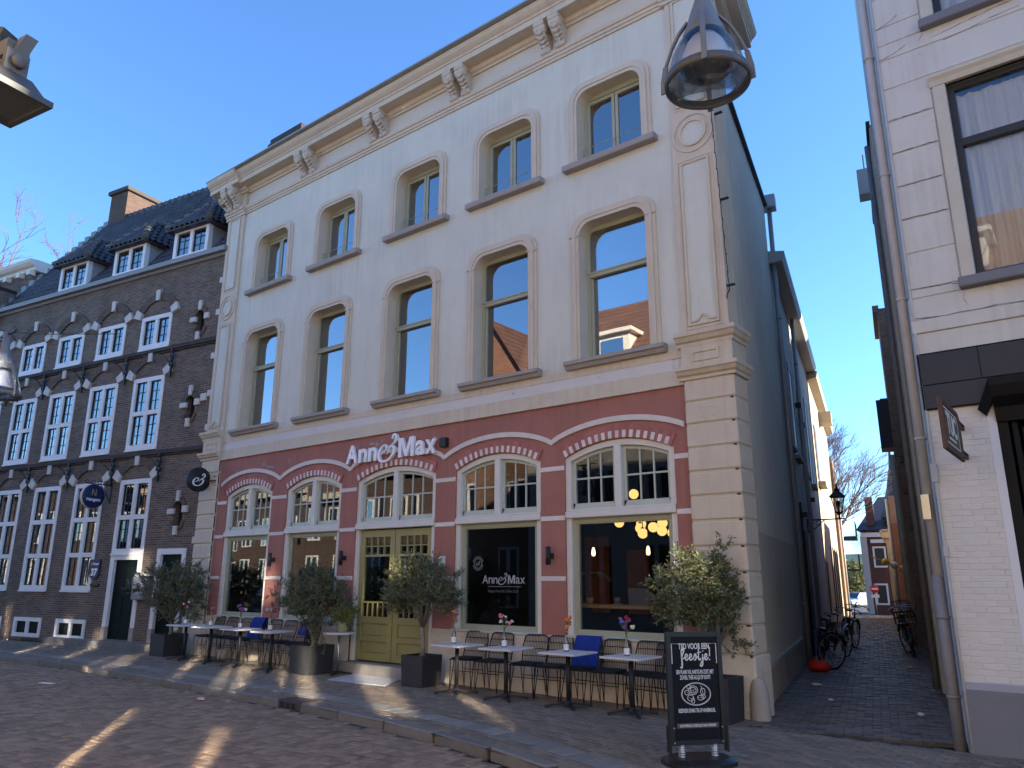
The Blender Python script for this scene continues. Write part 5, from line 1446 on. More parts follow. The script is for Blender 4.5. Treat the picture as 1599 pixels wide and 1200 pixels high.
for z in (3.3, 3.9, 2.6): m_ = MB(); m_.box(2.0, 2.2, 0.0, 0.16, z, z + 0.12); m_.build("wall_box", M_black, h)
m_ = MB(); m_.box(1.2, 1.3, 0, 0.05, 0.4, 1.0); m_.build("wall_box", M_black, h)
h = ralley("brick_side_house", "weathered brown brick house with pale pipe on the right of the alley", 13.8, 16.6, 0.14, 9.4, M_brown)
m_ = MB(); m_.tube([(0.1, 0.08, 0.0), (0.1, 0.08, 5.1)], 0.07, 8); m_.build("pale_pipe", mat("cream_pipe", (0.55, 0.49, 0.36), 0.6), h)
m_ = MB(); m_.box(-0.02, 2.85, -0.05, 0.12, 9.3, 9.5); m_.box(2.5, 2.8, 0, 0.2, 7.0, 7.25); m_.box(2.5, 2.8, 0, 0.2, 5.6, 5.8); m_.build("cornice", M_brown, h)
m_ = MB(); m_.box(0.1, 0.9, 0.0, 0.32, 5.3, 6.7); m_.build("oriel_box", M_fascia, h)
h = ralley("unseen_shade_block", "tall grey rendered rear block rising behind the narrow alley house", 4.7, 13.0, -1.0, 13.4, M_ggrey)  # out of view, added to keep the sun off the cafe side wall
h = ralley("raised_shade_wall", "plain dark rendered wall between grey house and brown brick house in the alley", 9.0, 13.8, -0.25, 11.0, M_ggrey)  # hidden from the camera, height raised to shade the left alley wall
h = ralley("raised_shade_wall", "tall plain brick wall past the brown brick house on the right of the alley", 16.6, 20.4, -0.6, 10.5, M_brown)  # also hidden, made tall so the house opposite stays in shade
M_pink = mat("salmon_pink_render", (0.33, 0.165, 0.125), 0.85, 0.08, 2, bump=0.1)
h = ralley("pink_house", "salmon pink rendered house with pale gable top deep in the alley", 21.5, 25.5, 0.45, 3.7, M_pink)
m_ = MB(); m_.box(0, 4.0, -5, 0.003, 3.702, 4.7); m_.build("gable_top", mat("dusty_pink_render", (0.40, 0.31, 0.27), 0.85), h)
m_ = MB(); m_.tube([(0.2, 0.06, 0), (0.2, 0.06, 4.6)], 0.06, 8); m_.build("downpipe", M_pipe, h)
m_ = MB(); m_.cbox(3.4, 3.5, -0.6, -0.5, 4.7, 5.9, 0.01); m_.cbox(3.3, 3.6, -0.63, -0.47, 5.5, 5.75, 0.01); m_.build("aerial", M_steel, h)
h = ralley("cream_house", "narrow cream fronted house with moulded cornice past the pink house", 26.0, 31.0, 0.72, 3.55, mat("faded_cream_render", (0.44, 0.38, 0.28), 0.85, 0.1, 2))
m_ = MB(); m_.box(-0.1, 5.0, -0.2, 0.14, 3.4, 3.75); m_.box(-0.1, 5, -.2, 0.2, 3.6, 3.72); m_.build("cornice", mat("stone_cornice", (0.5, 0.45, 0.36), 0.8), h)

# ================================================================== ALLEY, LEFT SIDE
def lp(t, o): return (-3.84 - 0.224 * t + 0.975 * o, 0.975 * t + 0.224 * o)
LA = math.atan2(0.975, -0.224)
def lalley(name, label, t0, t1, o, ztop, m, depth=6.0, zb=-0.6):
    a = lp(t0, o); h = thing(name, label, "building", (a[0], a[1], 0), LA)
    m_ = MB(); m_.box(0, t1 - t0, 0, depth, zb, ztop); m_.build("wall", m, h)
    return h
M_lgrey = mat("blue_grey_alley_render", (0.42, 0.41, 0.38), 0.85, 0.08, 1.2, bump=0.2, stain=0.45, stain_col=(0.28, 0.275, 0.26), stain_scale=(0.5, 0.5, 0.2))
h = lalley("alley_back_house", "grey rendered house with tall windows and gutter behind the cafe on the alley", 7.0, 17.8, 0.0, 9.1, M_lgrey)
# local x along the alley, local -y out into the alley
for x0, z0, z1 in ((1.0, 4.75, 7.2), (3.0, 4.75, 7.2), (5.4, 4.6, 7.0), (8.3, 4.6, 7.4)):
    wo = bpy.data.objects.new("window", None); COL.objects.link(wo); wo.parent = h; wo.location = (x0, 0, z0)
    m_ = MB(); rect_frame(m_, -0.5, 0.5, 0, z1 - z0, 0.09, -0.03, 0.03); m_.box(-0.45, 0.45, -0.02, 0.02, 1.1, 1.16); m_.build("frame", M_zinc, wo)
    m_ = MB(); m_.box(-0.42, 0.42, -0.01, -0.004, 0.08, z1 - z0 - 0.08); m_.build("pane", M_dframe, wo)
    m_ = MB(); m_.box(-0.58, 0.58, -0.14, 0, -0.1, 0); m_.build("sill", M_sill, wo)
m_ = MB(); m_.extrude_x([(0.0, 8.95), (-0.3, 8.98), (-0.36, 9.1), (-0.36, 9.22), (0.2, 9.3)], -0.02, 10.8); m_.build("gutter", M_zinc, h)
m_ = MB()
for x in (1.6, 8.6): m_.box(x - 0.1, x + 0.1, 0.0, 0.4, 9.2, 9.7)
m_.build("roof_vent", M_zinc, h)
for x, zt in ((0.12, 10.45), (4.4, 8.95)):
    m_ = MB(); m_.tube([(x, -0.1, 0.0), (x, -0.1, zt)], 0.055, 10)
    for z in (1.2, 3.4, 5.6, 7.6): m_.lathe([(0.055, 0), (0.068, 0), (0.068, 0.03), (0.055, 0.03)], (x, -0.1, z), 10)
    if zt > 10: m_.box(x - 0.16, x + 0.16, -0.26, 0.02, zt - 0.05, zt + 0.28); 
    m_.build("downpipe", M_zinc, h)
m_ = MB(); m_.tube([(1.9, -0.06, 3.5), (1.9, -0.06, 0)], 0.03, 6); m_.build("cable", M_black, h); m_ = MB(); m_.tube([(0.9, -0.04, 0.3), (0.9, -0.04, 9)], 0.02, 6); m_.build("cable", M_black, h)
for x, z in ((4.1, 6.3), (5.0, 5.9), (2.6, 3.2), (6.2, 3.9)): m_ = MB(); m_.box(x - 0.1, x + 0.1, -0.16, 0, z, z + 0.12); m_.build("wall_box", M_black, h)
m_ = MB(); m_.box(3.1, 4.0, -0.02, 0, -0.1, 2.9); m_.build("alley_door", mat("dark_grey_door", (0.05, 0.052, 0.06), 0.6), h)
m_ = MB(); m_.box(0, 10.8, -0.035, 0, -0.4, 0.5); m_.build("plinth", M_greypl, h)
M_cream2 = mat("sunlit_cream_render", (0.42, 0.365, 0.27), 0.85, 0.08, 1.5, bump=0.1, stain=0.3, stain_col=(0.4, 0.34, 0.25))
h = lalley("cream_alley_house", "cream rendered house with sunlit lower wall on the left of the alley", 17.8, 30.0, 0.03, 9.0, M_cream2)
m_ = MB(); m_.extrude_x([(0.0, 8.7), (-0.3, 8.8), (-0.34, 9.0), (0.2, 9.05)], -0.02, 12.2); m_.box(5.4, 6.2, -0.5, 0.3, 8.1, 8.6); m_.build("eaves", M_cream2, h)
for x0, z0, z1, w_ in ((1.2, 5.2, 7.2, 0.5), (4.6, 0.3, 3.0, 0.14), (6.2, 0.3, 3.0, 0.14), (8.0, 0.3, 3.0, 0.14), (9.6, 0.3, 3.0, 0.14), (0.9, 0.0, 2.3, 0.45)):
    m_ = MB(); m_.box(x0 - w_, x0 + w_, -0.03, 0.0, z0, z1); m_.build("dark_opening", M_dframe, h)
m_ = MB(); m_.box(0.5, 1.9, -0.25, 0, 4.95, 5.1); m_.build("sill", M_sill, h)
h = lalley("brick_end_house", "dark brown brick house end past the cream house on the left of the alley", 30.2, 33.0, 0.15, 7.6, M_brown, 4.0, -1)
m_ = MB(); m_.tube([(0.4, -0.1, 0), (0.4, -0.1, 5.2)], 0.05, 6); m_.build("downpipe", M_pipe, h)
h = lalley("balcony_house", "brick house with iron balconies at the far left end of the alley", 36.0, 42.0, -0.1, 5.6, M_brown, 4.0, -2)
m_ = MB()
for z in (2.2, 4.0):
    m_.box(0.5, 4.5, -0.9, 0, z, z + 0.08)
    for k in range(12): m_.box(0.5 + 0.36 * k, 0.53 + 0.36 * k, -0.9, -0.87, z, z + 0.9)
    m_.box(0.5, 4.5, -0.9, -0.87, z + 0.88, z + 0.92)
m_.build("balcony", M_black, h)

# wall lantern on a scroll bracket
a = lp(11.4, 0.0)
lan = thing("wall_lantern", "old style black four sided lantern on scroll bracket, grey alley wall", "street lamp", (a[0], a[1], 3.25), LA - math.pi / 2)
m_ = MB()   # local x points out into the alley
m_.box(0, 0.03, -0.04, 0.04, -0.35, 0.05); m_.tube([(0, 0, 0), (0.95, 0, 0.02)], 0.02, 6)
m_.tube([(0.02, 0, -0.3), (0.2, 0, -0.22), (0.38, 0, -0.05), (0.45, 0, -0.01)], 0.015, 6)
m_.tube([(0.1 + 0.1 * math.cos(q_ * .6) * (1 - q_ * .05), 0, -0.12 + 0.1 * math.sin(q_ * .6) * (1 - q_ * .05)) for q_ in range(14)], 0.01, 5)
m_.tube([(0.3 + 0.07 * math.cos(q_ * .6), 0, -0.08 + 0.06 * math.sin(q_ * .6)) for q_ in range(11)], 0.01, 5)
m_.build("bracket", M_black, lan)
m_ = MB(); cx = 0.82
m_.lathe([(0.02, 0.0), (0.03, 0.03), (0.02, 0.08), (0.05, 0.12), (0.07, 0.16)], (cx, 0, 0.02), 8)
for sx in (-1, 1):
    for sy in (-1, 1): m_.rod((cx + sx * 0.08, sy * 0.08, 0.18), (cx + sx * 0.16, sy * 0.16, 0.58), 0.018)
for z, s_ in ((0.18, 0.09), (0.58, 0.17)):
    for sx in (-1, 1): m_.box(cx - s_, cx + s_, sx * s_ - 0.01, sx * s_ + 0.01, z, z + 0.02); m_.box(cx + sx * s_ - 0.01, cx + sx * s_ + 0.01, -s_, s_, z, z + 0.02)
m_.build("frame", M_black, lan)
m_ = MB(); b4 = [(cx - .2, -.2, .6), (cx + .2, -.2, .6), (cx + .2, .2, .6), (cx - .2, .2, .6)]; t4 = [(cx - .07, -.07, .74), (cx + .07, -.07, .74), (cx + .07, .07, .74), (cx - .07, .07, .74)]
m_.add(b4 + t4, [(0, 1, 5, 4), (1, 2, 6, 5), (2, 3, 7, 6), (3, 0, 4, 7), (4, 5, 6, 7), (3, 2, 1, 0)]); m_.lathe([(0.06, 0.74), (0.07, 0.80), (0.03, 0.83), (0.025, 0.9), (0.001, 0.95)], (cx, 0, 0), 8); m_.build("hood", M_black, lan)
m_ = MB()
b4 = [(cx - .08, -.08, .2), (cx + .08, -.08, .2), (cx + .08, .08, .2), (cx - .08, .08, .2)]; t4 = [(cx - .155, -.155, .58), (cx + .155, -.155, .58), (cx + .155, .155, .58), (cx - .155, .155, .58)]
m_.add(b4 + t4, [(0, 1, 5, 4), (1, 2, 6, 5), (2, 3, 7, 6), (3, 0, 4, 7)]); m_.build("pane", glassmat("lantern_glass", (0.85, 0.86, 0.85), 1.2, 0.05), lan)
m_ = MB(); m_.lathe([(0.03, 0.2), (0.035, 0.3), (0.05, 0.34), (0.05, 0.48), (0.001, 0.5)], (cx, 0, 0), 8); m_.build("burner", M_black, lan)

# ================================================================== FAR BACKGROUND
M_redbr = brickmat("dark_red_brick", (0.13, 0.045, 0.032), (0.09, 0.035, 0.028), (0.13, 0.10, 0.09), 0.21, 0.065)
M_slate = mat("dark_slate_roof", (0.05, 0.055, 0.065), 0.6, 0.15, 4)
th = thing("turret_house", "dark red brick house with slate roof and pointed turret at the alley end", "building", (-11.4, 38.7, -0.4), R(8))
m_ = MB(); m_.box(0, 6, 0, 8, -0.6, 5.0); m_.build("wall", M_redbr, th)
m_ = MB(); m_.box(-0.35, 0.0, -0.05, 8, -0.6, 4.6); m_.build("white_corner", mat("white_corner_render", (0.5, 0.5, 0.5), 0.8, 0.05, 2), th)
m_ = MB(); m_.add([(-0.5, -0.3, 4.95), (6.2, -0.3, 4.95), (6.2, 8.2, 4.95), (-0.5, 8.2, 4.95), (0.6, 3.5, 7.2), (5.5, 3.5, 7.2)], [(0, 1, 5, 4), (1, 2, 5), (2, 3, 4, 5), (3, 0, 4), (3, 2, 1, 0)]); m_.build("roof", M_slate, th)
m_ = MB(); m_.lathe([(0.75, 4.4), (0.75, 5.6), (0.9, 5.65), (0.45, 7.2), (0.16, 8.6), (0.03, 10.0), (0.001, 10.3)], (1.75, 0.4, 0), 8, smooth=False); m_.build("turret", M_slate, th)
m_ = MB(); m_.box(0.1, 0.5, 0.0, 0.6, 5.2, 6.9); m_.build("chimney", M_redbr, th)
for x, z in ((0.6, 3.4), (1.7, 3.2), (0.5, 1.3)):
    f = MB(); rect_frame(f, x - 0.35, x + 0.35, z - 0.6, z + 0.6, 0.1, -0.04, 0.02); w_ = f.build("window", M_wpaint, th); f = MB(); f.box(x - 0.26, x + 0.26, -0.02, -0.01, z - 0.5, z + 0.5); f.build("pane", M_dframe, w_)
m_ = MB(); m_.box(-0.3, 2.6, -0.14, 0, 4.55, 4.8); m_.box(0.2, 1.2, -0.16, -0.0, 4.2, 4.4); m_.build("white_cornice", M_wpaint, th)
yb = thing("sunlit_block", "low sunlit pale yellow building beyond the parked cars at the street end", "building", (-32, 104, -2), R(14))
m_ = MB(); m_.box(-4, 14, 0, 10, -1, 7.2); m_.build("wall", mat("pale_yellow_wall", (0.55, 0.47, 0.28), 0.85, 0.2, 0.6), yb)
for k in range(8):
    m_ = MB(); m_.box(-3 + 2.0 * k, -2 + 2.0 * k, -0.06, 0, 1.2, 3.0); m_.build("window", M_dframe, yb)

M_bark = mat("grey_brown_bark", (0.13, 0.10, 0.085), 0.9, 0.2, 8)
M_twig = mat("pinkish_bare_twigs", (0.17, 0.11, 0.09), 0.9, 0.15, 5)
M_twigd = mat("grey_bare_twigs", (0.13, 0.10, 0.09), 0.9, 0.15, 5)
def bare_tree(label, loc, h, seed, twigm, levels=6, spread=0.55, lean=(0, 0), r0_=0.22, trunk_fr=0.3):
    rn = random.Random(seed)
    t = thing("bare_tree", label, "tree", loc, 0, "bare winter trees behind the houses")
    tr = MB(); tw = MB()
    def grow(p, d, L, r, lv):
        n = 3; pts = [p]; q_ = p; dd = d
        for _ in range(n):
            dd = (dd + Vector((rn.gauss(0, .13), rn.gauss(0, .13), rn.gauss(0.03, .08)))).normalized()
            q_ = q_ + dd * (L / n); pts.append(q_)
        rr = [r * (1 - 0.4 * k / n) for k in range(n + 1)]
        (tr if lv >= levels - 2 else tw).tube(pts, rr, 6 if lv >= levels - 1 else 3, caps=False)
        if lv == 0: return
        nb = rn.choice((2, 3, 3, 4)) if lv > 1 else rn.choice((4, 5))
        for k in range(nb):
            ax = Vector((rn.gauss(0, 1), rn.gauss(0, 1), rn.gauss(0, .5))).normalized()
            nd = (dd + ax * spread * rn.uniform(0.6, 1.3) + Vector((lean[0], lean[1], 0.10))).normalized()
            st = pts[-1] if k < 2 else pts[rn.choice((1, 2))]
            grow(st, nd, L * rn.uniform(0.62, 0.85), max(0.008 * h / 15, r * 0.6), lv - 1)
    grow(Vector((0, 0, -0.3)), Vector((0, 0, 1)), h * trunk_fr, r0_, levels)
    tr.build("trunk", M_bark, t); tw.build("crown", twigm, t)
    return t
bare_tree("bare pinkish tree rising behind the cream alley house", (-11.7, 33.3, -0.3), 12.0, 5, M_twig, 7, 0.6, (0.13, -0.02), 0.2)
bare_tree("large bare pale tree above the white corniced gable at far left", (-56.5, 7.5, 0), 29.0, 12, M_twig, 7, 0.55, (0.03, 0), 0.4)
bare_tree("bare grey tree standing left of the larger tree at the far left edge", (-59, 3.0, 0), 30.0, 23, M_twigd, 7, 0.55, (0.0, 0), 0.4)
bare_tree("small bare tree in front of the pale yellow building past the cars", (-28.3, 92, -1.6), 5.0, 31, M_twigd, 6, 0.6, (0, 0), 0.12)

# leafy park tree glowing in the sun at the far end
M_fol = mat("yellow_green_foliage", (0.20, 0.19, 0.055), 0.8, 0.25, 3, rand=0, attr=True)
ft = thing("park_tree", "round yellow green tree in sun behind the silver car", "tree", (-27, 95, -1.6))
m_ = MB(); m_.tube([(0, 0, 0), (0.1, 0, 1.6), (0.0, 0, 3.0)], [0.16, 0.13, 0.08], 7); m_.build("trunk", M_bark, ft)
m_ = MB(); rnd = []; rn = random.Random(4)
for k in range(2600):
    u = Vector((rn.gauss(0, 1), rn.gauss(0, 1), rn.gauss(0, 1))).normalized() * (rn.random() ** 0.4)
    p = Vector((u.x * 2.6, u.y * 2.2, 3.6 + u.z * 2.0)) + Vector((rn.gauss(0, .2), rn.gauss(0, .2), rn.gauss(0, .2)))
    a = Vector((rn.gauss(0, 1), rn.gauss(0, 1), rn.gauss(0, 1))).normalized() * 0.13; b = a.orthogonal().normalized() * 0.1
    m_.add([p - a - b, p + a - b, p + a + b, p - a + b], [(0, 1, 2, 3)]); rnd.append(rn.random())
m_.rnd = rnd; m_.build("crown", M_fol, ft)

# parked cars
M_car = mat("silver_car_paint", (0.55, 0.57, 0.60), 0.3, 0.03, 4, metal=0.4, spec=0.5)
M_cglass = mat("car_glass", (0.02, 0.025, 0.03), 0.08, 0.0, 1, spec=0.6)
M_tyre = mat("tyre_rubber", (0.015, 0.015, 0.016), 0.8)
def car(label, loc, rz, paint):
    c = thing("parked_car", label, "car", loc, rz, "cars parked at the street end")
    sec = [(-0.02, 0.35, 0.55, 0.78), (0.05, 0.25, 0.74, 0.86), (0.8, 0.22, 0.86, 0.9), (1.15, 0.22, 0.98, 0.9), (3.2, 0.22, 0.98, 0.9), (3.9, 0.25, 0.92, 0.88), (4.1, 0.38, 0.85, 0.8)]
    m_ = MB(); vs_ = []
    for x, zb, zt, hw in sec:
        vs_ += [(x, -hw * .95, zb), (x, -hw, zb + 0.15), (x, -hw, zt - 0.12), (x, -hw * .86, zt), (x, hw * .86, zt), (x, hw, zt - 0.12), (x, hw, zb + 0.15), (x, hw * .95, zb)]
    fs = []
    for i in range(len(sec) - 1):
        for k in range(8): fs.append((8 * i + k, 8 * i + (k + 1) % 8, 8 * i + 8 + (k + 1) % 8, 8 * i + 8 + k))
    fs += [tuple(range(7, -1, -1)), tuple(range(8 * (len(sec) - 1), 8 * len(sec)))]
    m_.add(vs_, fs, False); m_.build("body", paint, c)
    m_ = MB(); m_.add([(1.75, -.62, 1.44), (3.0, -.62, 1.44), (3.0, .62, 1.44), (1.75, .62, 1.44), (1.8, -.6, 1.47), (2.9, -.6, 1.47), (2.9, .6, 1.47), (1.8, .6, 1.47), (1.05, -.78, 0.97), (3.75, -.78, 0.93), (3.75, .78, 0.93), (1.05, .78, .97)],
        [(4, 5, 6, 7), (0, 1, 5, 4), (1, 2, 6, 5), (2, 3, 7, 6), (3, 0, 4, 7)]); m_.rod((1.1, -.76, .97), (1.76, -.61, 1.44), .07); m_.rod((1.1, .76, .97), (1.76, .61, 1.44), .07); m_.rod((3.7, -.76, .94), (3.0, -.61, 1.44), .09); m_.rod((3.7, .76, .94), (3.0, .61, 1.44), .09); m_.build("roof", paint, c)
    m_ = MB(); m_.add([(1.75, -.62, 1.44), (3.0, -.62, 1.44), (3.0, .62, 1.44), (1.75, .62, 1.44), (1.05, -.77, 0.96), (3.75, -.77, 0.92), (3.75, .77, 0.92), (1.05, .77, .96)], [(4, 5, 1, 0), (5, 6, 2, 1), (6, 7, 3, 2), (7, 4, 0, 3)]); m_.build("glass", M_cglass, c)
    for sy in (-1, 1):
        m_ = MB(); m_.cbox(-0.03, 0.2, sy * 0.62 - 0.16, sy * 0.62 + 0.16, 0.6, 0.74, 0.02); m_.build("headlight", mat("headlight", (0.7, 0.72, 0.75), 0.15) if "headlight" not in bpy.data.materials else bpy.data.materials["headlight"], c)
        for x in (0.8, 3.3):
            m_ = MB(); m_.lathe([(0.2, -.1), (0.3, -.1), (0.31, -.06), (0.31, .06), (0.3, .1), (0.2, .1)], (x, sy * 0.82, 0.31), 16, ax='y'); w_ = m_.build("wheel", M_tyre, c); m_ = MB(); m_.lathe([(0.001, .09), (0.2, .08), (0.2, -.08), (0.001, -.09)], (x, sy * 0.82, 0.31), 12, ax='y'); m_.build("rim", M_steel, w_)
        m_ = MB(); m_.cbox(1.2, 1.32, sy * 0.98 - 0.1, sy * 0.98 + 0.1, 0.95, 1.08, 0.02); m_.build("mirror", paint, c)
    m_ = MB(); m_.box(-0.045, -0.02, -0.4, 0.4, 0.42, 0.55); m_.build("grille", M_black, c)
    m_ = MB(); m_.box(-0.05, -0.03, -0.26, 0.26, 0.33, 0.43); m_.build("number_plate", mat("yellow_plate", (0.6, 0.45, 0.05), 0.5) if "yellow_plate" not in bpy.data.materials else bpy.data.materials["yellow_plate"], c)
    return c
car("silver car parked facing the alley at the street end", (-23.1, 76.5, gz(-23.1, 76.5)), R(68), M_car)
car("blue grey car half hidden left of the silver car", (-25.3, 78.5, gz(-25, 78)), R(72), mat("blue_grey_car_paint", (0.18, 0.24, 0.32), 0.3, 0.03, 4, metal=0.3))

# no entry sign post
ns = thing("no_entry_sign", "round red and white traffic sign on pole before the turret house", "traffic sign", (-10.72, 36.3, -0.4), R(13))
m_ = MB(); m_.tube([(0, 0, -0.2), (0, 0, 1.9)], 0.03, 8); m_.build("pole", M_steel, ns)
m_ = MB(); m_.lathe([(0.001, -0.05), (0.22, -0.05), (0.22, -0.03), (0.001, -0.03)], (0, 0, 1.62), 24, ax='y'); m_.build("disc", mat("sign_red", (0.55, 0.03, 0.03), 0.5), ns)
m_ = MB(); m_.box(-0.15, 0.15, -0.056, -0.04, 1.58, 1.66); m_.build("bar", M_white, ns)
m_ = MB(); m_.box(-0.2, 0.2, -0.05, -0.03, 1.15, 1.32); m_.build("sub_plate", M_white, ns)
# rod of lanterns in the alley
a = rp(19.6, 0.0)
gl = thing("lantern_rod", "slanted rod with yellow and white paper lanterns sticking out over the alley", "lanterns", (a[0] + 0.4, a[1], 1.85), 0)
m_ = MB(); m_.tube([(0.5, 0.1, -0.3), (-1.5, -0.45, 0.62)], 0.02, 6); m_.build("rod", M_wood, gl)
for k, cc in enumerate(((0.6, 0.6, 0.55), (0.62, 0.48, 0.1), (0.6, 0.6, 0.55), (0.62, 0.48, 0.1))):
    m_ = MB(); m_.ball((-0.38 - 0.24 * k, -0.13 - 0.066 * k, 0.10 + 0.115 * k), 0.13, 10, 7, (1, 1, 0.9)); m_.build("lantern", mat("lantern_paper", cc, 0.7), gl)
# a pale puff of chimney steam above the alley
sm = MB(); sm.ball((0, 0, 0), 1.0, 16, 10, (1.5, 1.3, 2.0)); 
st = sm.build("chimney_steam", None or M_black); st.data.materials.clear()
ms = bpy.data.materials.new("steam"); ms.use_nodes = True; nt = ms.node_tree; nt.nodes.clear()
vo = nt.nodes.new("ShaderNodeOutputMaterial"); pv = nt.nodes.new("ShaderNodeVolumePrincipled"); pv.inputs['Color'].default_value = (0.55, 0.55, 0.6, 1)
tc = nt.nodes.new("ShaderNodeTexCoord"); ln = nt.nodes.new("ShaderNodeVectorMath"); ln.operation = 'LENGTH'; nz = nt.nodes.new("ShaderNodeTexNoise"); nz.inputs['Scale'].default_value = 1.3; nz.inputs['Detail'].default_value = 4
mp = nt.nodes.new("ShaderNodeMapping"); mp.inputs['Scale'].default_value = (1 / 1.5, 1 / 1.3, 1 / 2.0)
nt.links.new(tc.outputs['Object'], mp.inputs[0]); nt.links.new(mp.outputs[0], ln.inputs[0]); nt.links.new(tc.outputs['Object'], nz.inputs['Vector'])
m1 = nt.nodes.new("ShaderNodeMath"); m1.operation = 'SUBTRACT'; nt.links.new(nz.outputs['Fac'], m1.inputs[0])
m0 = nt.nodes.new("ShaderNodeMath"); m0.operation = 'MULTIPLY'; m0.inputs[1].default_value = 0.55; nt.links.new(ln.outputs['Value'], m0.inputs[0]); nt.links.new(m0.outputs[0], m1.inputs[1])
m2 = nt.nodes.new("ShaderNodeMath"); m2.operation = 'MULTIPLY'; m2.inputs[1].default_value = 1.6; m2.use_clamp = True; nt.links.new(m1.outputs[0], m2.inputs[0]); nt.links.new(m2.outputs[0], pv.inputs['Density']); nt.links.new(pv.outputs[0], vo.inputs['Volume'])
st.data.materials.append(ms); st.location = (-13.0, 44.5, 4.6); st['kind'] = "stuff"

# ================================================================== HOUSES ACROSS THE STREET (behind the camera: they shade the road and show in the panes)
M_obr = brickmat("orange_brick", (0.36, 0.16, 0.09), (0.27, 0.12, 0.07), (0.3, 0.25, 0.2), 0.21, 0.065)
M_owh = mat("white_house_render", (0.74, 0.70, 0.62), 0.85, 0.06, 1.5)
M_ogr = mat("ochre_house_render", (0.62, 0.50, 0.30), 0.85, 0.06, 1.5)
M_otile = brickmat("red_brown_pantile", (0.22, 0.10, 0.065), (0.15, 0.08, 0.06), (0.07, 0.05, 0.045), 0.25, 0.28, 0.03)
M_odark = brickmat('dark_brick_opposite', (0.11, 0.07, 0.055), (0.08, 0.055, 0.045), (0.1, 0.085, 0.07), 0.21, 0.065)
M_dull = glassmat("far_curtained_pane", (0.05, 0.05, 0.05), 1.5, 0.1, 0.45)
M_mirror = glassmat("far_pane", (0.05, 0.05, 0.05), 2.0, 0.80, 0.03)
def opp(label, x0, x1, y, eave, ridge, wallm, gable=False, dorm=0):
    h = thing("opposite_house", label, "building", (x0, y, 0), 0, None)
    w_ = x1 - x0
    m_ = MB(); m_.box(0, w_, -8, 0, -0.3, eave); m_.build("wall", wallm, h)
    m_ = MB()
    if gable:
        m_.add([(0, 0, eave), (w_, 0, eave), (w_ / 2, 0, ridge), (0, -8, eave), (w_, -8, eave), (w_ / 2, -8, ridge)], [(0, 1, 2), (3, 5, 4)]); m_.build("gable", wallm, h)
        m_ = MB(); m_.add([(-.2, .2, eave - .1), (w_ / 2, .2, ridge + .1), (w_ / 2, -8, ridge + .1), (-.2, -8, eave - .1), (w_ + .2, .2, eave - .1), (w_ + .2, -8, eave - .1)], [(0, 1, 2, 3), (1, 4, 5, 2)])
    else:
        m_.add([(0, .3, eave), (w_, .3, eave), (w_, -4, ridge), (0, -4, ridge), (0, -8.3, eave), (w_, -8.3, eave)], [(0, 1, 2, 3), (3, 2, 5, 4), (0, 3, 4), (1, 5, 2)])
    m_.build("roof", M_otile, h)
    m_ = MB(); m_.box(-0.05, w_ + 0.05, 0, 0.4, eave - 0.35, eave - 0.02); m_.build("cornice", M_cream, h)
    nw = max(2, int(w_ / 1.9))
    for fl_, (za, zb) in enumerate(((0.6, 2.9), (3.7, 5.5), (6.35, 8.35))):
        if zb > eave - 0.4: continue
        for k in range(nw):
            x = (k + 0.5) * w_ / nw
            m_ = MB(); rect_frame(m_, x - 0.5, x + 0.5, za, zb, 0.09, 0.0, 0.06); m_.box(x - 0.09, x + 0.09, 0, 0.058, za, zb); f = m_.build("window", M_wpaint, h)
            
            for sx in (-1, 1): m_ = MB(); m_.box(x + sx * 0.25 - 0.16, x + sx * 0.25 + 0.16, 0.05, 0.056, za + 0.08, zb - 0.08); m_.v = [(p[0], p[1] + (p[0] - x) * random.uniform(-.0, .012), p[2]) for p in m_.v]; m_.build("pane", M_mirror if (x0 < 9 and random.random() < (0.7 if za > 6 else 0.22 if za > 3 else 0)) else M_dull, f)
    for k in range(dorm):
        x = (k + 0.5) * w_ / dorm
        z = eave + 0.5; y_ = -0.9
        m_ = MB(); m_.box(x - 0.75, x + 0.75, y_ - 2, y_, z, z + 1.5); m_.box(x - 0.95, x + 0.95, y_ - 2, y_ + 0.2, z + 1.5, z + 1.65); dm = m_.build("dormer", M_owh, h)
        m_ = MB(); m_.box(x - 0.5, x + 0.5, y_ + 0.01, y_ + 0.03, z + 0.25, z + 1.3); m_.build("pane", M_mirror, dm)
for a in (("long low brick house at the far left end of the opposite row", -62, -47, -24, 7.5, 9.6, M_odark, False, 0), ("plain brick house second from the far left end of the opposite row", -47, -36, -19.5, 7.2, 9.4, M_odark, False, 0), ("dark brick house facing the cafe, far left of the opposite row", -36, -29, -16.5, 6.2, 8.6, M_odark, False, 1),
          ("dark brick house facing the cafe with two dormers", -29, -22.5, -14.8, 6.9, 10.2, M_odark, False, 2),
          ("orange brick gabled house facing the cafe", -22.5, -17.5, -13.6, 8.8, 12.6, M_obr, True, 0),
          ("white fronted house facing the cafe with one wide dormer", -17.5, -11.0, -13.2, 9.0, 13.4, M_owh, False, 1),
          ("orange brick house facing the cafe with red tiles", -11.0, -5.5, -13.0, 8.8, 13.2, M_obr, True, 0),
          ("ochre house behind the camera with tiled roof", -5.5, 1.0, -13.0, 9.0, 12.8, M_ogr, False, 1),
          ("orange brick house facing the white corner building", 1.0, 9.0, -13.0, 8.9, 12.4, M_obr, False, 2),
          ("white rendered house facing the corner building at the far right", 9.0, 16.0, -13.0, 8.9, 12.2, M_owh, False, 1)):
    opp(*a)

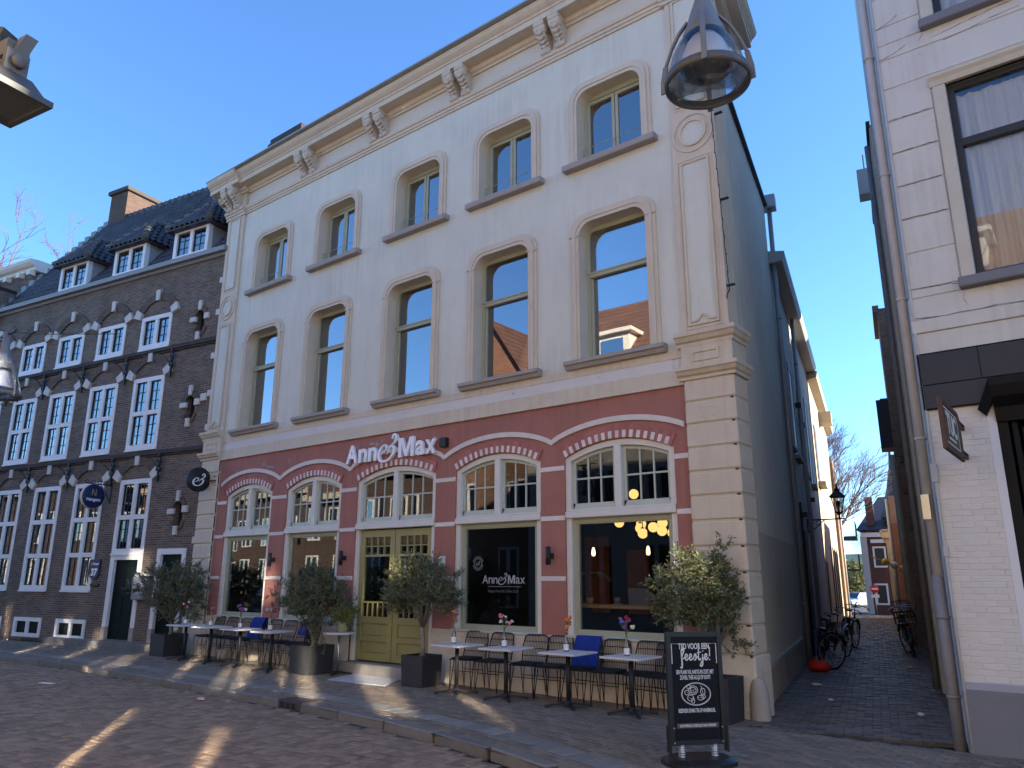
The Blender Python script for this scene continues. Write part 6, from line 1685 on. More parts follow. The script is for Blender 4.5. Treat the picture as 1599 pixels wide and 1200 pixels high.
# ================================================================== SIGNS AND SMALL FITTINGS ON THE FRONTS
M_letter = mat("white_sign_letter", (0.80, 0.80, 0.83), 0.35, 0.02, 5)
ss = thing("shop_sign", "large white raised lettering reading Anne&Max over the cafe entrance", "sign", (-10.78, -0.06, 3.93))
def sletter(ch, x0, x1, h, z=0.0, bold=0.03):
    me = text_mesh(ch, 1.0, bold, 0.03, 'LEFT')
    xs_ = [v.co.x for v in me.vertices]; zs_ = [v.co.z for v in me.vertices]; a, b, c, d = min(xs_), max(xs_), min(zs_), max(zs_)
    for v in me.vertices: v.co.x = x0 + (v.co.x - a) / (b - a) * (x1 - x0); v.co.z = z + (v.co.z - c) / (d - c) * h; v.co.y *= 0.9
    me.materials.append(M_letter); return place(me, "letter", ss)
sletter("A", -1.24, -0.89, 0.375); sletter("n", -0.865, -0.61, 0.275); sletter("n", -0.575, -0.325, 0.275)
m_ = MB(); ampersand(m_, -0.30, -0.055, 0.545, -0.03, 0.03); m_.build("letter", M_letter, ss)
def bigm(x, w_, h_): return [(x + a * w_, b * h_) for a, b in ((0, 0), (0, 1), (.27, 1), (.5, .36), (.73, 1), (1, 1), (1, 0), (.80, 0), (.80, .70), (.585, .03), (.415, .03), (.20, .70), (.20, 0))]
m_ = MB(); m_.prism(bigm(0.285, 0.415, 0.375), -0.03, 0.03); m_.build("letter", M_letter, ss)
sletter("a", 0.74, 0.985, 0.28, -0.005); sletter("x", 1.00, 1.27, 0.27)
m_ = MB()
for x in (-1.05, -0.7, -0.4, -0.05, 0.4, 0.62, 0.86, 1.12): m_.tube([(x, 0.0, 0.1), (x, 0.06, 0.1)], 0.012, 6)
m_.build("stand_off", M_steel, ss)
m_ = MB(); m_.box(-1.2, 1.24, 0.045, 0.055, -0.02, 0.05)
# bare patches on the wall where older letters were taken off
mb = MB()
for (x, z, w_, h_) in ((-11.95, 4.20, 0.20, 0.10), (-11.83, 4.26, 0.12, 0.07), (-11.35, 4.30, 0.16, 0.05), (-11.2, 4.27, 0.10, 0.08), (-11.05, 4.33, 0.07, 0.03), (-10.2, 4.2, 0.5, 0.09), (-9.62, 4.22, 0.1, 0.09), (-14.05, 4.20, 0.03, 0.1)):
    pts = [(x + w_ * 0.6 * math.cos(q_) * random.uniform(.6, 1.1), z + h_ * 0.7 * math.sin(q_) * random.uniform(.6, 1.1)) for q_ in [k * 0.628 for k in range(10)]]
    mb.prism(pts, -0.004, 0.001)
C(mb, "bare_plaster_patch", mat("bare_plaster", (0.33, 0.29, 0.275), 0.9, 0.25, 14))
mb = MB(); stroke(mb, [(-15.05, 4.14), (-15.0, 4.25), (-14.92, 4.17), (-14.75, 4.13), (-14.62, 4.12), (-14.6, 4.07)], [0.02, 0.03, 0.015, 0.035, 0.02, 0.01], -0.004, 0.001); C(mb, "bare_plaster_patch", bpy.data.materials["bare_plaster"])
bx = MB(); bx.cbox(-9.42, -9.26, -0.1, 0.0, 4.02, 4.19, 0.008); C(bx, "junction_box", M_black)

rs = thing("round_sign", "round black sign with white ampersand on an arm by left cream pilaster", "sign", (-17.13, -0.34, 3.99))
m_ = MB(); m_.lathe([(0.001, -0.05), (0.285, -0.05), (0.295, -0.04), (0.295, 0.04), (0.285, 0.05), (0.001, 0.05)], (0, 0, 0), 36, ax='x'); m_.build("disc", M_black, rs)
m_ = MB(); ampersand(m_, -0.175, -0.165, 0.32, -0.006, 0.001); me = m_.mesh("ampersand"); me.transform(Matrix.Rotation(R(90), 4, 'Z')); me.materials.append(M_letter); place(me, "ampersand", rs, (0.052, 0, 0))
m_ = MB(); m_.tube([(0, 0.29, 0), (0, 0.30, 0)], 0.025, 8); m_.build("rim_joint", M_black, rs)
m_ = MB(); m_.rod((0.0, 0.12, -0.02), (0.24, 0.26, -0.02), 0.03); m_.box(0.2, 0.34, 0.25, 0.268, -0.02 - 0.015, -0.02 + 0.015)
for dx in (0.22, 0.3):
    for dz in (-0.08, 0.07): m_.box(dx, dx + 0.025, 0.25, 0.268, dz, dz + 0.025)
m_.build("arm", M_black, rs)

ca, sa = math.cos(R(9.75)), math.sin(R(9.75))
def bl(x, y, z=0.0): return (-17.55 + ca * x - sa * y, 0.05 + sa * x + ca * y, z)
M_blue = mat("navy_blue_enamel", (0.012, 0.022, 0.085), 0.35, 0.06, 4)
bs = thing("round_sign", "round navy blue sign on a curly iron bracket on dark brick wall", "sign", bl(-3.62, -0.5, 3.77), R(9.75))
m_ = MB(); m_.lathe([(0.001, -0.05), (0.30, -0.05), (0.315, -0.035), (0.315, 0.035), (0.30, 0.05), (0.001, 0.05)], (0, 0, 0), 36, ax='x'); m_.build("disc", M_blue, bs)
m_ = MB(); m_.lathe([(0.315, -0.05), (0.322, -0.05), (0.322, 0.05), (0.315, 0.05)], (-0.005, 0, 0), 36, ax='x'); m_.build("rim", M_cream, bs)
me = text_mesh("Hengem", 0.115, 0.003, 0.001); me.transform(Matrix.Rotation(R(90), 4, 'Z')); me.materials.append(M_letter); place(me, "lettering", bs, (0.053, 0.0, -0.12))
m_ = MB(); stroke(m_, [(-0.05, -0.04), (-0.05, 0.12), (0.0, 0.03), (0.05, -0.04), (0.05, 0.12)], [0.022] * 5, -0.002, 0.001); me = m_.mesh("emblem"); me.transform(Matrix.Rotation(R(90), 4, 'Z')); me.materials.append(mat("dull_gold", (0.35, 0.27, 0.10), 0.5)); place(me, "emblem", bs, (0.053, 0.0, 0.06))
m_ = MB(); m_.tube([(0, -0.25, 0.33), (0, 0.5, 0.33)], 0.016, 6); m_.tube([(0, 0.5, -0.1), (0, 0.35, 0.1), (0, 0.2, 0.3)], 0.014, 6)
for k in range(4): m_.tube([(0, -0.2 + 0.17 * k + 0.055 * math.cos(q_ * .7), 0.38 + 0.045 * math.sin(q_ * .7)) for q_ in range(10)], 0.009, 4)
m_.box(-0.03, 0.03, 0.47, 0.5, -0.15, 0.4); m_.build("bracket", M_black, bs)

hp = thing("house_number_plate", "dark blue shield plate with white number 37 by the dark green door", "sign", bl(-3.81, -0.03, 1.9), R(9.75))
m_ = MB(); m_.prism([(-0.2, 0.26), (-0.2, -0.1), (-0.15, -0.2), (-0.06, -0.25), (0.06, -0.25), (0.15, -0.2), (0.2, -0.1), (0.2, 0.26)], -0.02, 0.02); m_.build("shield", M_blue, hp)
me = text_mesh("37", 0.24, 0.012, 0.001); me.materials.append(M_letter); place(me, "number", hp, (0, -0.022, -0.15))
me = text_mesh("Hengem", 0.075, 0.002, 0.001); me.materials.append(M_letter); place(me, "lettering", hp, (0.05, -0.022, 0.12))
m_ = MB(); stroke(m_, [(-0.15, 0.1), (-0.15, 0.18), (-0.125, 0.14), (-0.1, 0.1), (-0.1, 0.18)], [0.015] * 5, -0.023, -0.018); m_.build("emblem", bpy.data.materials["dull_gold"], hp)
ml = thing("mailbox", "grey metal mailbox on brick pier between the two dark doors", "mailbox", bl(-1.82, -0.02, 1.16), R(9.75))
M_gmet = mat("grey_painted_metal", (0.25, 0.26, 0.28), 0.5, 0.08, 5, metal=0.3)
m_ = MB(); m_.cbox(-0.25, 0.25, -0.12, 0.02, 0, 0.56, 0.012); m_.build("box", M_gmet, ml)
m_ = MB(); m_.cbox(-0.22, 0.22, -0.13, -0.11, 0.14, 0.42, 0.008); m_.build("door", mat("pale_grey_metal", (0.36, 0.37, 0.39), 0.4, 0.05, 5, metal=0.3), ml)
m_ = MB(); m_.box(-0.13, 0.13, -0.14, -0.12, 0.25, 0.33); m_.build("slot", M_steel, ml)
m_ = MB(); m_.box(-0.3, 0.3, -0.04, 0.02, 0.58, 0.66); m_.build("hood", M_wstone, ml)
sl = thing("letter_slot", "small black letter slot on dark brick below the blue number plate", "letter slot", bl(-3.75, -0.01, 1.5), R(9.75)); m_ = MB(); m_.cbox(-0.17, 0.17, -0.03, 0.02, -0.03, 0.04, 0.006); m_.build("flap", M_black, sl)
for i, (x, z, l) in enumerate(((-14.3, 2.08, "black up and down wall light on left red pier between the two left shop windows"), (-11.96, 2.08, "black up and down wall light on red pier left of the green doors"), (-6.98, 2.05, "black up and down wall light on red pier between the two right shop windows"))):
    w_ = thing("wall_light", l, "wall light", (x, 0, z), 0, "wall lights on the red piers")
    m_ = MB(); m_.lathe([(0.035, -0.14), (0.04, -0.14), (0.04, 0.14), (0.035, 0.14), (0.03, 0.1), (0.001, 0.1)], (0, -0.12, 0), 12); m_.lathe([(0.001, -0.1), (0.035, -0.1)], (0, -0.12, 0), 12); m_.build("shade", M_black, w_)
    m_ = MB(); m_.box(-0.03, 0.03, -0.09, 0.0, -0.04, 0.04); m_.build("mount", M_black, w_)
mn = thing("menu_holder", "small white framed notice on red pier right of the green doors", "notice", (-9.34, -0.02, 1.98)); m_ = MB(); m_.cbox(-0.07, 0.07, -0.015, 0.02, -0.12, 0.1, 0.004); m_.build("frame", M_white, mn); m_ = MB(); m_.box(-0.055, 0.055, -0.018, -0.014, -0.1, 0.08); m_.build("sheet", mat("printed_sheet", (0.45, 0.42, 0.4), 0.6, 0.4, 20), mn)
cb_ = thing("hanging_cable", "thin black cable hanging down the right corner of the cafe front", "cable", (-3.80, -0.08, 5.72))
m_ = MB(); P = [(0.03 + 0.005 * math.sin(k * 1.7) - 0.002 * k, -0.02, 0.07 * k) for k in range(80)]; m_.tube(P, 0.007, 5)
for k in range(0, 80, 4): m_.ball(P[k], 0.014, 5, 4)
m_.tube([(0.03, -0.02, 0.0), (-0.02, 0.0, -0.06), (-0.01, -0.03, -0.12)], 0.01, 5); m_.build("cable", M_black, cb_)
for z in (0.08, 1.45, 2.9): m_ = MB(); m_.box(-0.02, 0.10, 0.0, 0.05, z, z + 0.02); m_.build("hook", M_black, cb_)
gs = MB(); prf = [(0.13, -0.15), (0.125, 0.1), (0.12, 0.28), (0.10, 0.4), (0.08, 0.47), (0.03, 0.50), (0.001, 0.50)]
gs.lathe(prf, (0, 0, 0), 14); g_ = gs.build("guard_stone", mat("pale_guard_stone", (0.34, 0.315, 0.28), 0.85, 0.12, 5, bump=0.3, stain=0.5, stain_col=(0.22, 0.2, 0.18))); g_.location = (-3.79, -0.05, 0); tag(g_, "pale rounded guard stone at foot of the cafe corner pilaster", "guard stone")

# window lettering on the glass right of the entrance
wl = thing("window_lettering", "pale grey Anne&Max lettering on the shop window right of the doors", "lettering", (-8.06, 0.105, 1.62))
M_vinyl = mat("pale_vinyl", (0.34, 0.36, 0.36), 0.6, 0.02, 4)
def vl(ch, x0, x1, h, z=0):
    me = text_mesh(ch, 1.0, 0.006, 0.0, 'LEFT'); xs_ = [v.co.x for v in me.vertices]; zs_ = [v.co.z for v in me.vertices]; a, b, c, d = min(xs_), max(xs_), min(zs_), max(zs_)
    for v in me.vertices: v.co.x = x0 + (v.co.x - a) / (b - a) * (x1 - x0); v.co.z = z + (v.co.z - c) / (d - c) * h
    me.materials.append(M_vinyl); place(me, "letter", wl)
k_ = 0.36
for ch, a, b, h in (("A", -1.24, -0.89, .375), ("n", -.865, -.61, .275), ("n", -.575, -.325, .275), ("a", .74, .985, .28), ("x", 1.0, 1.27, .27)): vl(ch, a * k_, b * k_, h * k_)
m_ = MB(); m_.prism(bigm(.285 * k_, .415 * k_, .375 * k_), -0.001, 0.001); m_.build("letter", M_vinyl, wl)
m_ = MB(); ampersand(m_, -0.30 * k_, -0.055 * k_, 0.545 * k_, -0.001, 0.001); m_.build("letter", M_vinyl, wl)
m_ = MB(); m_.box(-0.32, 0.38, -0.001, 0.001, -0.05, -0.045); m_.build("underline", M_vinyl, wl)
me = text_mesh("Happy Food & Coffee Club", 0.065, 0.001, 0.0, xs=0.9); me.materials.append(mat("dim_vinyl", (0.10, 0.105, 0.105), 0.6)); place(me, "text_line", wl, (0, 0, -0.14))
m_ = MB(); m_.ring(arcpts((-0.55, 0.33), 0.085, 0, 360, 24), arcpts((-0.55, 0.33), 0.078, 0, 360, 24), -0.001, 0.001); ampersand(m_, -0.59, 0.29, 0.08, -0.001, 0.001)
for k in range(16):
    if k in (0, 8): continue
    q_ = k / 16 * 2 * math.pi; m_.box(-0.55 + 0.11 * math.cos(q_) - 0.006, -0.55 + 0.11 * math.cos(q_) + 0.006, -0.001, 0.001, 0.33 + 0.11 * math.sin(q_) - 0.012, 0.33 + 0.11 * math.sin(q_) + 0.012)
m_.build("round_stamp", M_vinyl, wl)

# ---- things inside the cafe
ch = thing("globe_chandelier", "cluster of lit amber glass globes on black arms behind the right shop window", "chandelier", (-5.98, 1.25, 4.15))
m_ = MB(); m_.tube([(0, 0, 0.0), (0, 0, -1.35)], 0.012, 6); m_.box(-0.5, 0.5, -0.01, 0.01, -1.37, -1.35); m_.build("stem", M_black, ch)
for gx, gy, gz_ in ((-0.50, 0.0, -1.53), (-0.14, 0.1, -1.56), (-0.08, -0.05, -1.64), (0.0, -0.12, -1.73), (0.13, 0.0, -1.63), (0.26, 0.05, -1.69), (0.31, -0.02, -1.57), (0.47, 0.0, -1.73), (0.53, 0.08, -1.80), (-0.26, 0.1, -1.06)):
    m_ = MB(); m_.ball((gx, gy, gz_), 0.082, 16, 10); m_.build("globe", M_globe, ch)
m_ = MB()
for gx, gy, gz_ in ((-0.50, 0.0, -1.53), (-0.14, 0.1, -1.56), (-0.08, -0.05, -1.64), (0.0, -0.12, -1.73), (0.13, 0.0, -1.63), (0.26, 0.05, -1.69), (0.31, -0.02, -1.57), (0.47, 0.0, -1.73)):
    m_.tube([(0, 0, -1.3), (gx * 0.6, gy, -1.36), (gx, gy, gz_ + 0.07)], 0.008, 5); m_.lathe([(0.03, 0.06), (0.035, 0.085), (0.01, 0.1)], (gx, gy, gz_), 8)
m_.build("arm", M_black, ch)
for x, z, l in ((-6.72, 2.13, "filament bulb hanging over the counter near the left edge of right shop window"), (-5.72, 2.13, "filament bulb hanging in the middle of the right shop window below the amber globes"), (-7.72, 2.13, "filament bulb hanging at right edge of lettered shop window")):
    b = thing("pendant_bulb", l, "pendant lamp", (x, 0.8, z), 0, "bare filament bulbs behind the shop windows")
    m_ = MB(); m_.tube([(0, 0, 0.12), (0, 0, 2.0)], 0.005, 5); m_.lathe([(0.012, 0.07), (0.018, 0.08), (0.014, 0.13), (0.004, 0.15)], (0, 0, 0), 8); m_.build("cord", M_black, b)
    m_ = MB(); m_.lathe([(0.001, -0.07), (0.025, -0.062), (0.032, -0.03), (0.028, 0.02), (0.015, 0.07)], (0, 0, 0), 10); m_.build("bulb", M_bulb, b)
ct = thing("window_counter", "pale wooden counter shelf running behind the right shop window", "counter", (-5.8, 0.55, 1.29))
m_ = MB(); m_.cbox(-1.1, 1.15, -0.22, 0.22, -0.025, 0.025, 0.006); m_.build("top", M_wood, ct)
m_ = MB()
for x in (-0.9, 0.9): m_.box(x - 0.03, x + 0.03, -0.1, 0.1, -1.15, -0.025)
m_.build("support", M_black, ct)
lp_ = thing("laptop", "open grey laptop lid standing on the window counter", "laptop", (-5.72, 0.6, 1.315)); m_ = MB(); m_.cbox(-0.18, 0.18, -0.12, 0.12, 0, 0.018, 0.005); m_.build("keyboard", M_gmet, lp_); m_ = MB(); m_.add([(-.18, -.12, .018), (.18, -.12, .018), (.18, -.17, .25), (-.18, -.17, .25), (-.18, -.11, .018), (.18, -.11, .018), (.18, -.16, .25), (-.18, -.16, .25)], [(0, 1, 2, 3), (7, 6, 5, 4), (3, 2, 6, 7), (0, 4, 5, 1), (1, 5, 6, 2), (4, 0, 3, 7)]); m_.build("lid", mat("laptop_grey", (0.16, 0.16, 0.165), 0.45), lp_)
cu = thing("cup", "small cup and saucer on the window counter left of the laptop", "cup", (-6.12, 0.5, 1.315)); m_ = MB(); m_.lathe([(0.02, 0.01), (0.04, 0.03), (0.05, 0.11), (0.045, 0.11), (0.03, 0.03)], (0, 0, 0), 12); m_.build("cup_body", mat("brown_cup", (0.2, 0.13, 0.09), 0.4), cu); m_ = MB(); m_.lathe([(0.001, 0), (0.09, 0.012), (0.085, 0.016), (0.001, 0.008)], (0, 0, 0), 14); m_.build("saucer", M_white, cu)
M_palm = mat("grey_green_palm", (0.10, 0.15, 0.11), 0.6, 0.15, 6)
def palm(label, x, y, z, n, h, L, tilt=0.9, seed=1):
    rn = random.Random(seed); t = thing("palm_plant", label, "plant", (x, y, z))
    m_ = MB(); m_.lathe([(0.001, 0), (0.05, 0), (0.06, 0.1), (0.05, 0.1), (0.001, 0.09)], (0, 0, 0), 12); m_.build("pot", M_wood, t)
    m_ = MB(); m_.tube([(0, 0, 0.08), (0.01, 0, h * 0.5), (0, 0, h)], [0.02, 0.016, 0.01], 6); m_.build("stem", M_bark, t)
    for k in range(n):
        a = rn.uniform(0, 6.28); m_ = MB(); d = Vector((math.cos(a), math.sin(a) * 0.5, 0)); p = Vector((0, 0, h)); spine = []
        for j in range(9):
            u = j / 8; spine.append(p + d * L * u + Vector((0, 0, L * (tilt * u - 0.9 * u * u) * rn.uniform(0.95, 1.05))))
        m_.tube(spine, 0.004, 4)
        for j in range(1, 9):
            q_ = spine[j]; tn = (spine[j] - spine[j - 1]).normalized(); sd = tn.cross(Vector((0, 0, 1))).normalized()
            ln = L * 0.33 * (1 - (j / 9 - 0.4) ** 2 * 1.5)
            for s_ in (-1, 1):
                e = q_ + (sd * s_ * 0.8 + tn * 0.5 + Vector((0, 0, -0.2))).normalized() * ln; w_ = tn * 0.012
                m_.quad(q_ - w_, q_ + w_, e + w_ * 0.2, e - w_ * 0.2)
        m_.build("leaf", M_palm, t)
palm("feathery grey green palm on the counter at the left edge of right shop window", -6.62, 0.5, 1.315, 8, 0.42, 0.38, 0.8, 3)
palm("palm plant behind the right edge of the lettered shop window", -7.35, 0.5, 0.9, 7, 0.75, 0.4, 0.5, 5)
palm("leafy indoor palm behind the leftmost shop window", -15.2, 0.6, 0.9, 12, 0.55, 0.55, 0.6, 8)
for x, z, l in ((-8.35, 2.42, "small white spot light near left edge of lettered shop window"), (-7.95, 2.55, "upper white spot light in lettered shop window"), (-7.85, 2.45, "middle white spot light in lettered shop window"), (-7.88, 1.95, "lower white spot light in lettered shop window")):
    s_ = thing("spot_light", l, "ceiling light", (x, 1.6, z + 0.15), 0, "spot lights inside the cafe"); m_ = MB(); m_.ball((0, 0, 0), 0.028, 8, 6); m_.build("lens", emat("spot_glow", (1, 0.95, 0.85), 2.5) if "spot_glow" not in bpy.data.materials else bpy.data.materials["spot_glow"], s_); m_ = MB(); m_.tube([(0, 0, 0.03), (0, 0, 0.9)], 0.008, 5); m_.build("rod", M_black, s_)

# ================================================================== TERRACE FURNITURE
M_top = mat("pale_stone_table_top", (0.62, 0.60, 0.57), 0.45, 0.08, 12, stain=0.2, stain_col=(0.45, 0.43, 0.4))
M_wire = mat("black_wire", (0.012, 0.012, 0.013), 0.5)
M_cushion = mat("dark_seat_pad", (0.02, 0.021, 0.025), 0.9)
def make_table():
    t = thing("bistro_table", "", "table", (0, 0, 0), 0, "square bistro tables on the terrace")
    m_ = MB(); m_.cbox(-0.3, 0.3, -0.3, 0.3, 0.69, 0.717, 0.006); m_.build("table_top", M_top, t)
    m_ = MB(); m_.box(-0.13, 0.13, -0.13, 0.13, 0.672, 0.689); m_.build("top_plate", M_black, t)
    m_ = MB(); m_.tube([(0, 0, 0.05), (0, 0, 0.675)], 0.032, 12); m_.lathe([(0.06, 0.02), (0.065, 0.05), (0.04, 0.08), (0.033, 0.09)], (0, 0, 0), 12); m_.build("column", M_black, t)
    for k in range(4):
        a = k * math.pi / 2 + math.pi / 4; d = Vector((math.cos(a), math.sin(a), 0))
        m_ = MB(); m_.rod(Vector((0, 0, 0.055)) + d * 0.03, Vector((0, 0, 0.022)) + d * 0.33, 0.045, 0.022); m_.lathe([(0.02, 0.0), (0.022, 0.012), (0.001, 0.014)], tuple(d * 0.31), 8); m_.build("foot", M_black, t)
    return t
t0 = make_table()
TAB = [(-16.05, -0.86, "outermost left bistro table beside the first olive planter"), (-15.06, -0.86, "bistro table with the pale single flower left of the blue seat blanket"), (-14.0, -0.86, "bistro table with purple flowers in front of the leftmost shop window"), (-12.88, -0.90, "bistro table with red and white flowers next to the second olive planter"),
       (-8.22, -0.82, "bistro table with dried orange and red sprig right of the entrance planter"), (-7.27, -0.80, "bistro table with white and pink flowers under the lettered window"), (-6.19, -0.78, "bistro table with orange poppies before the chair in the blue cover"), (-5.22, -0.74, "bistro table with red and blue flowers nearest the chalk board sign")]
for i, (x, y, l) in enumerate(TAB):
    if i == 0: t0.location = (x, y, 0); t0.rotation_euler = (0, 0, 0.02); t0['label'] = l
    else: dup(t0, (x, y, 0), random.uniform(-0.06, 0.06), l)

def make_chair():
    c = thing("wire_chair", "", "chair", (0, 0, 0), 0, "black wire chairs against the cafe front")
    m_ = MB(); ring = [(-0.2, -0.22, 0.455), (0.2, -0.22, 0.455), (0.22, -0.16, 0.455), (0.22, 0.17, 0.44), (0.18, 0.21, 0.44), (-0.18, 0.21, 0.44), (-0.22, 0.17, 0.44), (-0.22, -0.16, 0.455)]
    m_.tube(ring, 0.009, 6, closed=True)
    for k in range(17):
        x = -0.2 + 0.4 * k / 16; m_.tube([(x, -0.22, 0.455), (x, 0.0, 0.435), (x, 0.21, 0.44)], 0.0045, 4)
    m_.build("seat", M_wire, c)
    m_ = MB(); m_.cbox(-0.19, 0.19, -0.2, 0.17, 0.452, 0.485, 0.014); m_.build("seat_pad", M_cushion, c)
    m_ = MB(); fr = [(-0.215, 0.19, 0.46), (-0.222, 0.25, 0.70), (-0.20, 0.285, 0.83), (-0.15, 0.295, 0.86), (0.15, 0.295, 0.86), (0.20, 0.285, 0.83), (0.222, 0.25, 0.70), (0.215, 0.19, 0.46)]
    m_.tube(fr, 0.0095, 6)
    for k in range(15):
        x = -0.19 + 0.38 * k / 14; m_.tube([(x, 0.20, 0.47), (x, 0.262, 0.70), (x, 0.292, 0.855)], 0.0042, 4)
    for z, y in ((0.555, 0.222), (0.66, 0.248), (0.76, 0.272)): m_.tube([(-0.22, y, z), (0, y + 0.02, z), (0.22, y, z)], 0.0055, 4)
    m_.build("backrest", M_wire, c)
    for sx, sy in ((-1, -1), (1, -1), (-1, 1), (1, 1)):
        m_ = MB(); f = (sx * 0.2, sy * 0.2, 0.008); m_.tube([(sx * 0.19, sy * 0.16 - 0.05, 0.44), f, (sx * 0.19, sy * 0.16 + 0.06, 0.44)], 0.0075, 6); m_.build("leg", M_wire, c)
    
    for y_ in (-0.14, 0.16): m_ = MB(); m_.tube([(-0.19, y_, 0.28), (0.19, y_, 0.28)], 0.006, 5); m_.build("stretcher", M_wire, c)
    return c
c0 = make_chair()
CH = [(-16.05, -0.34, "black wire chair left of the leftmost shop window frame, behind the outermost table"), (-15.5, -0.36, "black wire chair tucked at the table with pale single flower"), (-14.98, -0.34, "black wire chair left of the leftmost blue blanket"), (-14.48, -0.38, "black wire chair with blue blanket on its seat before the leftmost window"), (-13.95, -0.35, "black wire chair behind the purple flower table"), (-13.42, -0.36, "black wire chair between purple and red flower tables"), (-12.9, -0.34, "black wire chair with blue blanket over its back"), (-12.5, -0.5, "black wire chair pushed beside the second olive planter"),
      (-8.42, -0.34, "black wire chair nearest the entrance, behind the dried sprig table"), (-7.88, -0.36, "second black wire chair right of the entrance planter under lettering"), (-7.2, -0.36, "black wire chair behind the pink flower table"), (-6.76, -0.34, "black wire chair left of the blue covered chair"), (-6.27, -0.36, "black wire chair wrapped in a bright blue cover"), (-5.78, -0.36, "black wire chair right of the blue covered chair"), (-5.26, -0.36, "black wire chair behind the red and blue flower table"), (-4.96, -0.40, "black wire chair half hidden by the chalk board sign")]
for i, (x, y, l) in enumerate(CH):
    a = random.uniform(-0.12, 0.12)
    if i == 0: c0.location = (x, y, 0); c0.rotation_euler = (0, 0, a); c0['label'] = l
    else: dup(c0, (x, y, 0), a, l)
M_bl = mat("royal_blue_fleece", (0.012, 0.035, 0.23), 0.95, 0.12, 20, bump=0.4, bscale=150)
def blanket(label, loc, rz, W_, Hf, Hb, seat=False, seed=0):
    rn = random.Random(seed); o = MB(); n, k_ = 14, 16; g = []
    for i in range(n + 1):
        row = []
        for j in range(k_ + 1):
            u = (i / n - 0.5); s_ = j / k_ * (Hf + Hb) - Hf
            w_ = 0.014 * math.sin(u * 19 + j * 0.5) + rn.gauss(0, 0.002)
            if s_ < 0: p = (u * W_, 0.235 - 0.0 - 0.235 * min(1, -s_ / Hf) * 0.35 + w_ - 0.02 * (-s_ / Hf), 0.872 + s_)
            else: p = (u * W_, 0.325 + w_ * 0.6, 0.872 - s_)
            if abs(s_) < 0.03: p = (p[0], 0.30 + s_, 0.885)
            row.append(p)
        g.append(row)
    vs_ = [p for r_ in g for p in r_]
    vs2 = [(p[0], p[1] - 0.012 if q < 0 else p[1] + 0.012, p[2] + 0.003) for p in vs_ for q in (1,)]
    fs = [(i * (k_ + 1) + j, (i + 1) * (k_ + 1) + j, (i + 1) * (k_ + 1) + j + 1, i * (k_ + 1) + j + 1) for i in range(n) for j in range(k_)]
    o.add(vs_, fs, True); o.add(vs2, [f[::-1] for f in fs], True)
    ob = o.build("blanket", M_bl); ob.location = loc; ob.rotation_euler = (0, 0, rz); tag(ob, label, "blanket", "blue blankets on terrace chairs"); return ob
blanket("bright blue cover pulled over the back of a chair right of the entrance", (-6.27, -0.36, 0), 0.03, 0.43, 0.40, 0.35, seed=1)
blanket("blue blanket draped over the chair back beside the second olive planter", (-12.9, -0.34, 0), -0.2, 0.40, 0.27, 0.2, seed=2)
blanket("blue blanket over the chair back before the leftmost shop window", (-14.48, -0.38, 0), 0.05, 0.40, 0.40, 0.2, seed=3)

M_bottle = glassmat("clear_bottle", (0.80, 0.84, 0.82), 1.4, 0.06)
M_card = mat("white_card", (0.75, 0.75, 0.74), 0.7)
M_stem = mat("thin_green_stem", (0.10, 0.12, 0.05), 0.8)
M_fl = {k: mat(k + "_petals", v, 0.8, 0.15, 30) for k, v in dict(red=(0.50, 0.02, 0.05), white=(0.72, 0.70, 0.68), pink=(0.65, 0.22, 0.30), purple=(0.30, 0.08, 0.36), orange=(0.75, 0.20, 0.03), blue=(0.12, 0.13, 0.55), dried=(0.35, 0.14, 0.10), magenta=(0.5, 0.06, 0.28)).items()}
VS = [(-16.15, -0.84, ["red", "white", "white", "pink"], "bottle vase with red and white flowers on outermost left table", 5), (-15.18, -0.82, ["pink", "dried"], "bottle vase with a single pale sprig on second table from the left", 2), (-14.1, -0.82, ["purple", "magenta", "purple", "pink", "white"], "bottle vase with purple and magenta flowers", 6), (-13.05, -0.84, ["red", "white", "white"], "bottle vase with big red and white blooms near the second planter", 4),
      (-8.33, -0.78, ["orange", "dried", "red", "dried"], "bottle vase with dried red sprigs and one orange poppy right of the entrance", 4), (-7.32, -0.78, ["white", "white", "pink", "white", "pink"], "bottle vase with white and pink flowers under the lettered window", 6), (-6.23, -0.76, ["orange", "orange", "dried"], "bottle vase with orange poppies in front of the blue covered chair", 4), (-5.27, -0.75, ["red", "blue", "dried", "white", "purple"], "bottle vase with red and blue flowers nearest the chalk board", 7)]
bm = MB(); bm.lathe([(0.001, 0.003), (0.033, 0.0), (0.036, 0.01), (0.036, 0.13), (0.028, 0.17), (0.013, 0.20), (0.013, 0.255), (0.016, 0.26), (0.016, 0.27)], (0, 0, 0), 12); bmesh_ = bm.mesh("bottle"); bmesh_.materials.append(M_bottle)
